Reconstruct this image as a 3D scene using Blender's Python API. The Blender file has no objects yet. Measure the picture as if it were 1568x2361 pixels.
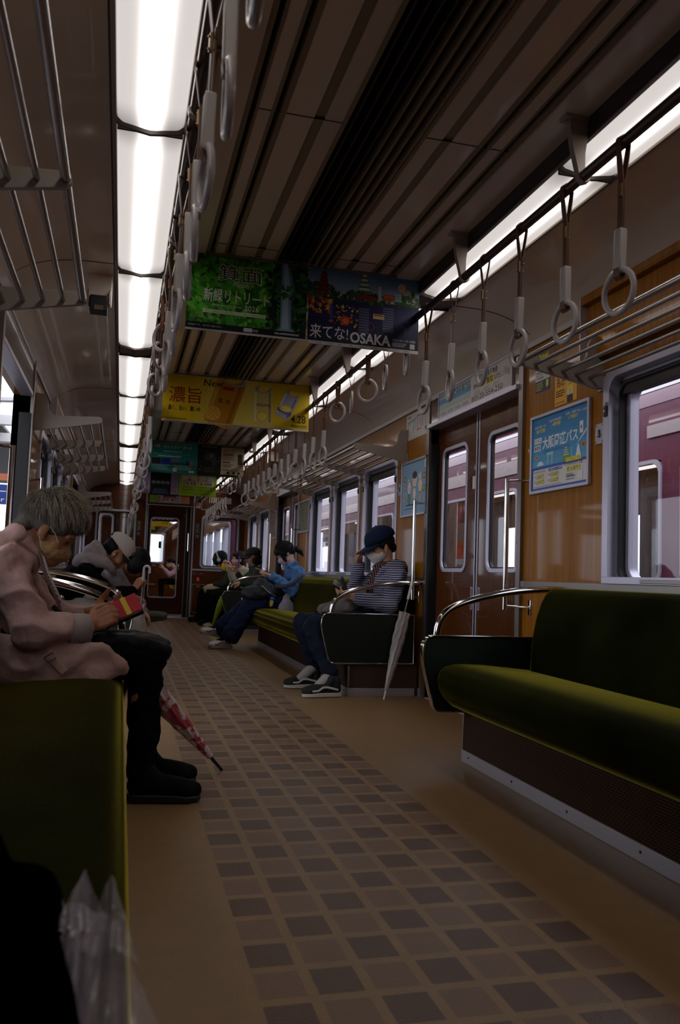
import bpy, bmesh, math, random
from mathutils import Vector, Matrix, noise, Euler
C = bpy.context.scene.collection
SC = bpy.context.scene
V = Vector
pi = math.pi

# ---------------------------------------------------------------- camera
yaw, pitch, roll, FPX = 0.2535141, 0.07590224, 0.03520212, 1927.857
fwd = V((math.sin(yaw) * math.cos(pitch), math.cos(yaw) * math.cos(pitch), math.sin(pitch)))
rt = V((math.cos(yaw), -math.sin(yaw), 0)); up = rt.cross(fwd)
r2 = math.cos(roll) * rt + math.sin(roll) * up
u2 = -math.sin(roll) * rt + math.cos(roll) * up
cam = bpy.data.cameras.new('camera'); cam_o = bpy.data.objects.new('camera', cam); C.objects.link(cam_o)
M = Matrix.Identity(4)
for i in range(3):
    M[i][0] = r2[i]; M[i][1] = u2[i]; M[i][2] = -fwd[i]
M[2][3] = 0.8
cam_o.matrix_world = M
cam.sensor_fit = 'VERTICAL'; cam.sensor_height = 36; cam.lens = FPX / 2361 * 36
cam.clip_start = 0.05
cam.dof.use_dof = True; cam.dof.focus_distance = 4.5; cam.dof.aperture_fstop = 5.6
SC.camera = cam_o

# ---------------------------------------------------------------- world, exposure
SKY, LAMP, EXPO = 3.6, 1.0, 0.0
w = bpy.data.worlds.new('sky'); SC.world = w; w.use_nodes = True
nt = w.node_tree; bg = nt.nodes['Background']
tc = nt.nodes.new('ShaderNodeTexCoord'); sp = nt.nodes.new('ShaderNodeSeparateXYZ')
cr = nt.nodes.new('ShaderNodeValToRGB')
cr.color_ramp.elements[0].position = 0.43; cr.color_ramp.elements[0].color = (0.20, 0.20, 0.22, 1)
cr.color_ramp.elements[1].position = 0.53; cr.color_ramp.elements[1].color = (0.84, 0.86, 0.97, 1)
mp = nt.nodes.new('ShaderNodeMapRange'); mp.inputs[1].default_value = -1; mp.inputs[2].default_value = 1
nt.links.new(tc.outputs['Generated'], sp.inputs[0]); nt.links.new(sp.outputs['Z'], mp.inputs[0])
nt.links.new(mp.outputs[0], cr.inputs[0]); nt.links.new(cr.outputs[0], bg.inputs[0])
bg.inputs[1].default_value = SKY
SC.view_settings.view_transform = 'Standard'; SC.view_settings.look = 'None'
SC.view_settings.exposure = EXPO; SC.view_settings.gamma = 1; SC.view_settings.use_curve_mapping = False
SC.cycles.max_bounces = 8; SC.cycles.diffuse_bounces = 4; SC.cycles.glossy_bounces = 4
SC.cycles.transparent_max_bounces = 24; SC.cycles.transmission_bounces = 6
SC.cycles.use_denoising = True; SC.cycles.sample_clamp_indirect = 4
SC.cycles.caustics_reflective = False; SC.cycles.caustics_refractive = False

# ---------------------------------------------------------------- helpers
def s2l(c):
    return tuple((x / 12.92 if x <= .04045 else ((x + .055) / 1.055) ** 2.4) for x in c)
def hx(h):
    h = h.lstrip('#'); return s2l(tuple(int(h[i:i + 2], 16) / 255 for i in (0, 2, 4)))
MATS = {}
def mat(name, col, rough=.5, metal=0, spec=.5, bump=None, vary=None, sheen=0, coat=0, emit=0, alpha=1, aniso=0, trans=0):
    if name in MATS: return MATS[name]
    m = bpy.data.materials.new(name); m.use_nodes = True; MATS[name] = m
    n = m.node_tree.nodes; l = m.node_tree.links; b = n['Principled BSDF']
    if isinstance(col, str): col = hx(col)
    b.inputs['Base Color'].default_value = (*col, 1)
    b.inputs['Roughness'].default_value = rough; b.inputs['Metallic'].default_value = metal
    b.inputs['Specular IOR Level'].default_value = spec
    if sheen: b.inputs['Sheen Weight'].default_value = sheen; b.inputs['Sheen Roughness'].default_value = .4; b.inputs['Sheen Tint'].default_value = (*[min(1, c * 3 + .05) for c in col], 1)
    if coat: b.inputs['Coat Weight'].default_value = coat; b.inputs['Coat Roughness'].default_value = .06
    if emit: b.inputs['Emission Color'].default_value = (*col, 1); b.inputs['Emission Strength'].default_value = emit
    if alpha < 1: b.inputs['Alpha'].default_value = alpha
    if trans: b.inputs['Transmission Weight'].default_value = trans
    if vary or bump:
        t = n.new('ShaderNodeTexCoord')
    if vary:  # (amount, scale xyz, detail)
        mp = n.new('ShaderNodeMapping'); mp.inputs['Scale'].default_value = vary[1]
        nz = n.new('ShaderNodeTexNoise'); nz.inputs['Scale'].default_value = 1; nz.inputs['Detail'].default_value = 4
        l.new(t.outputs['Object'], mp.inputs[0]); l.new(mp.outputs[0], nz.inputs[0])
        mx = n.new('ShaderNodeMix'); mx.data_type = 'RGBA'
        mx.inputs['A'].default_value = (*[c * (1 - vary[0]) for c in col], 1)
        mx.inputs['B'].default_value = (*[min(1, c * (1 + vary[0])) for c in col], 1)
        l.new(nz.outputs['Fac'], mx.inputs['Factor']); l.new(mx.outputs['Result'], b.inputs['Base Color'])
    if bump:  # (strength, scale, distance)
        nz2 = n.new('ShaderNodeTexNoise'); nz2.inputs['Scale'].default_value = bump[1]; nz2.inputs['Detail'].default_value = 3
        l.new(t.outputs['Object'], nz2.inputs[0])
        bp = n.new('ShaderNodeBump'); bp.inputs['Strength'].default_value = bump[0]; bp.inputs['Distance'].default_value = bump[2] if len(bump) > 2 else .01
        l.new(nz2.outputs['Fac'], bp.inputs['Height']); l.new(bp.outputs[0], b.inputs['Normal'])
    return m
def flat(h):
    return mat('print_' + h, h, .45, spec=.3)

class MB:
    def __init__(s): s.v = []; s.f = []; s.mi = []; s.mats = []
    def m(s, mt):
        if mt not in s.mats: s.mats.append(mt)
        return s.mats.index(mt)
    def add(s, vs, fs, mt):
        o = len(s.v); k = s.m(mt)
        s.v += [tuple(p) for p in vs]
        for f in fs: s.f.append([i + o for i in f]); s.mi.append(k)
        return s
    def box(s, x0, y0, z0, x1, y1, z1, mt):
        x0, x1 = min(x0, x1), max(x0, x1); y0, y1 = min(y0, y1), max(y0, y1); z0, z1 = min(z0, z1), max(z0, z1)
        return s.add([(x0, y0, z0), (x1, y0, z0), (x1, y1, z0), (x0, y1, z0), (x0, y0, z1), (x1, y0, z1), (x1, y1, z1), (x0, y1, z1)],
              [(0, 3, 2, 1), (4, 5, 6, 7), (0, 1, 5, 4), (1, 2, 6, 5), (2, 3, 7, 6), (3, 0, 4, 7)], mt)
    def tube(s, pts, r, mt, n=10, cap=True, flat=1.0, ref=None):
        pts = [V(p) for p in pts]; N = len(pts)
        rs = r if isinstance(r, (list, tuple)) else [r] * N
        d0 = (pts[1] - pts[0]).normalized()
        a = V(ref) if ref else (V((0, 0, 1)) if abs(d0.z) < .9 else V((1, 0, 0)))
        a = (a - d0 * a.dot(d0)).normalized()
        vs = []
        for i, p in enumerate(pts):
            d = ((pts[min(i + 1, N - 1)] - pts[max(i - 1, 0)])).normalized()
            a = (a - d * a.dot(d)); a = a.normalized() if a.length > 1e-6 else V((1, 0, 0))
            b = d.cross(a)
            for k in range(n):
                t = 2 * pi * k / n
                vs.append(p + a * (math.cos(t) * rs[i]) + b * (math.sin(t) * rs[i] * flat))
        fs = [(i * n + k, i * n + (k + 1) % n, (i + 1) * n + (k + 1) % n, (i + 1) * n + k) for i in range(N - 1) for k in range(n)]
        if cap: fs += [list(range(n))[::-1], [(N - 1) * n + k for k in range(n)]]
        return s.add(vs, fs, mt)
    def prism(s, poly, ax, a, b, mt):
        def P(p, t):
            return (t, p[0], p[1]) if ax == 'x' else ((p[0], t, p[1]) if ax == 'y' else (p[0], p[1], t))
        n = len(poly); vs = [P(p, a) for p in poly] + [P(p, b) for p in poly]
        fs = [list(range(n))[::-1], [n + i for i in range(n)]] + [(i, (i + 1) % n, n + (i + 1) % n, n + i) for i in range(n)]
        return s.add(vs, fs, mt)
    def ribbon(s, path, ax, a, b, th, mt, closed=False):
        """strip of thickness th following a 2-D path, extruded a..b along ax"""
        n = len(path); P = [V(p).to_2d() if len(p) > 2 else V(p) for p in path]; o = []
        for i in range(n):
            if closed: d = P[(i + 1) % n] - P[i - 1]
            else: d = P[min(i + 1, n - 1)] - P[max(i - 1, 0)]
            d.normalize(); o.append(V((-d.y, d.x)) * th / 2)
        vs = []
        def Q(p, t): return (t, p[0], p[1]) if ax == 'x' else ((p[0], t, p[1]) if ax == 'y' else (p[0], p[1], t))
        for i in range(n):
            vs += [Q(P[i] + o[i], a), Q(P[i] + o[i], b), Q(P[i] - o[i], b), Q(P[i] - o[i], a)]
        fs = []
        for i in range(n if closed else n - 1):
            j = (i + 1) % n
            for k in range(4): fs.append((i * 4 + k, i * 4 + (k + 1) % 4, j * 4 + (k + 1) % 4, j * 4 + k))
        if not closed: fs += [(3, 2, 1, 0), tuple((n - 1) * 4 + k for k in range(4))]
        return s.add(vs, fs, mt)
    def ell(s, c, r, mt, nu=16, nv=10, rot=None):
        c = V(c); r = V(r) if not isinstance(r, (int, float)) else V((r, r, r)); vs = [V((0, 0, r.z))]
        for i in range(1, nv):
            t = pi * i / nv
            for k in range(nu):
                p = 2 * pi * k / nu
                vs.append(V((r.x * math.sin(t) * math.cos(p), r.y * math.sin(t) * math.sin(p), r.z * math.cos(t))))
        vs.append(V((0, 0, -r.z)))
        fs = [(0, 1 + k, 1 + (k + 1) % nu) for k in range(nu)]
        for i in range(nv - 2):
            for k in range(nu):
                a = 1 + i * nu
                fs.append((a + k, a + nu + k, a + nu + (k + 1) % nu, a + (k + 1) % nu))
        L = len(vs) - 1; a = 1 + (nv - 2) * nu
        fs += [(L, a + (k + 1) % nu, a + k) for k in range(nu)]
        if rot is not None: vs = [rot @ p for p in vs]
        return s.add([p + c for p in vs], fs, mt)
    def torus(s, c, R, r, ax, mt, nu=28, nv=10, sx=1, sy=1):
        c = V(c); a1, a2, a3 = {'x': (V((0, 1, 0)), V((0, 0, 1)), V((1, 0, 0))), 'y': (V((1, 0, 0)), V((0, 0, 1)), V((0, 1, 0))), 'z': (V((1, 0, 0)), V((0, 1, 0)), V((0, 0, 1)))}[ax]
        vs = []
        for i in range(nu):
            t = 2 * pi * i / nu; d = a1 * math.cos(t) * sx + a2 * math.sin(t) * sy
            for k in range(nv):
                p = 2 * pi * k / nv; vs.append(c + d * (R + r * math.cos(p)) + a3 * r * math.sin(p))
        fs = [(i * nv + k, ((i + 1) % nu) * nv + k, ((i + 1) % nu) * nv + (k + 1) % nv, i * nv + (k + 1) % nv) for i in range(nu) for k in range(nv)]
        return s.add(vs, fs, mt)
    def build(s, name, parent=None, bevel=0, smooth=True, ang=35, sub=0, seg=2):
        me = bpy.data.meshes.new(name); me.from_pydata(s.v, [], s.f); me.update()
        for mt in s.mats: me.materials.append(mt)
        me.polygons.foreach_set('material_index', s.mi)
        bm = bmesh.new(); bm.from_mesh(me); bmesh.ops.recalc_face_normals(bm, faces=bm.faces); bm.to_mesh(me); bm.free()
        if smooth:
            me.polygons.foreach_set('use_smooth', [True] * len(me.polygons)); me.set_sharp_from_angle(angle=math.radians(ang))
        o = bpy.data.objects.new(name, me); C.objects.link(o)
        if parent:
            o.parent = parent; o.matrix_parent_inverse = Matrix.Translation(-parent.location) if parent.type == 'EMPTY' and parent.parent is None else Matrix.Identity(4)
        if bevel:
            b = o.modifiers.new('bevel', 'BEVEL'); b.width = bevel; b.segments = seg; b.limit_method = 'ANGLE'; b.angle_limit = math.radians(40)
        if sub:
            b = o.modifiers.new('sub', 'SUBSURF'); b.levels = sub; b.render_levels = sub
        return o
def tag(o, label=None, cat=None, group=None, kind=None):
    if label: o['label'] = label
    if cat: o['category'] = cat
    if group: o['group'] = group
    if kind: o['kind'] = kind
    return o
def thing(name, label, cat, loc=(0, 0, 0), group=None):
    o = bpy.data.objects.new(name, None); C.objects.link(o); o.location = loc; o.empty_display_size = .05
    return tag(o, label, cat, group)
def part_in(o, parent, root_loc):
    o.parent = parent; o.matrix_parent_inverse = Matrix.Translation(-V(root_loc)); return o
def dup(root, loc, label=None, group=None):
    r = root.copy(); C.objects.link(r); r.location = loc
    if label: r['label'] = label
    if group: r['group'] = group
    for ch in list(root.children):
        c = ch.copy(); C.objects.link(c); c.parent = r; c.matrix_parent_inverse = ch.matrix_parent_inverse.copy()
        for g in ch.children:
            d = g.copy(); C.objects.link(d); d.parent = c; d.matrix_parent_inverse = g.matrix_parent_inverse.copy()
    return r
def struct(mb, name, **k):
    o = mb.build(name, **k); o['kind'] = 'structure'; return o
ORD = 'first second third fourth fifth sixth seventh eighth ninth tenth eleventh twelfth thirteenth fourteenth fifteenth sixteenth seventeenth eighteenth nineteenth twentieth twenty-first twenty-second twenty-third twenty-fourth twenty-fifth twenty-sixth twenty-seventh twenty-eighth twenty-ninth thirtieth thirty-first thirty-second thirty-third thirty-fourth thirty-fifth thirty-sixth thirty-seventh thirty-eighth thirty-ninth fortieth'.split()

# text as flat mesh, cached
TX = {}
def glyphs(txt, bold=0.0):
    k = (txt, bold)
    if k not in TX:
        c = bpy.data.curves.new('t', 'FONT'); c.body = txt; c.offset = bold; c.resolution_u = 3
        o = bpy.data.objects.new('t', c); C.objects.link(o); bpy.context.view_layer.update()
        me = bpy.data.meshes.new_from_object(o.evaluated_get(bpy.context.evaluated_depsgraph_get()))
        vs = [(p.co.x, p.co.y) for p in me.vertices]; fs = [tuple(p.vertices) for p in me.polygons]
        bpy.data.objects.remove(o); bpy.data.curves.remove(c); bpy.data.meshes.remove(me)
        x0 = min(p[0] for p in vs); x1 = max(p[0] for p in vs); y0 = min(p[1] for p in vs); y1 = max(p[1] for p in vs)
        TX[k] = ([(x - x0, y - y0) for x, y in vs], fs, x1 - x0, y1 - y0)
    return TX[k]
class Sheet:
    """flat printed sheet in a frame (o, ux, uy); coordinates in metres from its lower left corner"""
    def __init__(s, o, ux, uy, W, H):
        s.o = V(o); s.ux = V(ux); s.uy = V(uy); s.n = s.ux.cross(s.uy); s.W = W; s.H = H; s.mb = MB(); s.L = 1
    ymap = None
    def P(s, x, y, L):
        if s.ymap: y = s.ymap(y)
        return s.o + s.ux * x + s.uy * y + s.n * (.0001 * L + .0001)
    def poly(s, pts, h, L=None):
        s.L += .25; L = s.L if L is None else L
        s.mb.add([s.P(x, y, L) for x, y in pts], [list(range(len(pts)))], flat(h)); return s
    def rect(s, x0, y0, x1, y1, h): return s.poly([(x0, y0), (x1, y0), (x1, y1), (x0, y1)], h)
    def ellipse(s, x, y, a, b, h, n=20, rot=0):
        return s.poly([(x + a * math.cos(t) * math.cos(rot) - b * math.sin(t) * math.sin(rot), y + a * math.cos(t) * math.sin(rot) + b * math.sin(t) * math.cos(rot)) for t in [2 * pi * k / n for k in range(n)]], h)
    def text(s, t, x, y, hgt, h, w=None, bold=0.0, anchor='l', slant=0, rot=0):
        vs, fs, tw, th = glyphs(t, bold); k = hgt / th; kx = (w / tw) if w else k
        ww = tw * kx; ox = x - (ww / 2 if anchor == 'c' else ww if anchor == 'r' else 0)
        s.L += .25; c, si = math.cos(rot), math.sin(rot); pts = []
        for px, py in vs:
            a, b = px * kx + py * k * slant, py * k
            pts.append(s.P(ox + a * c - b * si, y + a * si + b * c, s.L))
        s.mb.add(pts, fs, flat(h)); return s
    def lines(s, x0, y0, x1, n, pitch, hgt, h, seed=0):
        """rows of unreadably small print"""
        r = random.Random(seed)
        for i in range(n):
            x = x0; e = x1 - (x1 - x0) * r.random() * .3
            while x < e:
                d = hgt * r.uniform(.5, 1.0); s.L -= .25
                s.rect(x, y0 - i * pitch, min(x + d, e), y0 - i * pitch + hgt * r.uniform(.7, 1), h); x += d + hgt * .28
            s.L += .05
        return s
    def build(s, name, parent, **k): return s.mb.build(name, parent, smooth=False)
# ---------------------------------------------------------------- materials
def wood(name, c0, c1, rough=.28, coat=.35):
    m = mat(name, c0, rough); n = m.node_tree.nodes; l = m.node_tree.links; b = n['Principled BSDF']
    t = n.new('ShaderNodeTexCoord'); mp = n.new('ShaderNodeMapping'); mp.inputs['Scale'].default_value = (70, 70, 1.2)
    nz = n.new('ShaderNodeTexNoise'); nz.inputs['Scale'].default_value = 1; nz.inputs['Detail'].default_value = 5; nz.inputs['Roughness'].default_value = .65
    nz.inputs['Distortion'].default_value = .6
    r = n.new('ShaderNodeValToRGB'); r.color_ramp.elements[0].position = .3; r.color_ramp.elements[1].position = .72
    r.color_ramp.elements[0].color = (*hx(c0), 1); r.color_ramp.elements[1].color = (*hx(c1), 1)
    l.new(t.outputs['Object'], mp.inputs[0]); l.new(mp.outputs[0], nz.inputs[0]); l.new(nz.outputs['Fac'], r.inputs[0]); l.new(r.outputs[0], b.inputs['Base Color'])
    b.inputs['Coat Weight'].default_value = coat; b.inputs['Coat Roughness'].default_value = .05
    b.inputs['Specular IOR Level'].default_value = .12
    return m
WOOD = wood('wood_panel', '#7C4A05', '#A86C0A', .35, .25)
DOORWOOD = wood('door_wood', '#472308', '#5E330E', .25, .5)
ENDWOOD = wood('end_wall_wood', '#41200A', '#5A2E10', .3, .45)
CREAM = mat('cream_panel', '#E8DCCE', .25, spec=.4, coat=.6)
CREAM2 = mat('cream_panel_plain', '#DED2C4', .35)
OLIVE = mat('ceiling_trim', '#8E806A', .45)
SLOT = mat('slot_black', '#0A0A0B', .6)
ALU = mat('aluminium', '#B4B0B4', .35, .55, vary=(.08, (4, 4, 90)))
ALUF = mat('window_frame_aluminium', '#C4C0D0', .36, .5)
STEEL = mat('brushed_steel', '#8F8883', .38, .9)
RACKM = mat('rack_paint', '#A69A90', .42, .2)
BARM = mat('rack_bar', '#A09A96', .25, 1.0)
CHROME = mat('chrome', '#D8D4D2', .09, 1.0)
BLACK = mat('black_rubber', '#0B0B0C', .6)
DARKMET = mat('dark_metal', '#3A3230', .45, .4)
POLEM = mat('grab_rail_brown', '#4A3D37', .3, .6)
RINGM = mat('strap_ring_plastic', '#BDB5B4', .25, spec=.5)
SLEEVE = mat('strap_sleeve_plastic', '#C4BCB6', .4)
LEATHER = mat('strap_leather', '#6A4734', .45)
BRASSY = mat('strap_buckle', '#9A7A55', .4, .5)
WHITEP = mat('white_plastic', '#CFC9C4', .4)
PERF = mat('perforated_panel', '#3A281C', .6)
GREENP = mat('green_laminate', '#06140B', .4, coat=.12)
def moquette():
    m = mat('green_moquette', '#4F5A10', .95, spec=.03); n = m.node_tree.nodes; l = m.node_tree.links; b = n['Principled BSDF']
    t = n.new('ShaderNodeTexCoord')
    a = n.new('ShaderNodeTexNoise'); a.inputs['Scale'].default_value = 3.2; a.inputs['Detail'].default_value = 2
    f = n.new('ShaderNodeTexNoise'); f.inputs['Scale'].default_value = 420
    l.new(t.outputs['Object'], a.inputs[0]); l.new(t.outputs['Object'], f.inputs[0])
    ad = n.new('ShaderNodeMath'); ad.operation = 'MULTIPLY_ADD'; ad.inputs[1].default_value = .35; l.new(f.outputs['Fac'], ad.inputs[0]); l.new(a.outputs['Fac'], ad.inputs[2])
    r = n.new('ShaderNodeValToRGB'); r.color_ramp.elements[0].position = .42; r.color_ramp.elements[1].position = .85
    r.color_ramp.elements[0].color = (*hx('#0C0D01'), 1); r.color_ramp.elements[1].color = (*hx('#1E2003'), 1)
    l.new(ad.outputs[0], r.inputs[0]); l.new(r.outputs[0], b.inputs['Base Color'])
    b.inputs['Sheen Weight'].default_value = 1.0; b.inputs['Sheen Roughness'].default_value = .17; b.inputs['Sheen Tint'].default_value = (.78, .64, .07, 1)
    bp = n.new('ShaderNodeBump'); bp.inputs['Strength'].default_value = .35; bp.inputs['Distance'].default_value = .002
    l.new(f.outputs['Fac'], bp.inputs['Height']); l.new(bp.outputs[0], b.inputs['Normal'])
    return m
MOQ = moquette()
def floor_mat():
    m = mat('floor_vinyl', '#6B5138', .38, spec=.42); n = m.node_tree.nodes; l = m.node_tree.links; b = n['Principled BSDF']
    t = n.new('ShaderNodeTexCoord'); s = n.new('ShaderNodeSeparateXYZ'); l.new(t.outputs['Object'], s.inputs[0])
    def mth(op, a, bb=None, c=None):
        k = n.new('ShaderNodeMath'); k.operation = op
        for i, x in enumerate((a, bb, c)):
            if x is None: continue
            if isinstance(x, (int, float)): k.inputs[i].default_value = x
            else: l.new(x, k.inputs[i])
        return k.outputs[0]
    PX, PY, X0, Y0 = .1148, .12975, .2965, 1.742
    u = mth('DIVIDE', mth('SUBTRACT', s.outputs['X'], X0), PX); v = mth('DIVIDE', mth('SUBTRACT', s.outputs['Y'], Y0), PY)
    fu = mth('FLOOR', u); fv = mth('FLOOR', v); cu = mth('SUBTRACT', u, fu); cv = mth('SUBTRACT', v, fv)
    inx = mth('LESS_THAN', cu, .0925 / PX); iny = mth('LESS_THAN', cv, .1045 / PY)
    rng = mth('MULTIPLY', mth('GREATER_THAN', u, 0), mth('LESS_THAN', u, 7))
    tile = mth('MULTIPLY', mth('MULTIPLY', inx, iny), rng)
    par = mth('MODULO', mth('ABSOLUTE', mth('ADD', fu, fv)), 2)
    nz = n.new('ShaderNodeTexNoise'); nz.inputs['Scale'].default_value = 14; nz.inputs['Detail'].default_value = 6; nz.inputs['Roughness'].default_value = .7
    l.new(t.outputs['Object'], nz.inputs[0])
    def col(a, bb):
        r = n.new('ShaderNodeMix'); r.data_type = 'RGBA'; r.inputs['A'].default_value = (*hx(a), 1); r.inputs['B'].default_value = (*hx(bb), 1); l.new(nz.outputs['Fac'], r.inputs['Factor']); return r.outputs['Result']
    base = col('#7A5E3C', '#9A784C'); dark = col('#513724', '#61452D'); lite = col('#6C4F38', '#7F6044')
    def mix(f, a, bb):
        r = n.new('ShaderNodeMix'); r.data_type = 'RGBA'; l.new(f, r.inputs['Factor']); l.new(a, r.inputs['A']); l.new(bb, r.inputs['B']); return r.outputs['Result']
    l.new(mix(tile, base, mix(par, dark, lite)), b.inputs['Base Color'])
    vo = n.new('ShaderNodeTexVoronoi'); vo.inputs['Scale'].default_value = 260; l.new(t.outputs['Object'], vo.inputs[0])
    bp = n.new('ShaderNodeBump'); bp.inputs['Strength'].default_value = .35; bp.inputs['Distance'].default_value = .0015
    l.new(vo.outputs['Distance'], bp.inputs['Height']); l.new(bp.outputs[0], b.inputs['Normal'])
    return m
FLOORM = floor_mat()
def glass_mat(name, tint=(1, 1, 1), refl=1.0):
    m = bpy.data.materials.new(name); m.use_nodes = True; MATS[name] = m
    n = m.node_tree.nodes; l = m.node_tree.links; n.clear()
    o = n.new('ShaderNodeOutputMaterial'); t = n.new('ShaderNodeBsdfTransparent'); g = n.new('ShaderNodeBsdfGlossy'); g.inputs['Roughness'].default_value = .02
    t.inputs[0].default_value = (*tint, 1); fr = n.new('ShaderNodeFresnel'); fr.inputs[0].default_value = 1.5
    mx = n.new('ShaderNodeMixShader'); ge = n.new('ShaderNodeNewGeometry'); sb = n.new('ShaderNodeMath'); sb.operation = 'SUBTRACT'; sb.inputs[0].default_value = 1; l.new(ge.outputs['Backfacing'], sb.inputs[1])
    mu = n.new('ShaderNodeMath'); mu.operation = 'MULTIPLY'; l.new(fr.outputs[0], mu.inputs[0]); l.new(sb.outputs[0], mu.inputs[1]); l.new(mu.outputs[0], mx.inputs[0]); l.new(t.outputs[0], mx.inputs[1]); l.new(g.outputs[0], mx.inputs[2]); l.new(mx.outputs[0], o.inputs[0])
    return m
GLASS = glass_mat('window_glass', (.92, .94, .95))
def lamp_mat():
    m = bpy.data.materials.new('lit_diffuser'); m.use_nodes = True; MATS['lit_diffuser'] = m
    n = m.node_tree.nodes; l = m.node_tree.links; b = n['Principled BSDF']
    b.inputs['Base Color'].default_value = (.8, .78, .76, 1); b.inputs['Roughness'].default_value = .3
    t = n.new('ShaderNodeTexCoord'); s = n.new('ShaderNodeSeparateXYZ'); l.new(t.outputs['Object'], s.inputs[0])
    # the tube sits over the middle of the cover and stops short of its ends
    def mr(src, a, bb, c, d):
        k = n.new('ShaderNodeMapRange'); k.interpolation_type = 'SMOOTHSTEP'; k.inputs[1].default_value = a; k.inputs[2].default_value = bb; k.inputs[3].default_value = c; k.inputs[4].default_value = d
        l.new(src, k.inputs[0]); return k.outputs[0]
    ax = n.new('ShaderNodeMath'); ax.operation = 'ABSOLUTE'; l.new(s.outputs['X'], ax.inputs[0])
    ay = n.new('ShaderNodeMath'); ay.operation = 'ABSOLUTE'; l.new(s.outputs['Y'], ay.inputs[0])
    
    d1 = n.new('ShaderNodeMath'); d1.operation = 'DIVIDE'; l.new(ax.outputs[0], d1.inputs[0]); d1.inputs[1].default_value = .027
    d2 = n.new('ShaderNodeMath'); d2.operation = 'POWER'; l.new(d1.outputs[0], d2.inputs[0]); d2.inputs[1].default_value = 2
    d3 = n.new('ShaderNodeMath'); d3.operation = 'POWER'; d3.inputs[0].default_value = .3679; l.new(d2.outputs[0], d3.inputs[1])
    d4 = n.new('ShaderNodeMath'); d4.operation = 'MULTIPLY_ADD'; l.new(d3.outputs[0], d4.inputs[0]); d4.inputs[1].default_value = 5.6; d4.inputs[2].default_value = .66
    px = d4.outputs[0]; py = mr(ay.outputs[0], .50, .66, 1.0, .50)
    mu = n.new('ShaderNodeMath'); mu.operation = 'MULTIPLY'; l.new(px, mu.inputs[0]); l.new(py, mu.inputs[1])
    m2 = n.new('ShaderNodeMath'); m2.operation = 'MULTIPLY'; l.new(mu.outputs[0], m2.inputs[0]); m2.inputs[1].default_value = LAMP
    b.inputs['Emission Color'].default_value = (1, .93, .89, 1); l.new(m2.outputs[0], b.inputs['Emission Strength'])
    return m
LIT = lamp_mat()
def perf_mat():
    m = mat('speaker_mesh', '#2A221C', .5, .3); n = m.node_tree.nodes; l = m.node_tree.links; b = n['Principled BSDF']
    t = n.new('ShaderNodeTexCoord'); vo = n.new('ShaderNodeTexVoronoi'); vo.inputs['Scale'].default_value = 110; l.new(t.outputs['Object'], vo.inputs[0])
    r = n.new('ShaderNodeValToRGB'); r.color_ramp.elements[0].position = .3; r.color_ramp.elements[0].color = (.01, .008, .007, 1); r.color_ramp.elements[1].position = .42; r.color_ramp.elements[1].color = (.16, .13, .1, 1)
    l.new(vo.outputs['Distance'], r.inputs[0]); l.new(r.outputs[0], b.inputs['Base Color']); return m
MESHM = perf_mat()
def kick_perf():
    m = mat('slotted_panel', '#3B2A1F', .85, spec=.06); n = m.node_tree.nodes; l = m.node_tree.links; b = n['Principled BSDF']
    t = n.new('ShaderNodeTexCoord'); mp = n.new('ShaderNodeMapping'); mp.inputs['Rotation'].default_value = (pi / 2, 0, pi / 2); l.new(t.outputs['Object'], mp.inputs[0])
    s = n.new('ShaderNodeSeparateXYZ'); l.new(t.outputs['Object'], s.inputs[0]); cb = n.new('ShaderNodeCombineXYZ'); l.new(s.outputs['Y'], cb.inputs[0]); l.new(s.outputs['Z'], cb.inputs[1])
    br = n.new('ShaderNodeTexBrick'); br.inputs['Scale'].default_value = 1; br.inputs['Brick Width'].default_value = .018; br.inputs['Row Height'].default_value = .009; br.inputs['Mortar Size'].default_value = .0028
    br.inputs['Color1'].default_value = (.008, .006, .005, 1); br.inputs['Color2'].default_value = (.008, .006, .005, 1); br.inputs['Mortar'].default_value = (*hx('#4A3628'), 1)
    l.new(cb.outputs[0], br.inputs[0]); l.new(br.outputs[0], b.inputs['Base Color']); return m
KPERF = kick_perf()
MAROON = mat('maroon_paint', '#5E1436', .38, coat=.25)
CONC = mat('grey_concrete', '#6A6A6A', .8)
# ---------------------------------------------------------------- the car's shell
WR, WL, FAR, BACK = 2.02, -0.585, 14.25, -7.0
DOORS = [(4.02, 5.36), (9.74, 11.10)]
WINR = [(1.24, 2.17), (2.29, 3.21), (6.06, 6.98), (7.10, 8.05), (8.15, 9.08), (11.80, 12.70), (12.88, 13.80)]
ZW0, ZW1, ZD = .80, 1.73, 1.83
ZC = 2.06   # top of the side walls
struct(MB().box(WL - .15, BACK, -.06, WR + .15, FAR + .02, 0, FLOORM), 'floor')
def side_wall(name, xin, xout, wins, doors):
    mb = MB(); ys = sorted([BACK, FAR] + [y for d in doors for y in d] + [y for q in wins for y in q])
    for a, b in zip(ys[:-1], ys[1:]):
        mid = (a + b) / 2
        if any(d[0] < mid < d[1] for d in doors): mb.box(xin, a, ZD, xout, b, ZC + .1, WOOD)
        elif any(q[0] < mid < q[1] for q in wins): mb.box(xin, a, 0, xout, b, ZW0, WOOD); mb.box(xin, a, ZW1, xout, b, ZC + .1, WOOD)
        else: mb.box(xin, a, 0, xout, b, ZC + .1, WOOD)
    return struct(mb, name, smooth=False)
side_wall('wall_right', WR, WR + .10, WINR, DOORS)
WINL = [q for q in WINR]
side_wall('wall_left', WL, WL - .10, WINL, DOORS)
struct(MB().box(WL - .1, BACK - .06, 0, WR + .1, BACK, 2.4, ENDWOOD), 'wall_back', smooth=False)

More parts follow.
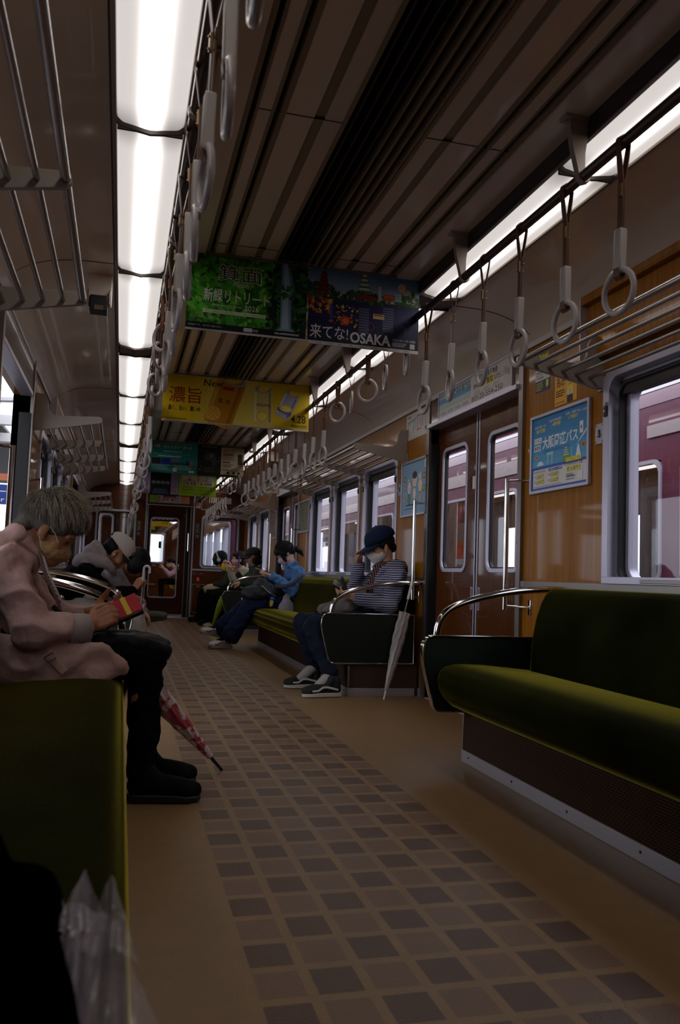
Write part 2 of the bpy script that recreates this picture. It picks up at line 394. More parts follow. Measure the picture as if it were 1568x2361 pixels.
# end wall with two windows and the sliding door opening
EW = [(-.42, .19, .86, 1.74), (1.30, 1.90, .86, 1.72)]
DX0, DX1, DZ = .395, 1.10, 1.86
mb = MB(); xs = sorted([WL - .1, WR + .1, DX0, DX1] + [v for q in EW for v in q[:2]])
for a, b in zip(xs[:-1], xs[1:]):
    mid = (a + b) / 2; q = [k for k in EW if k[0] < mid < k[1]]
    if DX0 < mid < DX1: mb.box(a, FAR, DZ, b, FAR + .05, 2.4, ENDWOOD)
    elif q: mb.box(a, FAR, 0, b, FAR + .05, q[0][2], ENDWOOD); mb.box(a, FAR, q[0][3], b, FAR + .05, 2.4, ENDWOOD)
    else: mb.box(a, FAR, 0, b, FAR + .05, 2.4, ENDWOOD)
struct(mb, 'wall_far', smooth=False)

# ceiling: middle panels with slots, slatted duct, coves
def ceil_profile():
    ZT = 2.245
    mb = MB()
    def strip(x0, x1, z, mt, h=.03): mb.box(x0, BACK, z, x1, FAR, z + h, mt)
    for sgn in (1, -1):
        f = lambda s: .752 + sgn * s
        def st(a, b, z, mt, h=.03): strip(min(f(a), f(b)), max(f(a), f(b)), z, mt, h)
        st(.128, .142, ZT - .004, OLIVE); st(.142, .200, ZT, CREAM2); st(.200, .234, ZT + .006, OLIVE)
        st(.234, .325, ZT, CREAM); st(.325, .342, ZT - .002, OLIVE); st(.342, .361, ZT + .05, SLOT, .02); st(.361, .372, ZT - .002, OLIVE)
        st(.372, .412, ZT, CREAM); st(.412, .420, ZT - .002, OLIVE); st(.420, .438, ZT + .05, SLOT, .02); st(.438, .456, ZT - .002, OLIVE)
        for k in (.342, .361, .420, .438):
            x = f(k); mb.box(x - .0015, BACK, ZT, x + .0015, FAR, ZT + .06, OLIVE)
        st(.456, .578, ZT - .012, CREAM); st(.578, .600, ZT - .05, STEEL, .06)
    strip(.752 - .13, .752 + .13, ZT + .09, SLOT, .02)
    return struct(mb, 'ceiling', smooth=False)
ceil_profile()
mb = MB()
for i in range(8):
    x = .752 - .122 + i * .0325 + .006
    mb.box(x, BACK, 2.235, x + .006 + (.004 if i > 4 else 0), FAR, 2.30, OLIVE if i > 3 else DARKMET)
struct(mb, 'trim_ceiling_slats', smooth=False)
mb = MB()
for y in (1.0, 2.5, 3.62, 4.9, 6.1, 7.4, 8.9, 10.3, 11.9, 13.2):
    mb.box(.752 - .45, y, 2.2435, .752 - .13, y + .004, 2.25, DARKMET); mb.box(.752 + .13, y, 2.2435, .752 + .45, y + .004, 2.25, DARKMET)
struct(mb, 'trim_ceiling_seam', smooth=False)
def cove(name, xs, sg, y0=BACK, y1=FAR, dz=0, mt=None):
    p = [(xs, 2.185), (xs - sg * .16, 2.183), (xs - sg * .27, 2.168), (xs - sg * .36, 2.135), (xs - sg * .43, 2.09), (xs - sg * .475, 2.045)]
    q = [];
    for a, b in zip(p[:-1], p[1:]):
        for t in (0, .25, .5, .75): q.append((a[0] + (b[0] - a[0]) * t, a[1] + (b[1] - a[1]) * t))
    q.append(p[-1]); q = [(a, b - dz) for a, b in q]
    for _ in range(3): q = [q[0]] + [((q[i - 1][0] + 2 * q[i][0] + q[i + 1][0]) / 4, (q[i - 1][1] + 2 * q[i][1] + q[i + 1][1]) / 4) for i in range(1, len(q) - 1)] + [q[-1]]
    return struct(MB().ribbon(q, 'y', y0, y1, .012 if mt is None else .002, mt or CREAM), name, ang=60)
cove('ceiling_cove_left', -.105, 1); cove('ceiling_cove_right', 1.545, -1)
for y in (3.86, 6.62, 9.4, 12.1): cove('trim_cove_seam', -.105, 1, y, y + .006, .0066, DARKMET); cove('trim_cove_seam', 1.545, -1, y, y + .006, .0066, DARKMET)
# roof above everything keeps the daylight out
struct(MB().box(WL - .3, BACK - .1, 2.42, WR + .3, FAR + .1, 2.46, CONC), 'ceiling_roof', smooth=False)
struct(MB().box(WL - .12, BACK, 2.10, WL - .08, FAR, 2.43, CONC).box(WR + .08, BACK, 2.10, WR + .12, FAR, 2.43, CONC), 'wall_upper', smooth=False)
# trims along the side walls
for sgn, X, nm in ((1, WR, 'right'), (-1, WL, 'left')):
    mb = MB()
    mb.box(X, BACK, 2.02, X - sgn * .012, FAR, 2.05, ALU)
    struct(mb, 'trim_top_' + nm, smooth=False)
    mb = MB(); ys = [BACK, 4.02 - .02, 5.40, 9.72, 11.12, FAR]
    for a, b in ((ys[0], ys[1]), (ys[2], ys[3]), (ys[4], ys[5])): mb.box(X, a, .775, X - sgn * .014, b, .805, STEEL)
    struct(mb, 'trim_belt_' + nm, smooth=False)
    mb = MB()
    for a, b in ((ys[0], ys[1]), (ys[2], ys[3]), (ys[4], ys[5])): mb.box(X, a, 0, X - sgn * .012, b, .05, ALU)
    struct(mb, 'baseboard_' + nm, smooth=False)

# side windows: deep aluminium frames, two sliding sashes, glass
def rrect(y0, y1, z0, z1, r0, r1, n=6):
    """rounded outline: r0 lower corners, r1 upper corners"""
    P = []
    for (cy, cz, r, a0) in ((y1 - r0, z0 + r0, r0, -pi / 2), (y1 - r1, z1 - r1, r1, 0), (y0 + r1, z1 - r1, r1, pi / 2), (y0 + r0, z0 + r0, r0, pi)):
        for k in range(n + 1):
            t = a0 + pi / 2 * k / n; P.append((cy + r * math.cos(t), cz + r * math.sin(t)))
    return P
def frame_ring(mb, outer, inner, xa, xb, mt):
    """flat ring between two outlines, extruded in x"""
    n = len(outer); vs = [(x, *p) for x in (xa, xb) for o in (outer, inner) for p in o]
    fs = []
    for i in range(n):
        j = (i + 1) % n
        fs += [(i, j, n + j, n + i), (2 * n + i, 3 * n + i, 3 * n + j, 2 * n + j), (i, 2 * n + i, 2 * n + j, j), (n + i, n + j, 3 * n + j, 3 * n + i)]
    mb.add(vs, fs, mt)
WN = [0]
def side_window(X, sg, y0, y1):
    """X inner wall face, sg +1 for the wall at larger x"""
    WN[0] += 1
    mb = MB()
    O = rrect(y0 - .01, y1 + .01, ZW0 - .01, ZW1 + .01, .02, .075)
    A = rrect(y0 + .035, y1 - .035, ZW0 + .01, ZW1 - .035, .02, .06)
    B = rrect(y0 + .065, y1 - .065, ZW0 + .02, ZW1 - .065, .05, .05); Cc = rrect(y0 + .095, y1 - .095, ZW0 + .03, ZW1 - .09, .05, .05)
    frame_ring(mb, O, A, X - sg * .012, X + sg * .10, ALUF)
    frame_ring(mb, A, B, X + sg * .035, X + sg * .10, ALUF)
    frame_ring(mb, rrect(y0 + .060, y1 - .060, ZW0 + .015, ZW1 - .06, .05, .05), rrect(y0 + .070, y1 - .070, ZW0 + .025, ZW1 - .07, .05, .05), X + sg * .02, X + sg * .10, BLACK)
    frame_ring(mb, B, Cc, X + sg * .055, X + sg * .10, ALUF)
    o = struct(mb, 'window_%d' % WN[0], bevel=.003)
    s = MB().box(X - sg * .03, y0 + .02, ZW0 + .005, X + sg * .06, y1 - .02, ZW0 + .035, ALUF)
    s.box(X - sg * .034, y0 + .30, ZW0 + .010, X - sg * .026, y1 - .30, ZW0 + .026, STEEL)
    s.build('window_sill', o, bevel=.002)
    g = MB().box(X + sg * .075, y0 + .08, ZW0 + .02, X + sg * .081, y1 - .08, ZW1 - .08, GLASS); g.build('window_glass', o, smooth=False)
    for yy in (y0 + .018, y1 - .018):   # shade stops on the frame
        c = MB().box(X - sg * .02, yy - .012, 1.53, X - sg * .006, yy + .012, 1.575, BLACK).box(X - sg * .024, yy - .010, 1.578, X - sg * .006, yy + .010, 1.592, WHITEP)
        c.ell((X - sg * .022, yy, 1.553), .006, WHITEP, 8, 6); c.build('shade_stop', o, bevel=.002)
    b = MB().box(X + sg * .03, y0 + .06, ZW1 - .11, X + sg * .07, y1 - .06, ZW1 - .05, DARKMET); b.build('shade_box', o)
    return o
for y0, y1 in WINR: side_window(WR, 1, y0, y1)
for y0, y1 in WINL: side_window(WL, -1, y0, y1)

# sliding side doors
DN = [0]
def side_door(X, sg, y0, y1, leaves=True):
    DN[0] += 1
    xr = X + sg * .055
    mid = (y0 + y1) / 2
    mb = MB(); LV = ((y0, mid - .004), (mid + .004, y1)) if leaves else ()
    for a, b in LV:
        wy0, wy1 = (a + .105, b - .155) if a == y0 else (a + .155, b - .105)
        H = rrect(wy0, wy1, .86, 1.665, .06, .06); Of = rrect(wy0 - .0, wy1, .86, 1.665, .06, .06)
        # leaf as a plate with a hole: ring from rectangle to rounded hole
        n = len(H); R_ = []
        cy, cz = (wy0 + wy1) / 2, 1.26
        for (py, pz) in H:
            dy, dz = py - cy, pz - cz
            t = min(((b if dy > 0 else a) - cy) / dy if abs(dy) > 1e-6 else 9e9, ((1.90 if dz > 0 else 0.0) - cz) / dz if abs(dz) > 1e-6 else 9e9)
            R_.append((cy + dy * t, cz + dz * t))
        # exact corners
        for (ky, kz) in ((a, 0), (b, 0), (a, 1.9), (b, 1.9)):
            i = min(range(n), key=lambda q: (R_[q][0] - ky) ** 2 + (R_[q][1] - kz) ** 2); R_[i] = (ky, kz)
        frame_ring(mb, R_, H, xr, xr + sg * .035, DOORWOOD)
    if leaves: o = struct(mb, 'door_%d' % DN[0], smooth=False)
    for a, b in LV:
        wy0, wy1 = (a + .105, b - .155) if a == y0 else (a + .155, b - .105)
        f = MB(); frame_ring(f, rrect(wy0 - .012, wy1 + .012, .848, 1.677, .07, .07), rrect(wy0 + .012, wy1 - .012, .872, 1.653, .05, .05), xr - sg * .008, xr + sg * .012, ALUF)
        frame_ring(f, rrect(wy0 + .010, wy1 - .010, .870, 1.655, .05, .05), rrect(wy0 + .020, wy1 - .020, .880, 1.645, .045, .045), xr + sg * .004, xr + sg * .02, BLACK)
        f.build('door_window_frame', o, bevel=.002)
        MB().box(xr + sg * .012, wy0 + .005, .865, xr + sg * .017, wy1 - .005, 1.66, GLASS).build('door_glass', o, smooth=False)
        e = b if a == y0 else a
        s = -1 if a == y0 else 1
        MB().box(xr - sg * .004, e, 0, xr + sg * .036, e + s * .022, 1.9, ALUF).box(xr - sg * .002, e + s * .0, 0, xr - sg * .0045, e + s * .006, 1.9, BLACK).build('door_edge', o, smooth=False)
        yy = e + s * .048
        p = MB(); frame_ring(p, rrect(yy - .014, yy + .014, .62, .76, .013, .013), rrect(yy - .007, yy + .007, .627, .753, .006, .006), xr - sg * .004, xr + sg * .002, ALUF); p.build('finger_pull', o)
    if leaves: MB().box(xr - sg * .002, mid + .035, 1.36, xr - sg * .0005, mid + .075, 1.44, WHITEP).build('door_notice', o, smooth=False)
    # jambs, lintel with the advertising strip
    j = MB()
    for yy, s in ((y0, -1), (y1, 1)):
        j.box(X - sg * .018, yy + s * .0, 0, X + sg * .10, yy + s * .048, 2.07, STEEL)
    for yy in (y0 - .012, y1 + .012): j.box(X - sg * .0185, yy - .004, 1.0, X - sg * .0180, yy + .004, 1.008, DARKMET)
    struct(j, 'trim_door_jamb_%d' % DN[0], bevel=.003)
    struct(MB().box(X - sg * .006, y1 - .022, .40, X + sg * .06, y1 - .002, 1.72, BLACK).box(X - sg * .006, y0 + .002, .40, X + sg * .06, y0 + .022, 1.72, BLACK), 'trim_door_seal_%d' % DN[0])
    l = MB().box(X - sg * .010, y0, 1.845, X + sg * .06, y1, 2.06, DOORWOOD).box(X - sg * (.035 if sg > 0 else .012), y0, 1.825, X + sg * .06, y1, 1.852, ALUF)
    struct(l, 'trim_door_lintel_%d' % DN[0], bevel=.002)
    struct(MB().box(X, y0, 0, X + sg * .12, y1, .006, ALUF), 'trim_door_sill_%d' % DN[0])
for y0, y1 in DOORS: side_door(WR, 1, y0, y1); side_door(WL, -1, y0, y1, y0 > 5)

# wood cover panel over the cove near the camera, and its twin by the second window bay
struct(MB().box(1.955, -1.0, 2.055, 1.985, 3.32, 2.165, WOOD).box(1.952, 3.32, 1.80, 1.986, 3.326, 2.17, ALUF).box(1.985, -1.0, 1.80, 2.02, 3.32, 2.165, WOOD), 'trim_cover_panel', smooth=False)
struct(MB().box(WL, 6.6, 1.80, WL + .05, 9.0, 2.09, WOOD).box(WL, 6.58, 1.78, WL + .055, 6.60, 2.09, ALUF), 'trim_cover_panel_left', smooth=False)
# ---------------------------------------------------------------- ceiling lights
def light_cover(xc, y0, y1, sg):
    L = y1 - y0; w = .1015; n = 8
    prof = [(-w, .035), (-w, -.002), (-w + .012, -.013), (-.02, -.026), (0, -.028), (.02, -.026), (w - .012, -.013), (w, -.002), (w, .035)]
    mb = MB(); N = len(prof); rows = []
    for (yy, k) in ((-L / 2 + .004, .90), (-L / 2 + .02, .985), (-L / 2 + .05, 1), (L / 2 - .05, 1), (L / 2 - .02, .985), (L / 2 - .004, .90)):
        rows.append([(x * k, yy, .035 + (z - .035) * (1 if k == 1 else k - .04)) for x, z in prof])
    vs = [p for r in rows for p in r]; fs = [(i * N + k, i * N + k + 1, (i + 1) * N + k + 1, (i + 1) * N + k) for i in range(len(rows) - 1) for k in range(N - 1)]
    fs += [list(range(N)), [(len(rows) - 1) * N + k for k in range(N)][::-1]]
    mb.add(vs, fs, LIT); o = mb.build('light_cover', ang=50); o.location = (xc, (y0 + y1) / 2, 2.185)
    return o
XLL, XLR = .0175, 1.4425
LB = [(-6.64, -5.32), (-5.32, -4.0), (-4.0, -2.68), (-2.68, -1.36), (-1.36, -.04), (-.04, 1.28), (1.28, 2.60), (2.60, 3.92), (3.92, 5.28), (5.46, 6.80), (6.80, 8.12), (8.12, 9.50), (9.68, 11.0), (11.0, 12.35), (12.35, 13.60), (13.60, 14.1)]
RB = [(-6.82, -5.5), (-5.5, -4.18), (-4.18, -2.86), (-2.86, -1.54), (-1.54, -.22), (-.22, 1.10), (1.10, 2.43), (2.43, 3.75), (3.90, 5.22), (5.22, 6.54), (6.54, 7.90), (8.06, 9.38), (9.38, 10.7), (10.7, 12.0), (12.0, 13.3), (13.3, 14.1)]
for XL, BB, side in ((XLL, LB, 'over the old woman'), (XLR, RB, 'over the empty bench')):
    vis = 0
    for k, (a, b) in enumerate(BB):
        o = light_cover(XL, a, b, 1)
        if b < 1.2: lab = 'lit ceiling light cover behind the viewer, in the row ' + side
        else: lab = 'lit ceiling light cover, %s from the near end %s' % (ORD[vis], side); vis += 1
        tag(o, lab, 'ceiling light', 'ceiling light covers in the row ' + side)
        f = MB().box(XL - .1, a - .004, 2.158, XL + .1, a + .006, 2.22, DARKMET).box(XL - .1, a + .004, 2.16, XL + .1, a + .008, 2.2, DARKMET)
        f.prism([(XL - .104, 2.2), (XL - .104, 2.178), (XL - .09, 2.166), (XL, 2.152), (XL + .09, 2.166), (XL + .104, 2.178), (XL + .104, 2.2)], 'y', a - .006, a + .007, DARKMET)
        struct(f, 'trim_light_joint', smooth=False)
for XL, ys in ((XLL, ((5.28, 5.46), (9.50, 9.68))), (XLR, ((3.75, 3.90), (7.90, 8.06)))):
    for a, b in ys:
        g = MB().prism([(XL - .103, 2.2), (XL - .103, 2.182), (XL - .09, 2.170), (XL, 2.156), (XL + .09, 2.170), (XL + .103, 2.182), (XL + .103, 2.2)], 'y', a + .006, b - .004, MESHM)
        tag(g.build('speaker_grille', smooth=False), 'dark mesh speaker grille between light covers ' + {5.28: 'beyond the ceiling camera on the rack side', 9.5: 'far along the strap-crowded row', 3.75: 'above the near door behind the waterfall banner', 7.9: 'high over the middle windows'}[a], 'speaker')
for XL, nm in ((XLL, 'left'), (XLR, 'right')):
    mb = MB()
    for s in (-1, 1): mb.box(XL + s * .103, BACK, 2.172, XL + s * .116, FAR, 2.24, STEEL).box(XL + s * .116, BACK, 2.180, XL + s * .123, FAR, 2.24, DARKMET)
    struct(mb, 'trim_light_' + nm, smooth=False)
    struct(MB().box(XL - .11, BACK, 2.23, XL + .11, FAR, 2.26, CREAM2), 'trim_light_back_' + nm, smooth=False)

# ---------------------------------------------------------------- grab rails with brackets
ZP = 2.05
BRK = [-.55, .38, 1.31, 2.23, 3.15, 4.05, 4.95, 5.85, 6.8, 7.75, 8.7, 9.6, 10.55, 11.5, 12.45, 13.4]
XPL, XPR = .132, 1.312
def grab_rail(X, sg, label):
    r = thing('grab_rail', label, 'grab rail', (X, BACK, ZP))
    MB().tube([(X, BACK, ZP), (X, FAR, ZP)], .0165, POLEM, 14).build('pole', r)
    for y in BRK:
        mb = MB()
        # flat curved arm from the ceiling down round the pole
        prof = [(X - sg * .052, 2.228), (X - sg * .050, 2.19), (X - sg * .040, 2.13), (X - sg * .024, 2.07), (X - sg * .018, 2.04), (X, 2.026), (X + sg * .018, 2.034), (X + sg * .022, 2.05), (X + sg * .012, 2.062), (X + sg * .002, 2.075), (X + sg * .002, 2.12), (X + sg * .012, 2.19), (X + sg * .024, 2.228)]
        mb.prism(prof, 'y', y - .012, y + .012, RACKM)
        mb.box(X - sg * .07, y - .022, 2.222, X + sg * .05, y + .022, 2.234, RACKM)
        for q in (-.055, .035): mb.ell((X + sg * q, y, 2.222), (.006, .006, .003), STEEL, 8, 5)
        mb.build('bracket', r, bevel=.003)
    return r
grab_rail(XPL, -1, 'brown grab rail hung beside the lit ceiling strip on the old woman\'s side')
grab_rail(XPR, 1, 'brown grab rail hung in front of the lit strip over the empty bench')

# ---------------------------------------------------------------- hanging straps
def strap(X, Y, short):
    r = thing('hanging_strap', 'x', 'hanging strap', (X, Y, ZP))
    rb = 1.548 if not short else 1.79
    R, rr = .0615, .0088
    zc = rb + R + rr; ztop = zc + R
    mb = MB()
    # leather loop over the pole, then the doubled strap
    loop = [(X - .019 * math.cos(t), Y, ZP + .019 * math.sin(t)) for t in [pi * k / 8 for k in range(9)]]
    zj = ZP - .11
    path = [(X - .003, Y, zj - .03), (X - .004, Y, zj)] + [(X - .014, Y, ZP - .045), (X - .0185, Y, ZP - .01)] + loop[1:-1] + [(X + .0185, Y, ZP - .01), (X + .014, Y, ZP - .045), (X + .004, Y, zj), (X + .003, Y, zj - .03)]
    mb.ribbon([(p[0], p[2]) for p in path], 'y', Y - .010, Y + .010, .0025, LEATHER)
    mb.box(X - .0045, Y - .010, ztop + .02, X - .001, Y + .010, zj - .0, LEATHER); mb.box(X + .001, Y - .010, ztop + .02, X + .0045, Y + .010, zj, LEATHER)
    mb.ribbon([(X - .004, ztop + .055), (X - .007, ztop + .02), (X - .012, ztop), (X - .010, ztop - .02), (X, ztop - .028), (X + .010, ztop - .02), (X + .012, ztop), (X + .007, ztop + .02), (X + .004, ztop + .055)], 'y', Y - .011, Y + .011, .003, LEATHER)
    mb.build('strap', r)
    b = MB().box(X - .009, Y - .008, zj - .05, X - .004, Y + .008, zj - .012, BRASSY)
    for q in (-.045, -.018): b.tube([(X - .012, Y, zj + q), (X + .012, Y, zj + q)], .003, BRASSY, 8)
    b.build('buckle', r)
    if not short:
        MB().box(X - .0125, Y - .014, 1.672, X + .0125, Y + .014, 1.798, SLEEVE).build('sleeve', r, bevel=.004)
    g = MB().torus((X, Y, zc), R, rr, 'y' if False else 'x', RINGM, 32, 10, sx=.92, sy=1.0); g.build('ring', r)
    return r
YS_A = [2.014 + .3105 * k for k in range(-1, 6)]
YS_D = [3.90 - .05 + .345 * k for k in range(5)]
YS_B = [5.58 + .318 * k for k in range(13)]
YS_E = [9.82 + .318 * k for k in range(4)]
YS_C = [11.25 + .318 * k for k in range(9)]
PL = strap(XPR, 0, False); PS = strap(XPR, 0, True)
rnd = random.Random(4)
for X, yy0, row in ((XPL, 1, 'rail on the old woman\'s side'), (XPR, 1.6, 'rail over the empty bench')):
    lst = [(y, False) for y in ([1.09, 1.41] if X == XPL else []) + YS_A] + [(y, True) for y in YS_D] + [(y, False) for y in YS_B] + [(y, True) for y in YS_E] + [(y, False) for y in YS_C]
    for k, (y, sh) in enumerate(lst):
        o = dup(PS if sh else PL, (X, y, ZP), 'white hanging strap, %s from the near end of the %s' % (ORD[k], row), 'hanging straps of the ' + row)
        o.rotation_euler = (rnd.uniform(-.02, .02), rnd.uniform(-.015, .015), rnd.uniform(-.22, .22) + (rnd.choice((0, 0, 0, .9, -.7)) if k > 8 else 0))
for P_ in (PL, PS):
    for c in list(P_.children): bpy.data.objects.remove(c)
    bpy.data.objects.remove(P_)

# ---------------------------------------------------------------- luggage racks
def rack(X, sg, y0, y1, label, plates):
    """X: wall face, sg: towards the wall"""
    r = thing('luggage_rack', label, 'luggage rack', (X, y0, 1.7))
    fx, bx = X - sg * .402, X - sg * .072
    for i in range(6):
        t = i / 5; x = fx + (bx - fx) * t; z = 1.748 - .045 * t
        rad = .0125 if i == 0 else .0085
        MB().tube([(x, y0, z), (x, y1, z)], rad, BARM, 12).build('bar', r)
    for y in plates:
        pf = [(X, 1.90), (X - sg * .055, 1.895), (X - sg * .075, 1.86), (X - sg * .085, 1.80), (X - sg * .115, 1.765), (X - sg * .20, 1.765), (X - sg * .395, 1.775), (X - sg * .415, 1.765), (X - sg * .418, 1.745), (X - sg * .405, 1.732), (X - sg * .12, 1.678), (X - sg * .04, 1.66), (X, 1.66)] if y in (plates[0], plates[-1]) else \
             [(X, 1.78), (X - sg * .04, 1.75), (X - sg * .395, 1.768), (X - sg * .415, 1.76), (X - sg * .418, 1.74), (X - sg * .405, 1.727), (X - sg * .06, 1.672), (X, 1.672)]
        m_ = MB().prism(pf, 'y', y - .009, y + .009, RACKM).box(X, y - .03, 1.655, X - sg * .006, y + .03, 1.715, RACKM)
        for q in (-.02, .02): m_.ell((X - sg * .007, y + q, 1.68), (.003, .004, .004), STEEL, 8, 5)
        m_.build('bracket', r, bevel=.003)
    return r
rack(WR - .001, 1, -.9, 3.245, 'steel bar luggage rack over the empty green bench', [-.9, .1, 1.1, 2.1, 3.24])
rack(WR - .001, 1, 5.86, 8.95, 'steel bar luggage rack above the striped hoodie man', [5.86, 6.95, 7.9, 8.95])
rack(WR - .001, 1, 11.35, 13.95, 'far steel bar luggage rack above the three distant passengers', [11.35, 12.65, 13.95])
WLr = -.60
rack(WL + .001, -1, -.9, 3.075, 'steel bar luggage rack over the old woman', [-.9, .2, 1.2, 2.11, 3.07])
rack(WL + .001, -1, 5.62, 8.35, 'steel bar luggage rack above the young man in the white cap', [5.62, 6.63, 7.48, 8.35])
rack(WL + .001, -1, 11.2, 13.9, 'far luggage rack beside the end wall above the dark passenger', [11.2, 12.5, 13.9])

# ---------------------------------------------------------------- benches
def bench(X, sg, y0, y1, label, arms, cat='bench seat', cush=True):
    """X: wall face; sg +1 when the wall is at larger x; arms: which ends carry an arm panel"""
    f = lambda u: X - sg * u
    r = thing('bench_seat', label, cat, (f(.3), y0, 0))
    ya = y0 + (.035 if y0 in arms else 0); yb = y1 - (.035 if y1 in arms else 0)
    prof = [(.10, .28), (.10, .395), (.20, .405), (.32, .417), (.44, .428), (.53, .432), (.58, .430), (.62, .420), (.648, .398), (.658, .365), (.652, .325), (.63, .285), (.59, .25), (.53, .225), (.49, .215)]
    def rounded(prof, y0_, y1_, name, e=.035, mt=MOQ):
        mb = MB(); n = len(prof); rows = []
        cu = sum(p[0] for p in prof) / n; cz = sum(p[1] for p in prof) / n
        ys = [(y0_, .90), (y0_ + e * .15, .95), (y0_ + e * .5, .985), (y0_ + e, 1)]; ys += [(y0_ + (y1_ - y0_) * t, 1) for t in [k / 24 for k in range(1, 24)]] + [(y1_ - (y - y0_), k) for y, k in ys[::-1]]
        for y, k in ys: rows.append([(f(cu + (u - cu) * k), y, cz + (z - cz) * k) for u, z in prof])
        vs = [p for q in rows for p in q]; fs = [(i * n + k, i * n + (k + 1) % n, (i + 1) * n + (k + 1) % n, (i + 1) * n + k) for i in range(len(rows) - 1) for k in range(n)]
        fs += [list(range(n))[::-1], [(len(rows) - 1) * n + k for k in range(n)]]
        mb.add(vs, fs, mt); return mb.build(name, r, ang=70)
    rounded(prof, ya, yb, 'seat_cushion')
    bp = [(.02, .40), (.245, .405), (.243, .47), (.235, .56), (.218, .64), (.195, .71), (.172, .752), (.150, .772), (.12, .778), (.07, .776), (.02, .77)]
    rounded(bp, ya + .07, yb - .07, 'backrest')
    b = MB().box(f(.505), ya - .02, .05, f(.51), yb + .02, .235, KPERF); b.build('slotted_panel', r, smooth=False)
    MB().box(f(.02), ya - .018, .0, f(.50), yb + .018, .22, PERF).build('seat_base', r, smooth=False)
    k = MB().box(f(.508), ya - .03, 0, f(.515), yb + .03, .052, ALU).box(f(.04), ya - .032, 0, f(.515), ya - .025, .052, ALU).box(f(.04), yb + .025, 0, f(.515), yb + .032, .052, ALU)
    k.box(f(.500), ya - .032, .05, f(.513), ya - .018, .2, STEEL).box(f(.500), yb + .018, .05, f(.513), yb + .032, .2, STEEL)
    n = int((yb - ya) / .42)
    for i in range(n + 1): k.ell((f(.516), ya + .05 + (yb - ya - .1) * i / max(n, 1), .03), (.003, .005, .005), DARKMET, 8, 5)
    k.build('kick_plate', r, bevel=.0015)
    for y in arms:
        s = 1 if y == y1 else -1
        P = [(.06, .548), (.60, .548)] + [(.655 + .055 * math.sin(t), .493 + .055 * math.cos(t)) for t in [pi / 2 * q / 6 for q in range(7)]] + [(.712, .47), (.703, .42), (.69, .37), (.672, .30), (.660, .262)] + [(.622 + .036 * math.cos(t), .255 - .036 * math.sin(t)) for t in [.3 + (pi / 2 - .3) * q / 5 for q in range(6)]] + [(.58, .218), (.06, .218)]
        Q = [(f(u), z) for u, z in P]
        MB().prism(Q, 'y', y - .012, y + .012, GREENP).build('arm_panel', r, smooth=False)
        MB().ribbon(Q, 'y', y - .019, y + .019, .009, CHROME, closed=True).build('arm_frame', r, bevel=.002)
        pts = [(.645, .545), (.640, .585), (.625, .630), (.590, .664), (.54, .690), (.48, .710), (.41, .728), (.33, .745), (.25, .757), (.17, .765), (.09, .768), (.01, .768)]
        for _ in range(2):
            q = [pts[0]]
            for a, c in zip(pts[:-1], pts[1:]): q += [(a[0] * .75 + c[0] * .25, a[1] * .75 + c[1] * .25), (a[0] * .25 + c[0] * .75, a[1] * .25 + c[1] * .75)]
            pts = q + [pts[-1]]
        MB().tube([(f(u), y, z) for u, z in pts], .0165, CHROME, 14).build('arm_rail', r)
    return r
bench(WR, 1, -1.6, 3.52, 'empty long green moquette bench under the nearest window', [3.52])
bench(WR, 1, 5.45, 9.25, 'green bench shared by the striped hoodie man and the denim jacket woman', [5.45, 9.25])
bench(WR, 1, 11.02, 14.2, 'far green bench under the last windows holding three passengers', [11.02])
WB = -.625
bench(WB, -1, -1.6, 3.52, 'green bench where the old woman sits', [3.52])
bench(WB, -1, 5.45, 9.25, 'green bench where the young man in the white cap sits', [5.45, 9.25])
bench(WB, -1, 11.22, 14.2, 'far green bench against the wall by the end window', [11.22])

# ---------------------------------------------------------------- door-side handrails
def handrail(X, sg, y, s, label):
    xr = X - sg * .085
    r = thing('door_handrail', label, 'handrail', (xr, y, .66))
    MB().tube([(xr, y, .655), (xr, y, 1.335)], .0125, CHROME, 12).build('rail', r)
    for z in (.672, 1.325):
        MB().tube([(xr, y, z), (xr + sg * .03, y + s * .02, z), (X - sg * .004, y + s * .115, z)], .006, CHROME, 8).build('arm', r)
        p = MB().box(X, y + s * .115 - .012, z - .04, X - sg * .006, y + s * .115 + .012, z + .04, CHROME)
        p.build('base_plate', r, bevel=.004)
    return r
handrail(WR, 1, 4.00, -1, 'chrome door handrail beside the blue framed poster by the empty bench')
handrail(WR, 1, 5.42, 1, 'chrome door handrail beside the striped hoodie man')
handrail(WR, 1, 9.70, -1, 'chrome door handrail by the dull poster behind the denim woman')
handrail(WR, 1, 11.16, 1, 'chrome door handrail behind the woman in the black cap')
handrail(WL, -1, 4.00, -1, 'chrome door handrail on the near jamb across from the empty bench')
handrail(WL, -1, 5.42, 1, 'chrome door handrail behind the old woman\'s head')

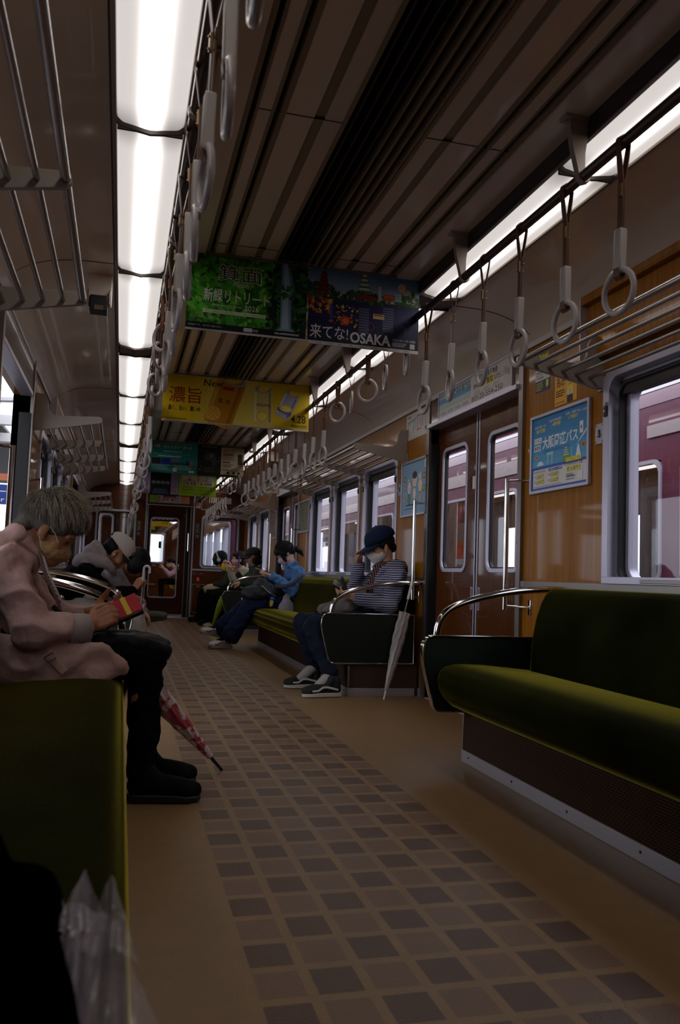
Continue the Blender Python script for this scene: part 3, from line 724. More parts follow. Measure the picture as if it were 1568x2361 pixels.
# ---------------------------------------------------------------- small fittings
def wall_switch(y, z, label):
    r = thing('wall_switch', label, 'switch', (WR, y, z))
    m_ = MB().box(WR, y - .033, z - .045, WR - .006, y + .033, z + .045, ALU)
    for a in (-1, 1):
        for b in (-1, 1): m_.ell((WR - .007, y + a * .025, z + b * .037), (.002, .003, .003), DARKMET, 8, 4)
    m_.build('plate', r, bevel=.002)
    MB().box(WR - .006, y - .006, z - .016, WR - .009, y + .006, z + .018, DARKMET).build('slot', r)
    MB().box(WR - .009, y - .008, z - .014, WR - .022, y + .008, z - .002, WHITEP).build('lever', r, bevel=.002)
wall_switch(3.255, 1.465, 'small metal switch plate beside the nearest window frame')
wall_switch(5.995, 1.465, 'small metal switch plate by the pale blue cartoon poster')
def cctv(x, y, z, sg, label):
    r = thing('security_camera', label, 'security camera', (x, y, z))
    MB().box(x - .055, y + .02, z + .02, x + .055, y + .14, z + .15, CREAM2).build('mount', r, bevel=.004)
    MB().box(x - .04, y - .02, z - .045, x + .04, y + .06, z + .03, BLACK).box(x - .052, y - .01, z - .01, x - .042, y + .05, z + .06, RACKM).box(x + .042, y - .01, z - .01, x + .052, y + .05, z + .06, RACKM).build('housing', r, bevel=.006)
    MB().box(x - .018, y - .024, z - .042, x + .022, y - .020, z - .02, CHROME).build('lens_window', r)
cctv(-.165, 4.0, 2.035, -1, 'black ceiling camera beside the lit strip above the old woman')
cctv(1.60, 9.2, 2.02, 1, 'black ceiling camera far along the cove over the windows')
# ---------------------------------------------------------------- printed matter
def banner_rail(y, label):
    r = thing('banner_rail', label, 'banner holder', (.785, y, 2.23))
    MB().box(.165, y - .012, 2.232, 1.375, y + .010, 2.256, STEEL).box(.165, y - .014, 2.243, 1.375, y - .012, 2.247, ALU).build('rail', r, bevel=.003)
    for x in (.20, 1.36):
        MB().box(x - .012, y - .004, 2.21, x + .012, y + .03, 2.265, RACKM).ell((x, y - .006, 2.218), (.006, .004, .006), STEEL, 10, 6).build('end_clip', r, bevel=.003)
    for x in (.50, 1.02):
        MB().box(x - .006, y - .015, 2.228, x + .006, y - .011, 2.258, STEEL).build('clip', r)
banner_rail(3.745, 'metal holder rail carrying the green and the castle posters')
banner_rail(6.165, 'metal holder rail carrying the yellow drink poster')
banner_rail(9.515, 'metal holder rail carrying the teal and black posters')
banner_rail(12.22, 'metal holder rail carrying the lime green manners poster')
UX, UZ = (1, 0, 0), (0, 0, 1)
def hang(name, x0, x1, y, z0, z1, base, label, cat='poster'):
    r = thing(name, label, cat, ((x0 + x1) / 2, y, z1), 'hanging advertising posters')
    MB().box(x0, y, z0, x1, y + .0012, z1, flat(base)).build('paper', r, smooth=False)
    return r, Sheet((x0, y, z0), UX, UZ, x1 - x0, z1 - z0)
rn = random.Random(11)
def blobs(S, x0, y0, x1, y1, n, cols, a, b):
    for _ in range(n):
        S.L -= .22
        S.ellipse(rn.uniform(x0, x1), rn.uniform(y0, y1), rn.uniform(a, b), rn.uniform(a, b) * .7, rn.choice(cols), 7, rn.uniform(0, 3))
# --- green forest and waterfall poster
r, S = hang('hanging_poster', .222, .773, 3.74, 1.878, 2.242, '2F7A1E', 'green forest waterfall poster hanging from the nearest holder rail')
W, H = S.W, S.H
blobs(S, .01, .03, .40, H - .01, 420, ['3E9A22', '2C7418', '57B52E', '225F14', '4AA82A', '6CC43C'], .008, .030)
for a in ((0, H - .02, .16, H - .11), (.05, H, .20, H - .16), (0, H - .14, .10, H - .22), (.02, H - .09, .07, H - .30), (.20, H, .33, H - .07), (.10, H - .06, .18, H - .03)):
    dx, dy = a[2] - a[0], a[3] - a[1]; l = math.hypot(dx, dy); S.poly([(a[0] + dy / l * .0015, a[1] - dx / l * .0015), (a[0] - dy / l * .0015, a[1] + dx / l * .0015), (a[2], a[3])], '0C2A0A')
S.poly([(.37, .02), (W, .02), (W, H), (.40, H), (.385, .2)], '14301F'); blobs(S, .37, .03, W - .01, H - .01, 200, ['10281A', '1C4020', '27602A', '0B1C14', '2F7A30'], .008, .026)
S.poly([(.43, .02), (.485, .02), (.478, .16), (.49, .24), (.47, .33), (.455, H), (.425, H), (.428, .2)], '5F87A8')
S.poly([(.438, .02), (.470, .02), (.462, .18), (.468, .26), (.452, H), (.436, H), (.440, .2)], '9DBDD6')
for k in range(7): S.poly([(.434 + k * .006, .02), (.437 + k * .006, .02), (.432 + k * .006, H * .95)], 'C7DCEA')
blobs(S, .41, .19, .50, .25, 26, ['1F5A22', '2C7A2E'], .006, .016); S.ellipse(.455, .03, .05, .02, '8FB3CE')
S.rect(0, 0, W, .038, '101820'); S.rect(0, 0, W, .010, 'C9C9C6')
S.text('箕面', .135, H - .125, .080, 'F2EFE8', w=.205, bold=.02).text('箕面', .139, H - .122, .074, '231A22', w=.197)
S.text('Minoh', .205, H - .147, .022, 'EFEFE4', w=.07, slant=.2)
S.text('新緑リトリート', .075, H - .225, .062, 'F4F4EC', w=.30, bold=.008)
S.text('Minoh Shinryoku Retreat', .115, H - .246, .012, 'E6ECD8', w=.135).text('2026', .262, H - .252, .024, 'F4F4EC', w=.066)
S.rect(.075, H - .278, .36, H - .262, 'DCE3CC').text('明治の森箕面国定公園 新緑ガーベラ 2026', .085, H - .276, .012, '2E4A1A', w=.19).text('4.15(水)-5.31(日)', .285, H - .275, .010, '2E4A1A', w=.07)
S.text('主催:箕面市観光協会', .015, .058, .010, 'D5E4C4', w=.07).text('箕面', .10, .058, .010, 'D5E4C4')
S.text('阪急箕面駅で下車し、改札口を右へお進みください。', .012, .020, .010, 'D8D8D8', w=.15).text('新緑散策マップ', .27, .019, .012, '20303A', w=.05); S.rect(.262, .015, .302, .033, 'D5D5D5'); S.text('新緑', .305, .018, .011, 'E8E8E8')
S.lines(.405, .020, .53, 1, .01, .009, 'D8D8D8', 3)
S.build('print', r)
# --- castle and canal poster
r, S = hang('hanging_poster', .782, 1.327, 3.74, 1.872, 2.242, '1A2140', 'castle and night canal poster hanging beside the green forest poster')
W, H = S.W, S.H
for k in range(10): S.rect(0, .232 + k * .0138, W, .232 + (k + 1) * .0138 + .0001, ['A9B9C9', '9FB4C8', '96AFC7', '8DABC7', '83A5C6', '7A9FC3', '6F97BE', '658FB8', '5B86B1', '527DA9'][k])
S.L += 1
S.rect(0, .04, W, .232, '23265A'); S.rect(0, .04, W, .13, '1C1E4A')
blobs(S, 0, .225, W, .262, 90, ['1F4424', '2C5A2A', '183418', '3A6A30'], .008, .022)
blobs(S, .0, .25, .12, .29, 26, ['1F4424', '27502A'], .008, .02)
for k in range(5):   # pagoda
    y = .245 + k * .021; a = .040 - k * .005; S.poly([(.07 - a, y), (.07 + a, y), (.07 + a * .65, y + .012), (.07 - a * .65, y + .012)], '7E2A1E'); S.rect(.07 - a * .6, y + .012, .07 + a * .6, y + .021, '541C18')
S.rect(.069, .35, .071, .37, '541C18')
for k in range(5):   # castle keep
    y = .250 + k * .022; a = .046 - k * .0075; S.poly([(.268 - a, y), (.268 + a, y), (.268 + a * .7, y + .010), (.268 - a * .7, y + .010)], '4E7A66'); S.rect(.268 - a * .65, y + .010, .268 + a * .65, y + .022, 'D9D6CC')
S.poly([(.250, .36), (.286, .36), (.268, .377)], '3F6A58')
blobs(S, .20, .245, .33, .265, 26, ['2C5A2A', '1F4424'], .008, .02)
S.poly([(.22, .238), (.34, .238), (.33, .252), (.28, .262), (.23, .252)], '8A2C22')
S.rect(.338, .25, .352, .31, 'C9CED4'); S.rect(.341, .31, .349, .322, '8A98A8'); S.rect(.365, .245, .415, .275, 'C0502A'); S.rect(.36, .262, .42, .268, 'E0803A'); S.rect(.42, .245, .47, .285, '9FB6C6')
S.ellipse(.455, .315, .021, .021, 'E9C9B8'); S.rect(.453, .288, .457, .294, '6A4A3A'); blobs(S, .46, .24, W - .01, .30, 40, ['3F6A3A', 'B7B0A0', '2C5A2A'], .006, .016)
blobs(S, .0, .15, .11, .225, 70, ['C86A1E', 'E0A030', 'A0281E', 'D8C070', '702018'], .004, .012)
blobs(S, .12, .10, .24, .20, 46, ['E0A030', 'F0C850', 'C86A1E'], .003, .008)
S.ellipse(.18, .125, .024, .022, 'D8401E').ellipse(.18, .125, .015, .014, 'F07A30'); S.ellipse(.11, .118, .012, .008, 'C04848'); S.rect(.104, .13, .116, .20, '4458A0')
for (x, y0, y1, w_) in ((.27, .075, .20, .05), (.39, .095, .215, .055)):
    S.rect(x - w_ / 2, y0, x + w_ / 2, y1, '3A3F5E')
    for k in range(10): S.rect(x - w_ / 2, y0 + k * (y1 - y0) / 10, x + w_ / 2, y0 + k * (y1 - y0) / 10 + .004, '7A80A0')
S.rect(.315, .15, .37, .175, 'E0C890'); S.rect(.32, .165, .365, .172, 'C0502A')
for k in range(26):
    t = pi * 2 * k / 26
    for q in (.018, .027, .036, .045): S.L -= .24; S.ellipse(.478 + q * math.cos(t), .135 + q * math.sin(t), .0013, .0013, 'A098D0', 6)
S.rect(.477, .09, .479, .13, 'A098D0')
for k in range(14): S.L -= .2; S.ellipse(.30 + .022 * math.cos(k * .45), .11 + .018 * math.sin(k * .45), .003, .003, 'B04AA0', 6)
S.rect(0, .012, W, .04, '1B2038'); S.rect(0, 0, W, .016, 'D8D8D8'); S.rect(.41, .016, W, .068, '15192E')
S.text('来てな!', .010, .030, .066, 'F0F0F0', w=.185, bold=.008).text('OSAKA', .205, .024, .052, 'EDEDED', w=.20, bold=.03)
S.text('オモロイがいっぱい大阪旅', .415, .052, .012, 'F0F0F0', w=.115).lines(.415, .042, .50, 3, .007, .004, 'C8C8D0', 5); S.rect(.503, .022, .527, .046, 'D0D0D0')
for k, t in enumerate(('大阪府', '大阪市', '堺市', 'JR', 'Metro', 'KINTETSU', 'Nankai', 'Hankyu', 'OSAKA')): S.text(t, .04 + k * .054, .0035, .008, ['2A4A8A', '30507A', '3A4A9A', '305080', '3A3A80', 'A05A40', '907040', 'B06040', '806020'][k], w=.030 if len(t) > 2 else .016)
S.build('print', r)
# --- yellow drink poster
r, S = hang('hanging_poster', .230, 1.325, 6.16, 1.880, 2.242, 'E2C010', 'bright yellow canned lemon drink poster hanging over the aisle')
W, H = S.W, S.H
def skew(cx, cy, pts, a): return [(cx + x * math.cos(a) - y * math.sin(a), cy + x * math.sin(a) + y * math.cos(a)) for x, y in pts]
S.rect(.24, .012, .80, H, 'E8CB38'); S.rect(.32, .012, .70, H, 'EBD45C')
def can(cx, cy, w_, h_, a, body, top, lab):
    S.poly(skew(cx, cy, [(-w_ * .9, -h_ + .008), (-w_ * .5, -h_), (w_ * .5, -h_), (w_ * .9, -h_ + .008), (w_, -h_ + .03), (w_, h_ - .03), (w_ * .86, h_ - .005), (-w_ * .86, h_ - .005), (-w_, h_ - .03), (-w_, -h_ + .03)], a), body)
    S.poly(skew(cx, cy, [(-w_ * .95, -h_ + .03), (-w_ * .70, -h_ + .02), (-w_ * .70, h_ - .03), (-w_ * .95, h_ - .03)], a), lab[0])
    S.poly(skew(cx, cy, [(w_ * .55, -h_ + .02), (w_ * .8, -h_ + .02), (w_ * .8, h_ - .03), (w_ * .55, h_ - .03)], a), lab[1])
    c = skew(cx, cy, [(0, h_ - .008)], a)[0]
    S.ellipse(c[0], c[1], w_ * .95, w_ * .42, 'B9B5AA', 24, a).ellipse(c[0], c[1], w_ * .8, w_ * .34, '8F8878', 24, a)
    S.ellipse(c[0] + .003, c[1] + .004, w_ * .62, w_ * .36, top, 20, a + .2).ellipse(c[0] + .003, c[1] + .004, w_ * .5, w_ * .28, 'F0D24A', 20, a + .2)
    for k in range(6):
        t = k * pi / 3; S.poly([(c[0] + .003, c[1] + .004), (c[0] + .003 + w_ * .45 * math.cos(t), c[1] + .004 + w_ * .24 * math.sin(t)), (c[0] + .003 + w_ * .45 * math.cos(t + .25), c[1] + .004 + w_ * .24 * math.sin(t + .25))], top)
can(.455, .175, .105, .190, -.30, 'C98A18', 'E0B020', ('E0AE38', 'A86E10'))
S.poly([(.43, .268), (.515, .262), (.520, .288), (.440, .292)], 'B03020')
S.ellipse(.37, .085, .055, .052, 'E6C060').ellipse(.37, .085, .045, .042, 'DFA828')
for k in range(8): t = k * pi / 4; S.poly([(.37, .085), (.37 + .042 * math.cos(t), .085 + .040 * math.sin(t)), (.37 + .042 * math.cos(t + .2), .085 + .040 * math.sin(t + .2))], 'F0D070')
S.text('濃い味', .40, .165, .040, '4A3410', w=.09, rot=-.1)
can(.742, .165, .072, .140, .03, 'D8C878', 'E6C840', ('F0E6B0', 'A8924A')); S.text('ORIGINAL', .742, .165, .022, '2A2418', w=.11, anchor='c', bold=.01).ellipse(.735, .09, .045, .040, 'E4BE30').ellipse(.735, .09, .034, .030, 'F0DA60')
can(.925, .190, .058, .105, -.42, 'A8AAC0', 'E6C840', ('D8DAEA', '6A6E96')); S.poly(skew(.925, .19, [(-.057, -.07), (.057, -.07), (.057, -.04), (-.057, -.04)], -.42), '5A6090'); S.ellipse(.912, .165, .050, .028, 'E2BE3A', 20, -.2).ellipse(.912, .165, .036, .020, 'F0DC70', 20, -.2)
S.text('New', .295, .282, .052, '201808', w=.14)
S.text('濃旨', .045, .145, .118, 'A8301A', w=.235, bold=.004).text('濃く、旨い、濃いめ', .040, .085, .038, '2A2008', w=.235, bold=.01)
S.text('4.28', .955, .060, .058, '2A2008', w=.115, bold=.01).text('期間限定 新発売', .955, .026, .020, '4A3A08', w=.125)
S.rect(0, 0, W, .012, 'D8D4C8').lines(.02, .0025, 1.05, 1, .01, .006, '807850', 8); S.ellipse(.010, .030, .009, .011, 'B08A10').lines(.025, .022, .19, 1, .01, .008, '6A5A08', 3)
S.build('print', r)
# --- teal leisure ticket poster
r, S = hang('hanging_poster', .240, .772, 9.51, 1.880, 2.242, '16807E', 'teal leisure ticket poster hanging at the third holder rail')
W, H = S.W, S.H
S.poly([(0, H * .38), (W * .55, H), (W, H), (W, 0), (0, 0)], '1C8C88').poly([(0, 0), (W, 0), (W, .10), (.2, .16), (0, .12)], '127470')
S.text('六甲・まや レジャーきっぷ', .05, H - .085, .042, 'E6D24A', w=.42, bold=.012)
S.lines(.16, H - .125, .40, 1, .01, .013, 'BCDCD8', 5)
S.rect(.04, H - .030, .46, H - .026, '8CC6C2').rect(.06, H - .150, .46, H - .147, '8CC6C2')
S.lines(.10, H - .180, .46, 1, .01, .017, 'D8EEEA', 2)
for k, c in enumerate(('101418', '1E2E8A', '5A7AA6')): S.rect(.03 + k * .108, H - .265, .13 + k * .108, H - .195, c)
S.rect(.24, H - .265, .346, H - .235, '3A4A30'); S.rect(.36, H - .265, .40, H - .235, '1E4A78').rect(.405, H - .265, .445, H - .235, '202630').rect(.452, H - .268, .49, H - .235, 'B86A20').rect(.41, H - .232, .44, H - .212, '2A3A30').rect(.45, H - .232, .49, H - .212, '7A9AB0')
S.lines(.03, .085, .25, 5, .014, .006, 'A8D2CE', 3).lines(.28, .085, .48, 4, .014, .006, 'A8D2CE', 9); S.rect(.265, .02, .31, .06, 'E2C8B8').text('2,000', .269, .032, .014, 'C04030', w=.037); S.rect(.445, .015, .468, .04, 'D8E8E6').rect(.475, .015, .50, .04, 'D8E8E6')
S.build('print', r)
# --- black exhibition poster with cream side panel
r, S = hang('hanging_poster', .776, 1.305, 9.51, 1.872, 2.242, '16140F', 'black exhibition poster with cream notice half hanging beside the teal poster')
W, H = S.W, S.H
S.rect(.0, .0, .262, H, '17150F'); blobs(S, .02, .05, .25, H - .07, 60, ['2A2820', '36342C', '211F18', '45433A'], .010, .03)
S.ellipse(.14, .19, .085, .11, '2E2D28', 24, .3).ellipse(.15, .20, .06, .08, '4A4944', 24, .3).ellipse(.12, .14, .05, .04, '201F1A').ellipse(.16, .235, .03, .02, '6A6A66', 16, .4)
S.rect(.035, H - .052, .225, H - .014, '0E0D0A').text('STAR WARS GALAXY', .040, H - .042, .018, 'B8B4A4', w=.18)
S.text('GALAXY', .07, .045, .030, '4E6A20', w=.12, slant=.2).text('GALAXY', .075, .078, .024, '42601A', w=.10, slant=.2)
S.rect(.266, .0, W, H, 'C2B494'); S.rect(.266, H - .03, W, H, '2E2A22').text('STAR WARS GALAXY in Osaka', .28, H - .022, .014, 'D8CDB0', w=.22)
S.lines(.285, H - .060, .45, 3, .020, .010, '4A4030', 4); S.rect(.285, H - .12, .40, H - .106, '6A3A3A'); S.lines(.285, H - .14, .44, 3, .016, .008, '5A5040', 5); S.rect(.285, H - .205, .37, H - .192, '7A4038').lines(.285, H - .222, .44, 2, .014, .008, '5A5040', 6)
S.rect(.455, H - .22, .51, H - .10, '2A2820').rect(.29, H - .255, .38, H - .238, '8A8068').rect(.40, H - .258, .47, H - .238, 'DFD2B0'); S.rect(.266, .075, W, .08, '3A342A').lines(.285, .085, .36, 1, .01, .012, '4A4030', 3)
for k, x in enumerate((.33, .395, .45)): S.ellipse(x + .02, .055, .018, .012, '2E2A24', 14).rect(x + .008, .035, x + .032, .055, '2E2A24')
S.rect(.266, 0, W, .028, '24201A').lines(.28, .010, .50, 2, .010, .005, 'B8AC90', 7); S.rect(.47, .004, .49, .024, 'C8BCA0').rect(.495, .004, .515, .024, 'C8BCA0')
S.build('print', r)
# --- fourth rail: pale lilac poster and lime manners poster
r, S = hang('hanging_poster', .215, .742, 12.21, 1.880, 2.242, 'A8A2C8', 'pale lilac poster with dark hall picture hanging at the fourth holder rail')
W, H = S.W, S.H
S.rect(.13, 0, .42, H, '14141A')
for k in range(4): S.rect(.15 + k * .065, .145, .205 + k * .065, .185, '8A8A90').rect(.15 + k * .065, .115, .205 + k * .065, .119, '50505A')
S.poly([(.15, .0), (.40, 0), (.36, .075), (.19, .075)], '3A4A6A').poly([(.13, .03), (.17, .10), (.13, .12)], '2A2E3A')
S.text('特', .045, .28, .05, '2A2440', w=.05).text('別', .045, .220, .05, '2A2440', w=.05).text('公', .045, .160, .05, '2A2440', w=.05).text('開', .045, .100, .05, '2A2440', w=.05)
S.rect(.0, .03, .12, .055, 'C08A8A').lines(.01, .02, .12, 2, .010, .006, '7A7498', 3)
S.lines(.43, .34, .52, 20, .017, .008, '8A6A90', 4); S.rect(.44, .10, .51, .12, 'B87080').rect(.44, .035, .51, .055, 'B87080')
S.build('print', r)
r, S = hang('hanging_poster', .748, 1.285, 12.21, 1.872, 2.242, '9CBE1E', 'lime green good manners poster with cartoon groups hanging far down the aisle')
W, H = S.W, S.H
S.lines(.05, H - .05, .26, 1, .01, .022, '3A4A10', 3).lines(.30, H - .05, .5, 1, .01, .022, '3A4A10', 5)
for x0 in (.045, .285):
    S.rect(x0, .155, x0 + .215, .298, 'DDD8CC')
    for k in range(9):
        x = x0 + .025 + k * .0205; S.rect(x - .009, .160, x + .009, .195 + (k % 3) * .008, ['3A6AA8', 'D8A830', '5A9A6A', 'B85A4A', 'E0C860', '6A6AA0', 'C8783A', '4A8AA8', 'A8487A'][(k + int(x0 * 10)) % 9]); S.ellipse(x, .208 + (k % 3) * .008, .0085, .0095, 'E8C8A8', 10).ellipse(x, .214 + (k % 3) * .008, .009, .006, '2A201C', 10)
    S.ellipse(x0 + .107, .262, .011, .012, 'E8C8A8', 12).ellipse(x0 + .107, .270, .011, .006, '3A2A20', 10).poly([(x0 + .08, .228), (x0 + .135, .228), (x0 + .118, .25), (x0 + .096, .25)], ['8A3A3A', 'B8A040'][x0 > .2])
S.text('Good マナー、 Good ライフ', .05, .072, .036, '22300A', w=.43).lines(.06, .125, .24, 1, .01, .010, '4A5A18', 2).lines(.30, .125, .48, 1, .01, .010, '4A5A18', 8).lines(.045, .045, .49, 2, .016, .007, '6A8018', 3)
S.build('print', r)

# --- framed posters and notices on the window wall
UY = (0, -1, 0)
def framed(y0, y1, z0, z1, label, base, fr=.016, name='framed_poster'):
    r = thing(name, label, 'poster', (WR, (y0 + y1) / 2, z0), 'framed posters on the window wall')
    m_ = MB()
    frame_ring(m_, [(y0, z0), (y1, z0), (y1, z1), (y0, z1)], [(y0 + fr, z0 + fr), (y1 - fr, z0 + fr), (y1 - fr, z1 - fr), (y0 + fr, z1 - fr)], WR - .018, WR, ALUF)
    m_.build('frame', r, bevel=.003)
    MB().box(WR - .008, y0 + fr, z0 + fr, WR, y1 - fr, z1 - fr, flat(base)).build('paper', r, smooth=False)
    return r, Sheet((WR - .0085, y1 - fr, z0 + fr), UY, UZ, y1 - y0 - 2 * fr, z1 - z0 - 2 * fr)
r, S = framed(3.325, 3.885, 1.245, 1.645, 'bright blue travel pass poster in metal frame by the empty bench', '3C8EC0')
W, H = S.W, S.H
for k in range(8): S.rect(0, H - (k + 1) * .032, W, H - k * .032 + .0001, ['2E78AE', '337FB4', '3886BA', '3D8DC0', '4294C6', '489ACA', '52A2CE', '60AAD2'][k])
S.rect(0, 0, W, .118, '3A62A8').rect(.012, .012, W - .012, .104, 'DCD6D2'); S.L += 1
S.text('大阪周遊パス', .105, H - .166, .062, 'F2F0EE', w=.335, bold=.02).text('OSAKA AMAZING PASS', .115, H - .186, .016, '2A4A80', w=.25)
S.rect(.018, H - .130, .095, H - .102, 'E8E6E2').text('デジタル', .022, H - .128, .024, '35507A', w=.068, bold=.02).rect(.018, H - .168, .085, H - .138, 'E8E6E2').text('乗車券', .022, H - .165, .024, '35507A', w=.06, bold=.02)
for x, a, b2 in ((.02, '大阪市内の電車・バスに', '乗り放題!'), (.17, '約40か所の観光施設に', '入場可能!'), (.33, '飲食・店舗でも', '優待特典あり!')):
    y = H - .040 - (0 if x > .1 else .014) + (.008 if x > .3 else 0); S.text(a, x, y, .014, 'EDEDE8', w=.12).text(b2, x + .02, y - .024, .020, 'F0DA30', w=.09, bold=.02)
S.text('スルッとKANSAI', .44, H - .035, .012, 'DDE8F0', w=.075)
S.rect(.455, H - .135, .485, H - .080, 'E8E8E8').ellipse(.47, H - .108, .008, .010, 'C86A5A', 10); S.poly([(.42, H - .190), (.505, H - .125), (.525, H - .118), (.50, H - .142)], 'DDE6EC')
S.ellipse(.490, H - .190, .018, .016, 'C89848').ellipse(.490, H - .190, .012, .010, '8A6024'); S.ellipse(.05, H - .200, .018, .013, 'D89A58').ellipse(.05, H - .200, .012, .008, 'B85A38')
S.ymap = lambda y: .122 + (y - .122) * .62
S.poly([(.045, .135), (.125, .135), (.115, .125), (.055, .125)], 'E6EEF0').rect(.06, .135, .11, .150, 'E6EEF0').rect(.068, .150, .10, .158, 'D8E4E8')
for x in (.155, .195): S.rect(x, .125, x + .014, .205, '9CC8D0')
S.rect(.150, .195, .214, .218, 'A8D0D4')
for k in range(18): S.L -= .2; S.ellipse(.262 + .040 * math.cos(k * pi / 9), .170 + .046 * math.sin(k * pi / 9), .004, .004, '8A7AB8', 8)
for k in range(6): t = k * pi / 6; S.poly([(.262 + .04 * math.cos(t), .17 + .046 * math.sin(t)), (.262 - .04 * math.cos(t), .17 - .046 * math.sin(t)), (.262 - .04 * math.cos(t) + .001, .17 - .046 * math.sin(t) + .001)], '9A8AC0')
S.poly([(.30, .122), (.375, .122), (.36, .165), (.318, .165)], '6FA83A')
for k in range(4): a = .026 - k * .0055; S.rect(.338 - a, .16 + k * .018, .338 + a, .17 + k * .018, 'D8D0A8').poly([(.338 - a * 1.2, .17 + k * .018), (.338 + a * 1.2, .17 + k * .018), (.338 + a * .7, .178 + k * .018)], '6A8A7A')
S.rect(.385, .125, .392, .215, 'A8C8D4'); S.poly([(.41, .122), (.475, .122), (.47, .135), (.456, .20), (.450, .222), (.442, .222), (.436, .20), (.424, .135)], 'E8ECEA')
S.ymap = None
S.rect(.02, .088, .14, .098, 'B8B0B0').rect(.17, .086, .30, .100, '4A6AB0').text('大阪周遊パス・2日券', .175, .088, .010, 'E8E8F0', w=.12)
for k, (x, y, t) in enumerate(((.05, .056, '3,500円'), (.05, .028, '5,000円'), (.19, .056, '3,800円'), (.19, .028, '5,400円'))):
    S.text(t, x, y, .024, '6A6A3A', w=.075, bold=.05).text(t, x + .001, y + .001, .022, 'E6DE4A', w=.073, bold=.02); S.ellipse(x - .014, y + .014, .008, .007, 'B8B4B0', 12)
S.rect(.148, .02, .149, .085, '9A94A0')
S.rect(.335, .112, .475, .132, 'E6D83A').text('いつでもどこでも', .34, .115, .015, '2A3A5A', w=.125).text('インターネットでも', .325, .092, .018, '2A3A5A', w=.16, bold=.01).rect(.345, .064, .46, .088, 'E6D83A').text('購入可能', .35, .066, .020, '3A5A8A', w=.10, bold=.03)
S.rect(.44, .024, .485, .060, 'E6E2DE').lines(.34, .050, .43, 3, .012, .006, '8A8690', 2).lines(.02, .016, .32, 1, .01, .005, '9A96A0', 3); S.lines(.345, .040, .42, 1, .01, .008, '5A5A6A', 9)
S.build('print', r)
r, S = framed(5.375, 5.935, 1.245, 1.655, 'pale blue cartoon figure poster in metal frame above the striped hoodie man', '7FA0BE')
W, H = S.W, S.H
S.rect(0, 0, W, H, '86A8C4')
for k in range(40): S.L -= .2; S.rect(*(lambda x, y: (x, y, x + .006, y + .005))(rn.uniform(.02, W - .02), rn.uniform(.12, H - .02)), rn.choice(['5A6A7A', '9AB8CC', '6A8A5A']))
def toon(x, y, s_, hair=None, body='E8DCCB'):
    S.ellipse(x, y, .052 * s_, .058 * s_, '3A3230', 22).ellipse(x, y, .048 * s_, .054 * s_, 'EBD9C6', 22)
    if hair: S.ellipse(x, y + .035 * s_, .050 * s_, .028 * s_, '3A302C', 20)
    for d in (-1, 1): S.ellipse(x + d * .018 * s_, y - .004, .004 * s_, .005 * s_, '2A2422', 8)
    S.ellipse(x, y - .025 * s_, .010 * s_, .004 * s_, 'B8584A', 10)
    S.ellipse(x, y - .10 * s_, .036 * s_, .048 * s_, '3A3230', 20).ellipse(x, y - .10 * s_, .032 * s_, .044 * s_, body, 20)
toon(.265, .245, 1.0, True); toon(.155, .195, .85, None, '6A9A60'); toon(.385, .195, .85, None, 'C8A890')
S.ellipse(.385, .262, .014, .026, 'EBD9C6').ellipse(.36, .262, .010, .022, 'EBD9C6').ellipse(.14, .25, .012, .012, 'EBD9C6')
for x, y, c in ((.055, .265, '6A7A3A'), (.06, .20, '8A8A86'), (.05, .11, 'A89A90'), (.46, .26, '7A5A54'), (.46, .17, '6A7A50')): S.ellipse(x, y, .030, .024, c, 18).ellipse(x, y, .018, .013, 'B8B0A0', 14)
S.ellipse(.485, .345, .022, .035, 'E0DCD0').text('夏', .476, .332, .02, '4A4440')
S.lines(.09, .062, .40, 1, .01, .014, '3A4A60', 3).lines(.05, .038, .30, 1, .01, .008, '4A5A70', 4); S.rect(.03, .025, W - .03, .027, '6A88A2')
S.build('print', r)
r, S = framed(9.125, 9.70, 1.280, 1.650, 'dull grey green poster in metal frame behind the denim woman', '6E6A58')
blobs(S, .03, .05, S.W * .45, S.H - .03, 40, ['5A5848', '7A7664', '4A483C'], .012, .04); S.lines(S.W * .52, S.H - .06, S.W - .03, 12, .022, .010, '9A947E', 3)
S.build('print', r)
r, S = framed(11.17, 11.72, 1.27, 1.65, 'faded poster in metal frame beside the far doors', '8A7460')
blobs(S, .03, .05, S.W - .05, S.H - .06, 40, ['7A6450', '9A8470', '6A5442'], .015, .05); S.build('print', r)
# door lintel advertising strips
def strip_ad(y0, y1, z0, z1, label):
    r = thing('strip_advert', label, 'advertisement', (WR, y0, z0))
    m_ = MB(); frame_ring(m_, [(y0, z0), (y1, z0), (y1, z1), (y0, z1)], [(y0 + .008, z0 + .008), (y1 - .008, z0 + .008), (y1 - .008, z1 - .008), (y0 + .008, z1 - .008)], WR - .022, WR - .010, ALUF); m_.build('frame', r)
    MB().box(WR - .016, y0 + .008, z0 + .008, WR - .010, y1 - .008, z1 - .008, flat('D5CFC8')).build('paper', r, smooth=False)
    return r, Sheet((WR - .0164, y1 - .008, z0 + .008), UY, UZ, y1 - y0 - .016, z1 - z0 - .016)
r, S = strip_ad(4.10, 5.19, 1.856, 2.042, 'white property buying advert strip over the near doors')
W, H = S.W, S.H
S.rect(0, .0, .52, H, 'A8C0D0').rect(0, 0, .52, .045, 'C8CCD0').rect(0, .045, .52, .050, 'D8C838').rect(0, .088, .52, .120, '5A9AC8').rect(0, .080, .52, .084, 'D8C838')
S.text('不動産買取専門店', .15, .112, .050, 'EDEDED', w=.36, bold=.05).text('不動産買取専門店', .152, .113, .048, '2A3038', w=.355, bold=.015).text('訳あり不動産', .02, .135, .028, '3A4A5A', w=.12)
for k in range(4): S.rect(.03 + k * .12, .012, .125 + k * .12, .036, 'A8A8A6')
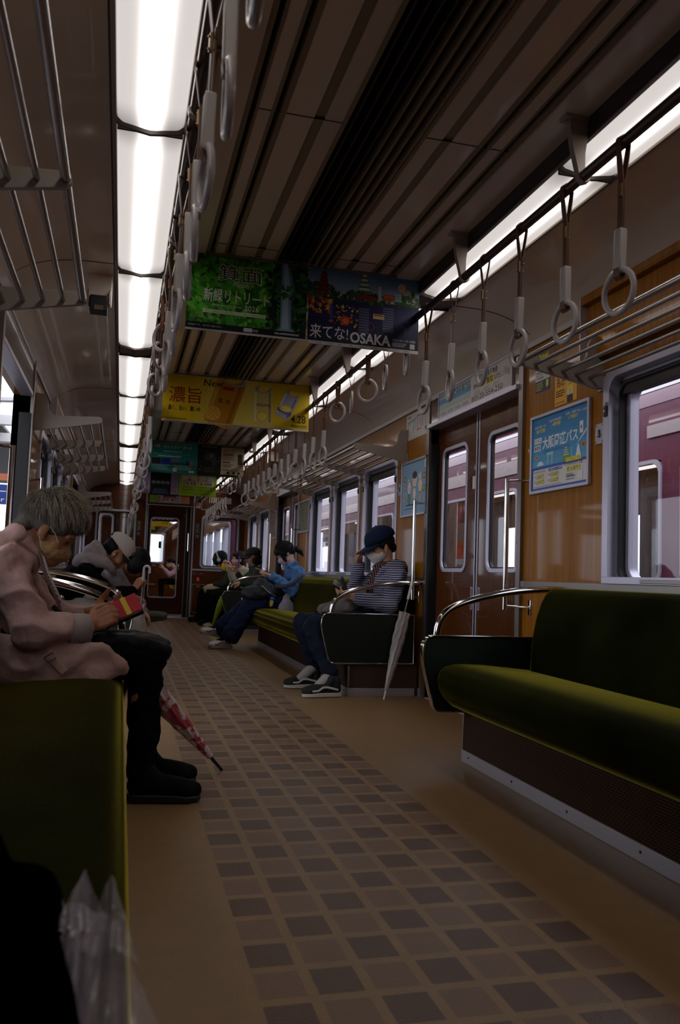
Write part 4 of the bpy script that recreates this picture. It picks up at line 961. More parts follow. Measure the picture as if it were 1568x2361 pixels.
S.text('困りの共有不動産', .62, .122, .036, '22201E', w=.27, bold=.012).text('持分のみで', .56, .078, .036, '22201E', w=.17, bold=.02).rect(.735, .074, .845, .118, 'E2CC20').text('買取', .742, .078, .036, '22201E', w=.095, bold=.02).text('いたします', .855, .078, .034, '22201E', w=.17, bold=.012)
for k, t in enumerate(('秘密厳守', '相談無料', '全国対応')): S.rect(.56 + k * .13, .047, .67 + k * .13, .068, '8A8A88').rect(.562 + k * .13, .049, .668 + k * .13, .066, 'DCD8D2').text(t, .575 + k * .13, .051, .013, '4A4846', w=.08)
S.rect(.535, .010, .57, .040, '8A8A88').text('0120-554-250', .58, .008, .034, '3A3836', w=.38); S.rect(.97, .01, 1.06, .13, 'C8C2BA').ellipse(1.0, .10, .018, .022, 'B09A8A').ellipse(1.035, .09, .016, .02, 'A8988A')
S.build('print', r)
r, S = strip_ad(9.82, 11.02, 1.856, 2.042, 'pale advert strip over the far doors'); S.rect(.1, .05, .6, .12, 'C8B8B0').lines(.65, .10, .95, 4, .02, .012, '6A6058', 3); S.build('print', r)
# stickers straight on the wood
def sticker(y0, y1, z0, z1, base, label, name='sticker', x=None, cat='sticker'):
    x = WR - .0006 if x is None else x
    r = thing(name, label, cat, (x, y0, z0))
    MB().box(x, y0, z0, x + .0006, y1, z1, flat(base)).build('paper', r, smooth=False)
    return r, Sheet((x - .0003, y1, z0), UY, UZ, y1 - y0, z1 - z0)
r, S = sticker(3.46, 3.665, 1.662, 1.83, 'E0A010', 'orange under twenty drinking ban sticker with raised hand above the blue poster')
W, H = S.W, S.H
S.rect(.118, .012, .172, .15, 'CFC8C0').rect(.118, .0, .172, .035, '241C10').ellipse(.145, .085, .026, .036, 'E6C818', 18)
for k in range(4): S.rect(.122 + k * .012, .10, .131 + k * .012, .148, '2A2208').rect(.1235 + k * .012, .10, .1295 + k * .012, .146, 'E6C818')
S.rect(.143, .035, .147, .055, '241C10').text('STOP', .128, .096, .010, '2A2208', w=.034).text('20歳未満', .124, .082, .010, '2A2208', w=.042)
S.text('STOP!', .020, .140, .018, '2A1A08', w=.075, bold=.02).text('20', .020, .108, .026, '2A1A08', w=.048, bold=.03).ellipse(.055, .121, .014, .016, 'C03018').ellipse(.055, .121, .009, .011, 'E0A010').text('歳', .074, .109, .024, '2A1A08', w=.026, bold=.02).text('未満飲酒', .020, .088, .016, '2A1A08', w=.08, bold=.02)
S.lines(.015, .066, .10, 3, .012, .007, '3A2A10', 3).lines(.012, .010, .10, 1, .01, .005, '5A4010', 3)
S.build('print', r)
r, S = sticker(3.715, 3.865, 1.765, 1.885, '1E2448', 'navy and white notice sticker beside the orange drinking ban sticker'); W, H = S.W, S.H
S.rect(0, .06, W, H, 'C8C4C0').lines(.01, .10, .10, 3, .014, .006, '6A6A80', 3).lines(.03, .070, .10, 1, .01, .011, '5A5A7A', 6).lines(.008, .045, .08, 4, .011, .006, 'C8C030', 4).rect(.11, .02, .135, .055, 'C8C838').ellipse(.122, .012, .005, .005, 'C05040'); S.build('print', r)
r, S = sticker(3.735, 3.83, 1.895, 2.0, 'C8C020', 'yellow emergency call sticker high above the navy notice'); W, H = S.W, S.H
S.text('非常用', .008, .058, .036, '1A1A10', w=.08, bold=.04).poly([(.02, .025), (.075, .025), (.048, .0)], '1A1A10').rect(.035, .025, .06, .045, '1A1A10'); S.build('print', r)
r, S = sticker(5.38, 5.89, 1.815, 2.008, 'CDC7C4', 'white railway route map above the cartoon poster', 'route_map', cat='route map'); W, H = S.W, S.H
S.poly([(.045, .125), (.16, .135), (.23, .15), (.23, .155), (.045, .137)], '4A9A7A').rect(.22, .152, .44, .160, '4050B0').rect(.225, .05, .229, .155, 'C06A50').rect(.225, .05, .32, .060, 'C86A48').rect(.315, .06, .319, .155, '4050B0').rect(.04, .02, .043, .13, '3A8A80').rect(.16, .05, .162, .135, '3A5A6A').rect(.36, .07, .362, .155, '5A5A7A')
for x0, n in ((.035, 9), (.07, 3), (.15, 8), (.19, 6), (.245, 7), (.29, 5), (.335, 6), (.40, 6), (.45, 5)):
    for k in range(n): S.L -= .2; S.rect(x0, .13 - k * .012, x0 + .012, .137 - k * .012, '5A5A68')
S.lines(.03, .165, .12, 1, .01, .016, '4A4A52', 2).rect(.40, .03, .49, .055, '3A3A48').lines(.405, .045, .485, 2, .010, .005, 'D8D8D8', 3); S.build('print', r)
r, S = sticker(5.39, 5.60, 2.06, 2.13, 'B8ACA2', 'red arrow emergency sticker on the cove above the route map', x=2.005)
S.poly([(.03, .028), (.09, .028), (.09, .016), (.125, .036), (.09, .056), (.09, .044), (.03, .044)], 'B82A1E').text('非常', .13, .03, .03, 'B82A1E', w=.05, bold=.02).lines(.10, .010, .19, 1, .01, .006, '6A3A36', 3); S.build('print', r)
o = MB(); o.ell((2.094, 7.30, 1.615), (.0012, .075, .055), flat('2A88B8'), 24, 10); o.ell((2.0932, 7.27, 1.605), (.0012, .04, .03), flat('B89A40'), 16, 8)
tag(o.build('sticker'), 'round blue sticker on the glass of the middle window', 'sticker')
# ---------------------------------------------------------------- end wall fittings
EY = FAR
def end_window(q, n):
    x0, x1, z0, z1 = q; mb = MB()
    def ring(a, b, y0, y1, mt):
        m_ = MB(); frame_ring(m_, a, b, y0, y1, mt); mb.add([(v[1], v[0], v[2]) for v in m_.v], m_.f, mt)
    ring(rrect(x0 - .02, x1 + .02, z0 - .02, z1 + .02, .07, .07), rrect(x0 + .012, x1 - .012, z0 + .012, z1 - .012, .06, .06), EY - .02, EY + .05, ALU)
    ring(rrect(x0 + .012, x1 - .012, z0 + .012, z1 - .012, .06, .06), rrect(x0 + .03, x1 - .03, z0 + .03, z1 - .03, .05, .05), EY, EY + .05, BLACK)
    o = struct(mb, 'window_end_%d' % n, bevel=.002)
    MB().box(x0 + .01, EY + .03, z0 + .01, x1 - .01, EY + .035, z1 - .01, GLASS).build('window_glass', o, smooth=False)
end_window(EW[0], 1); end_window(EW[1], 2)
tr = MB()
for x in (.365, 1.15): tr.box(x - .012, EY - .014, 0, x + .012, EY, 2.42, ALU)
tr.box(.365, EY - .010, DZ + .005, 1.15, EY, DZ + .018, ALU)
tr.box(1.15, EY - .014, .80, WR, EY, .828, ALU).box(WL, EY - .014, .80, .365, EY, .828, ALU)
tr.box(1.15, EY - .012, 0, WR, EY, .05, ALU).box(WL, EY - .012, 0, .365, EY, .05, ALU).box(.365, EY - .03, 0, 1.15, EY + .05, .012, ALU)
tr.box(DX0 - .008, EY - .012, 0, DX0 + .006, EY, DZ, ALU).box(DX1 - .006, EY - .012, 0, DX1 + .01, EY, DZ, STEEL)
tr.box(1.27, EY - .004, 1.83, 1.90, EY, 1.84, ALU).box(1.265, EY - .004, 1.83, 1.272, EY, 2.2, ALU)
struct(tr, 'trim_end_wall', smooth=False)
# sliding end door with tall pane
GX0, GX1, GZ0, GZ1 = .455, .90, .34, 1.655
mb = MB(); m_ = MB()
H_ = rrect(GX0, GX1, GZ0, GZ1, .05, .05); R_ = []
cx_, cz_ = (GX0 + GX1) / 2, 1.0
for (px, pz) in H_:
    dx, dz = px - cx_, pz - cz_
    t = min(((1.03 if dx > 0 else DX0) - cx_) / dx if abs(dx) > 1e-6 else 9e9, ((DZ if dz > 0 else .02) - cz_) / dz if abs(dz) > 1e-6 else 9e9); R_.append((cx_ + dx * t, cz_ + dz * t))
for kx, kz in ((DX0, .02), (1.03, .02), (DX0, DZ), (1.03, DZ)):
    i = min(range(len(R_)), key=lambda q: (R_[q][0] - kx) ** 2 + (R_[q][1] - kz) ** 2); R_[i] = (kx, kz)
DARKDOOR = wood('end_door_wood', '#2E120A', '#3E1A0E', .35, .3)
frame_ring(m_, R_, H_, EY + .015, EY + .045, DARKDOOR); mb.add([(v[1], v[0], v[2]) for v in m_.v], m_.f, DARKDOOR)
o = struct(mb, 'door_end', smooth=False)
f_ = MB(); g_ = MB(); frame_ring(g_, rrect(GX0 - .014, GX1 + .014, GZ0 - .014, GZ1 + .014, .06, .06), rrect(GX0 + .004, GX1 - .004, GZ0 + .004, GZ1 - .004, .045, .045), EY + .006, EY + .05, ALU)
f_.add([(v[1], v[0], v[2]) for v in g_.v], g_.f, ALU); f_.build('door_window_frame', o)
MB().box(GX0, EY + .028, GZ0, GX1, EY + .033, GZ1, GLASS).build('door_glass', o, smooth=False)
MB().box(.93, EY - .002, .80, .945, EY + .015, .90, CHROME).box(.925, EY - .018, .80, .95, EY - .002, .815, CHROME).build('door_handle', o, bevel=.002)
MB().box(1.022, EY + .008, .02, 1.034, EY + .05, DZ, STEEL).box(DX0, EY + .008, .02, 1.03, EY + .014, .06, ALU).build('door_edge', o, smooth=False)
struct(MB().box(1.034, EY + .045, .0, DX1, EY + .05, DZ, SLOT).box(DX0 - .02, EY + .03, DZ - .10, DX1, EY + .05, DZ, SLOT), 'trim_door_pocket', smooth=False)
r = thing('pull_handle', 'vertical chrome pull handle in the dark slot beside the end door', 'handle', (1.075, EY, 1.2)); MB().tube([(1.07, EY + .04, 1.12), (1.07, EY - .01, 1.12), (1.07, EY - .01, 1.42), (1.07, EY + .04, 1.42)], .007, CHROME, 8).build('bar', r)
r = thing('door_latch', 'small chrome latch on the wall beside the end door frame', 'latch', (.345, EY, .87)); MB().box(.335, EY - .006, .84, .355, EY, .93, CHROME).tube([(.345, EY - .006, .86), (.345, EY - .03, .86), (.345, EY - .03, .92)], .006, CHROME, 8).build('lever', r)
def plaque(x, z, w_, h_, base, label, y=EY - .002, name='sign_plate', cat='sign'):
    r = thing(name, label, cat, (x, y, z)); MB().box(x - w_ / 2, y, z - h_ / 2, x + w_ / 2, y + .002, z + h_ / 2, flat(base)).build('plate', r, smooth=False)
    return r, Sheet((x - w_ / 2, y - .0003, z - h_ / 2), UX, UZ, w_, h_)
for x, lab in ((.255, 'narrow black priority seat sign beside the left end window latch'), (1.218, 'narrow black priority seat sign between the end door and the window with headphones person')):
    r, S = plaque(x, 1.47, .055, .235, 'B8A898', lab.replace('left end window', 'door'))
    S.rect(.003, .003, .052, .232, '0C0C10')
    for k, t in enumerate('優先座席'): S.text(t, .0275, .195 - k * .036, .028, 'CFC8C0', w=.028, anchor='c')
    S.rect(.026, .07, .029, .085, 'CFC8C0'); sx = 1 if x > 1 else -1
    S.poly([(.0275 - sx * .012, .048), (.0275 - sx * .008, .052), (.0275 + sx * .008, .03), (.0275 + sx * .004, .026)], 'CFC8C0').poly([(.0275 + sx * .014, .018), (.0275 + sx * .014, .044), (.0275 - sx * .010, .018)], 'CFC8C0'); S.build('print', r)
r, S = plaque(1.215, 1.90, .07, .095, 'D0C8C0', 'white and red fire extinguisher pictogram sign above the end door corner'); S.rect(.008, .03, .062, .088, 'B0241A').rect(.030, .038, .042, .072, 'E8E0DC').rect(.033, .072, .039, .082, 'E8E0DC').rect(.025, .01, .045, .02, '3A2A28'); S.build('print', r)
r, S = plaque(1.265, .655, .06, .065, 'C02018', 'small red fire extinguisher sign above the cabinet beside the end door'); S.rect(.026, .012, .036, .045, 'EADCD8').rect(.028, .045, .034, .055, 'EADCD8'); S.build('print', r)
r, S = plaque(1.58, 2.0, .38, .10, 'B4AAA4', 'white notice plate over the end window by the straps'); S.lines(.14, .075, .36, 5, .014, .006, '7A706C', 3).rect(.01, .01, .12, .09, 'C8BEBA'); S.build('print', r)
r, S = plaque(1.60, 2.17, .20, .075, 'A89888', 'beige number plate 812 high on the end wall'); S.rect(.004, .004, .196, .071, 'B8A898').text('6812', .035, .018, .042, '5A4A40', w=.13); S.build('print', r)
r = thing('cabinet_door', 'small rounded cabinet hatch low on the end wall beside the door', 'cabinet', (1.27, EY, .35))
m_ = MB(); frame_ring(m_, rrect(1.175, 1.385, .10, .575, .03, .03), rrect(1.180, 1.380, .105, .570, .028, .028), EY - .006, EY, ALU); q_ = MB(); q_.add([(v[1], v[0], v[2]) for v in m_.v], m_.f, ALU); q_.build('edge_trim', r)
MB().box(1.24, EY - .008, .525, 1.30, EY, .55, STEEL).build('latch', r, bevel=.002); MB().box(1.25, EY - .010, .40, 1.285, EY, .435, BLACK).build('lock', r, bevel=.002)
r, S = plaque(.735, 1.975, .66, .125, 'B8B0A8', 'pale pink and green advert strip above the end door', name='strip_advert', cat='advertisement')
S.rect(0, 0, .14, .125, '7A9A2A').rect(.52, 0, .66, .125, 'C07A5A').rect(.22, .095, .44, .125, 'B0305A').lines(.26, .103, .40, 1, .01, .013, 'E8D0D0', 4); blobs(S, .13, .02, .24, .10, 16, ['8A4A30', 'B06A48', '6A3A2A'], .008, .018); S.lines(.24, .07, .34, 2, .028, .022, '4A4440', 6).lines(.38, .08, .5, 4, .018, .009, '6A6460', 3); S.ellipse(.37, .055, .012, .02, '2A2422'); S.build('print', r)

# ---------------------------------------------------------------- the next car seen through the end door and windows
N0, N1 = FAR + .9, FAR + 11.0
nx = MB()
nx.box(WL - .2, FAR + .05, -.06, WR + .2, N1, 0, FLOORM)
struct(nx, 'floor_next_car', smooth=False)
nx = MB().box(WL - .1, N0, 0, WL, N1, 2.3, WOOD).box(WR, N0, 0, WR + .1, N1, .80, WOOD).box(WR, N0, 1.72, WR + .1, N1, 2.3, WOOD)
for k in range(6): nx.box(WR - .01, N0 + .4 + k * 1.6, .8, WR + .1, N0 + .75 + k * 1.6, 1.72, ALUF)
for k in range(10): nx.box(WL - .02, N0 + .3 + k * .9, .8, WL + .015, N0 + .62 + k * .9, 1.72, ALUF)
struct(nx, 'wall_next_car', smooth=False)
struct(MB().box(WL - .1, N0, 2.26, WR + .1, N1, 2.3, CREAM), 'ceiling_next_car', smooth=False)
# end of the next car facing us: wood bulkhead with window openings
nx = MB()
for a, b, z0, z1 in ((WL - .1, -.40, 0, 2.4), (-.40, .40, 0, .84), (-.40, .40, 1.74, 2.4), (.33, .40, .84, 1.74), (-.16, .08, .84, 1.74), (1.06, 1.30, 0, 2.4), (1.30, 1.88, 0, .84), (1.30, 1.88, 1.70, 2.4), (1.88, WR + .1, 0, 2.4), (.40, 1.06, 1.86, 2.4)):
    nx.box(a, N0 - .05, z0, b, N0, z1, ENDWOOD)
nx.box(1.90, N0 - .06, .3, WR + .12, N0 - .05, 2.3, MAROON).box(WL - .12, N0 - .06, .3, -.44, N0 - .05, 2.3, MAROON)
struct(nx, 'wall_next_bulkhead', smooth=False)
struct(MB().box(WL - .3, FAR + .05, 2.30, WR + .3, N0 - .05, 2.34, SLOT).box(.30, FAR + .05, 0, .36, N0 - .05, 2.3, SLOT).box(1.12, FAR + .05, 0, 1.18, N0 - .05, 2.3, SLOT), 'wall_gangway', smooth=False)
for q, n in (((-.40, -.16, .84, 1.74), 1), ((.08, .33, .84, 1.74), 2), ((1.30, 1.88, .84, 1.70), 3)):
    m_ = MB(); frame_ring(m_, rrect(q[0] - .005, q[1] + .005, q[2], q[3], .07, .07), rrect(q[0] + .03, q[1] - .03, q[2] + .03, q[3] - .03, .06, .06), N0 - .075, N0 - .02, ALUF)
    g_ = MB().add([(v[1], v[0], v[2]) for v in m_.v], m_.f, ALUF); struct(g_, 'window_next_%d' % n, bevel=.002)
    struct(MB().box(q[0] + .02, N0 - .03, q[2] + .02, q[1] - .02, N0 - .025, q[3] - .02, GLASS), 'window_next_pane_%d' % n, smooth=False)
# its far end with a big bright window onto the tracks
nx = MB().box(WL - .1, N1, 0, .30, N1 + .05, 2.4, ENDWOOD).box(1.22, N1, 0, WR + .1, N1 + .05, 2.4, ENDWOOD).box(.30, N1, 0, 1.22, N1 + .05, .98, ENDWOOD).box(.30, N1, 1.86, 1.22, N1 + .05, 2.4, ENDWOOD)
m_ = MB(); frame_ring(m_, rrect(.29, 1.23, .97, 1.87, .06, .06), rrect(.34, 1.18, 1.02, 1.82, .05, .05), N1 - .01, N1 + .04, ALU); nx.add([(v[1], v[0], v[2]) for v in m_.v], m_.f, ALU)
nx.box(.32, N1 - .02, .35, 1.0, N1 - .005, .37, ALU).box(.32, N1 - .02, .90, 1.0, N1 - .005, .92, ALU)
struct(nx, 'wall_next_far', smooth=False)
struct(MB().box(.33, N1 - .15, 1.0, .80, N1 - .02, 1.22, BLACK).box(1.04, N1 - .1, 1.42, 1.12, N1 - .02, 1.62, BLACK).box(.55, N1 - .2, 1.70, .80, N1 - .1, 1.80, BLACK), 'wall_driver_desk', smooth=False)
for XL in (XLL, XLR):
    for k in range(7):
        o = light_cover(XL, N0 + .3 + k * 1.4, N0 + 1.66 + k * 1.4, 1)
        tag(o, 'ceiling light cover in the car beyond the end door', 'ceiling light', 'ceiling light covers of the next car')
NP = strap(1.25, 0, False)
for k in range(14):
    dup(NP, (1.25, N0 + 1.2 + k * .42, ZP), 'hanging strap in the next car, seen through the end door pane', 'hanging straps of the next car')
for k in range(5):
    dup(NP, (.16, N0 + 3.2 + k * .6, ZP), 'hanging strap in the next car, seen through the end door pane', 'hanging straps of the next car')
for c in list(NP.children): bpy.data.objects.remove(c)
bpy.data.objects.remove(NP)
MBR = bench(WR, 1, N0 + 5.6, N0 + 9.2, 'green bench in the next car where the pink coat passenger sits', [N0 + 5.6])
for (y, x0, x1, z0, base, lab) in ((N0 + .5, .42, 1.06, 1.98, '6FA0C0', 'pale blue hanging poster beyond the end door pane'), (N0 + 1.6, .22, 1.05, 1.88, '1A2140', 'dark night poster beyond the end door pane'), (N0 + 3.6, .22, 1.0, 1.88, 'E2C010', 'yellow drink poster beyond the end door pane'), (N0 + 5.4, .22, .75, 1.88, '9CBE1E', 'lime poster beyond the end door pane')):
    r, S = hang('hanging_poster', x0, x1, y, z0 - .14, z0 + .22, base, lab)
    r['group'] = 'hanging posters of the next car'
    if base == '1A2140': S.text('来てな!OSAKA', .12, .03, .07, 'F0F0F0', w=.62, bold=.02)
    if base == 'E2C010': S.text('4.28', .60, .05, .06, '4A3A08', w=.13); S.ellipse(.2, .14, .09, .13, 'C98A18'); S.ellipse(.45, .15, .06, .08, 'A8AAC0')
    if base == '6FA0C0': blobs(S, .02, .28, .6, .35, 22, ['2A3A3A', 'D8D0C0', '4A6A4A'], .01, .03)
    if S.mb.v: S.build('print', r)

# ---------------------------------------------------------------- outside, window side: the maroon train on the next track
TX0 = 3.42
TRG = glass_mat('neighbour_train_glass', (.80, .78, .80))
NFILL = mat('neighbour_fill_glow', '#F4ECE4', .5, emit=2.2); INT = mat('neighbour_interior', '#A0948C', .7); IN2 = mat('neighbour_interior_wood', '#7A5220', .5)
t_ = thing('neighbour_train', 'maroon commuter train standing on the next track outside the windows', 'train', (TX0, 6, 0))
body = MB()
def train_side():
    wins = []; y = -1.0
    doors = []
    wins = [(.2, 1.45), (1.65, 2.95), (3.2, 4.56), (4.78, 6.15), (6.85, 8.62), (8.95, 10.2), (10.4, 11.7), (11.9, 13.1), (13.5, 14.9), (15.2, 16.5), (16.7, 18.0)]
    ys = sorted([-3, 24] + [v for q in wins for v in q] + [v for d in doors for v in d])
    for a, b in zip(ys[:-1], ys[1:]):
        m = (a + b) / 2
        if any(q[0] < m < q[1] for q in wins): body.box(TX0, a, -.6, TX0 + .06, b, .82, MAROON).box(TX0, a, 1.64, TX0 + .06, b, 2.02, MAROON)
        elif any(d[0] < m < d[1] for d in doors): pass
        else: body.box(TX0, a, -.6, TX0 + .06, b, 2.02, MAROON)
    for a, b in doors:
        m = (a + b) / 2
        for c, d in ((a, m - .01), (m + .01, b)):
            body.box(TX0 + .03, c, -.6, TX0 + .07, d, .82, MAROON).box(TX0 + .03, c, 1.70, TX0 + .07, d, 2.02, MAROON).box(TX0 + .03, c, .82, TX0 + .07, c + .14, 1.70, MAROON).box(TX0 + .03, d - .14, .82, TX0 + .07, d, 1.70, MAROON)
    return wins, doors
wins_, doors_ = train_side()
body.ribbon([(TX0, 2.02), (TX0 + .012, 2.09), (TX0 + .045, 2.16), (TX0 + .10, 2.21), (TX0 + .16, 2.235)], 'y', -3, 24, .01, MAROON)
body.ribbon([(TX0 + .16, 2.30), (TX0 + .35, 2.40), (TX0 + .8, 2.50), (TX0 + 1.4, 2.54)], 'y', -3, 24, .02, CONC)
body.build('body_shell', t_, ang=60)
WHG = mat('white_gutter', '#E8E8EC', .35)
MB().box(TX0 + .02, -3, 2.128, TX0 + .05, 24, 2.155, WHG).box(TX0 + .12, -3, 2.22, TX0 + .17, 24, 2.30, MAROON).build('rain_gutter', t_)
MB().box(TX0 - .012, -3, 1.80, TX0, 4.92, 1.885, mat('train_reflection_band', '#B8A8A8', .3, .3)).box(TX0 - .012, 6.6, 1.775, TX0, 15, 1.90, mat('train_reflection_band', '#B8A8A8', .3, .3)).build('painted_reflection', t_, smooth=False)  # pale grey strips painting in a light reflection along the body side
MB().box(TX0 + .055, -3, 2.215, TX0 + .12, 24, 2.25, WHG).build('roof_edge', t_)
gl = MB(); fr_ = MB(); ins = MB()
for a, b in wins_:
    frame_ring(fr_, rrect(a - .012, b + .012, .81, 1.65, .09, .09), rrect(a + .014, b - .014, .836, 1.624, .08, .08), TX0 - .012, TX0 + .03, ALUF)
    # body-coloured corner infill
    frame_ring(body, [(0, 0)] * 0 or rrect(a, b, .82, 1.64, .001, .001), rrect(a, b, .82, 1.64, .09, .09), TX0, TX0 + .03, MAROON) if False else None
    f_.v = f_.v
    gl.box(TX0 + .02, a, .83, TX0 + .025, b, 1.63, TRG)
for a, b in doors_:
    m = (a + b) / 2
    for c, d in ((a, m), (m, b)):
        frame_ring(fr_, rrect(c + .13, d - .13, .81, 1.71, .07, .07), rrect(c + .155, d - .155, .835, 1.685, .06, .06), TX0 + .02, TX0 + .05, ALUF); gl.box(TX0 + .045, c + .14, .83, TX0 + .05, d - .14, 1.69, TRG)
fr_.build('window_frames', t_, smooth=False); gl.build('window_panes', t_, smooth=False)
ins.box(TX0 + 2.3, -3, -.5, TX0 + 2.35, 24, .80, IN2).box(TX0 + 2.3, -3, 1.62, TX0 + 2.35, 24, 2.2, INT)
for k in range(20): ins.box(TX0 + 2.28, -3 + k * 1.35, .8, TX0 + 2.36, -2.45 + k * 1.35, 1.62, INT)
ins.box(TX0 + .1, -3, 2.05, TX0 + 2.4, 24, 2.10, INT).box(TX0 + .06, -3, -.55, TX0 + 2.4, 24, -.5, IN2)
for k in range(8): ins.box(TX0 + .4, .5 + k * 3.0, -.5, TX0 + .9, .56 + k * 3.0, 2.05, INT)
ins.build('interior', t_, smooth=False)
MB().box(TX0 + .5, -3, 2.03, TX0 + .68, 24, 2.045, NFILL).box(TX0 + 1.7, -3, 2.03, TX0 + 1.88, 24, 2.045, NFILL).build('added_fill_strips', t_, smooth=False)  # glowing strips added under its ceiling to brighten the train's interior
r = thing('window_poster', 'magenta idol poster on the neighbour train pane seen through the near doors', 'poster', (TX0, 8.2, 1.6))
yy = 7.98
MB().box(TX0 + .036, yy, 1.40, TX0 + .044, yy + .34, 1.74, flat('B01860')).build('paper', r, smooth=False)
S = Sheet((TX0 + .0355, yy + .34, 1.40), UY, UZ, .34, .34); S.ellipse(.19, .19, .07, .09, '1A1418').ellipse(.19, .17, .04, .055, 'D8A890', 16).poly([(.08, 0), (.30, 0), (.26, .11), (.12, .11)], '2A1A38').ellipse(.09, .16, .03, .05, 'D8A890', 14); S.build('print', r)
r = thing('window_notice', 'small orange and white notice on the neighbour train door pane', 'notice', (TX0, 8.2, 1.1)); MB().box(TX0 + .036, 8.16, 1.02, TX0 + .044, 8.33, 1.20, flat('D05030')).box(TX0 + .036, 8.16, .96, TX0 + .044, 8.33, 1.02, flat('C8DCD8')).build('paper', r, smooth=False)
struct(MB().box(2.4, -6, -1.25, 12, 30, -1.2, CONC), 'ground_tracks', smooth=False)
struct(MB().box(6.6, -6, 3.3, 14, 40, 3.4, CONC), 'trim_platform_canopy', smooth=False)
# platform side beyond the old woman's doors
struct(MB().box(-9, -6, -.12, -.86, 30, -.06, CONC), 'ground_platform', smooth=False)
PW = mat('platform_white_steel', '#B8B8B8', .5); PD = mat('platform_dark', '#2A2A2C', .7)
cp = MB().box(-6, -4, 3.5, -2.4, 30, 3.56, PD)
for k in range(10):
    cp.box(-6, -2 + k * 2.2, 3.25, -2.0, -1.85 + k * 2.2, 3.42, PW)
    cp.tube([(-1.6, -2 + k * 2.2, 3.3), (-4.5, -.9 + k * 2.2, 3.3)], .05, PW, 6); cp.tube([(-4.6, -2 + k * 2.2, 3.3), (-4.6, -2 + k * 2.2, 2.2)], .06, PW, 8)
struct(cp, 'trim_platform_roof', smooth=False)
for k in range(3): tag(MB().tube([(-3.6, 4 + 5 * k, -.06), (-3.6, 4 + 5 * k, 3.3)], .1, PW, 12).build('platform_column'), 'white steel platform column, %s beyond the old woman\'s window' % ORD[k], 'column', 'platform columns')
r = thing('platform_sign', 'blue elevator sign on the platform behind the old woman\'s head', 'sign', (-1.6, 9.0, 1.4))
MB().box(-2.1, 9.0, 1.40, -1.14, 9.06, 1.60, flat('1E3E8A')).box(-2.1, 9.0, 1.64, -1.14, 9.06, 1.71, flat('B86A48')).build('board', r, smooth=False)
S = Sheet((-2.1, 8.998, 1.40), UX, UZ, .96, .2); S.text('エレベーター', .20, .09, .08, 'E8E8F0', w=.74).text('Elevator', .60, .025, .045, 'E8E8F0', w=.33); S.build('print', r)
MB().box(-1.9, 9.02, -.06, -1.84, 9.06, 1.72, PD).build('post', r)
# buildings and bright haze of the yard beyond the next car
BW = mat('yard_building', '#B8C0C4', .8)
yb = thing('yard_building', 'pale building and masts beyond the next car seen through its far window', 'building', (.8, 40, 0)); MB().box(-6, 44, -1.2, .2, 50, 1.1, BW).box(2.2, 46, -1.2, 9, 52, 2.4, BW).build('wall', yb, smooth=False)
q_ = MB()
for k in range(6): q_.tube([(-1 + k * .7, 36 + k, -1.2), (-1 + k * .7, 36 + k, 5)], .05, PW, 8); q_.tube([(-2, 36 + k, 3 + .1 * k), (4, 36 + k, 3 + .1 * k)], .03, PW, 6)
q_.build('mast', yb, smooth=False)
struct(MB().box(-12, 30, -1.3, 14, 70, -1.25, CONC), 'ground_yard', smooth=False)
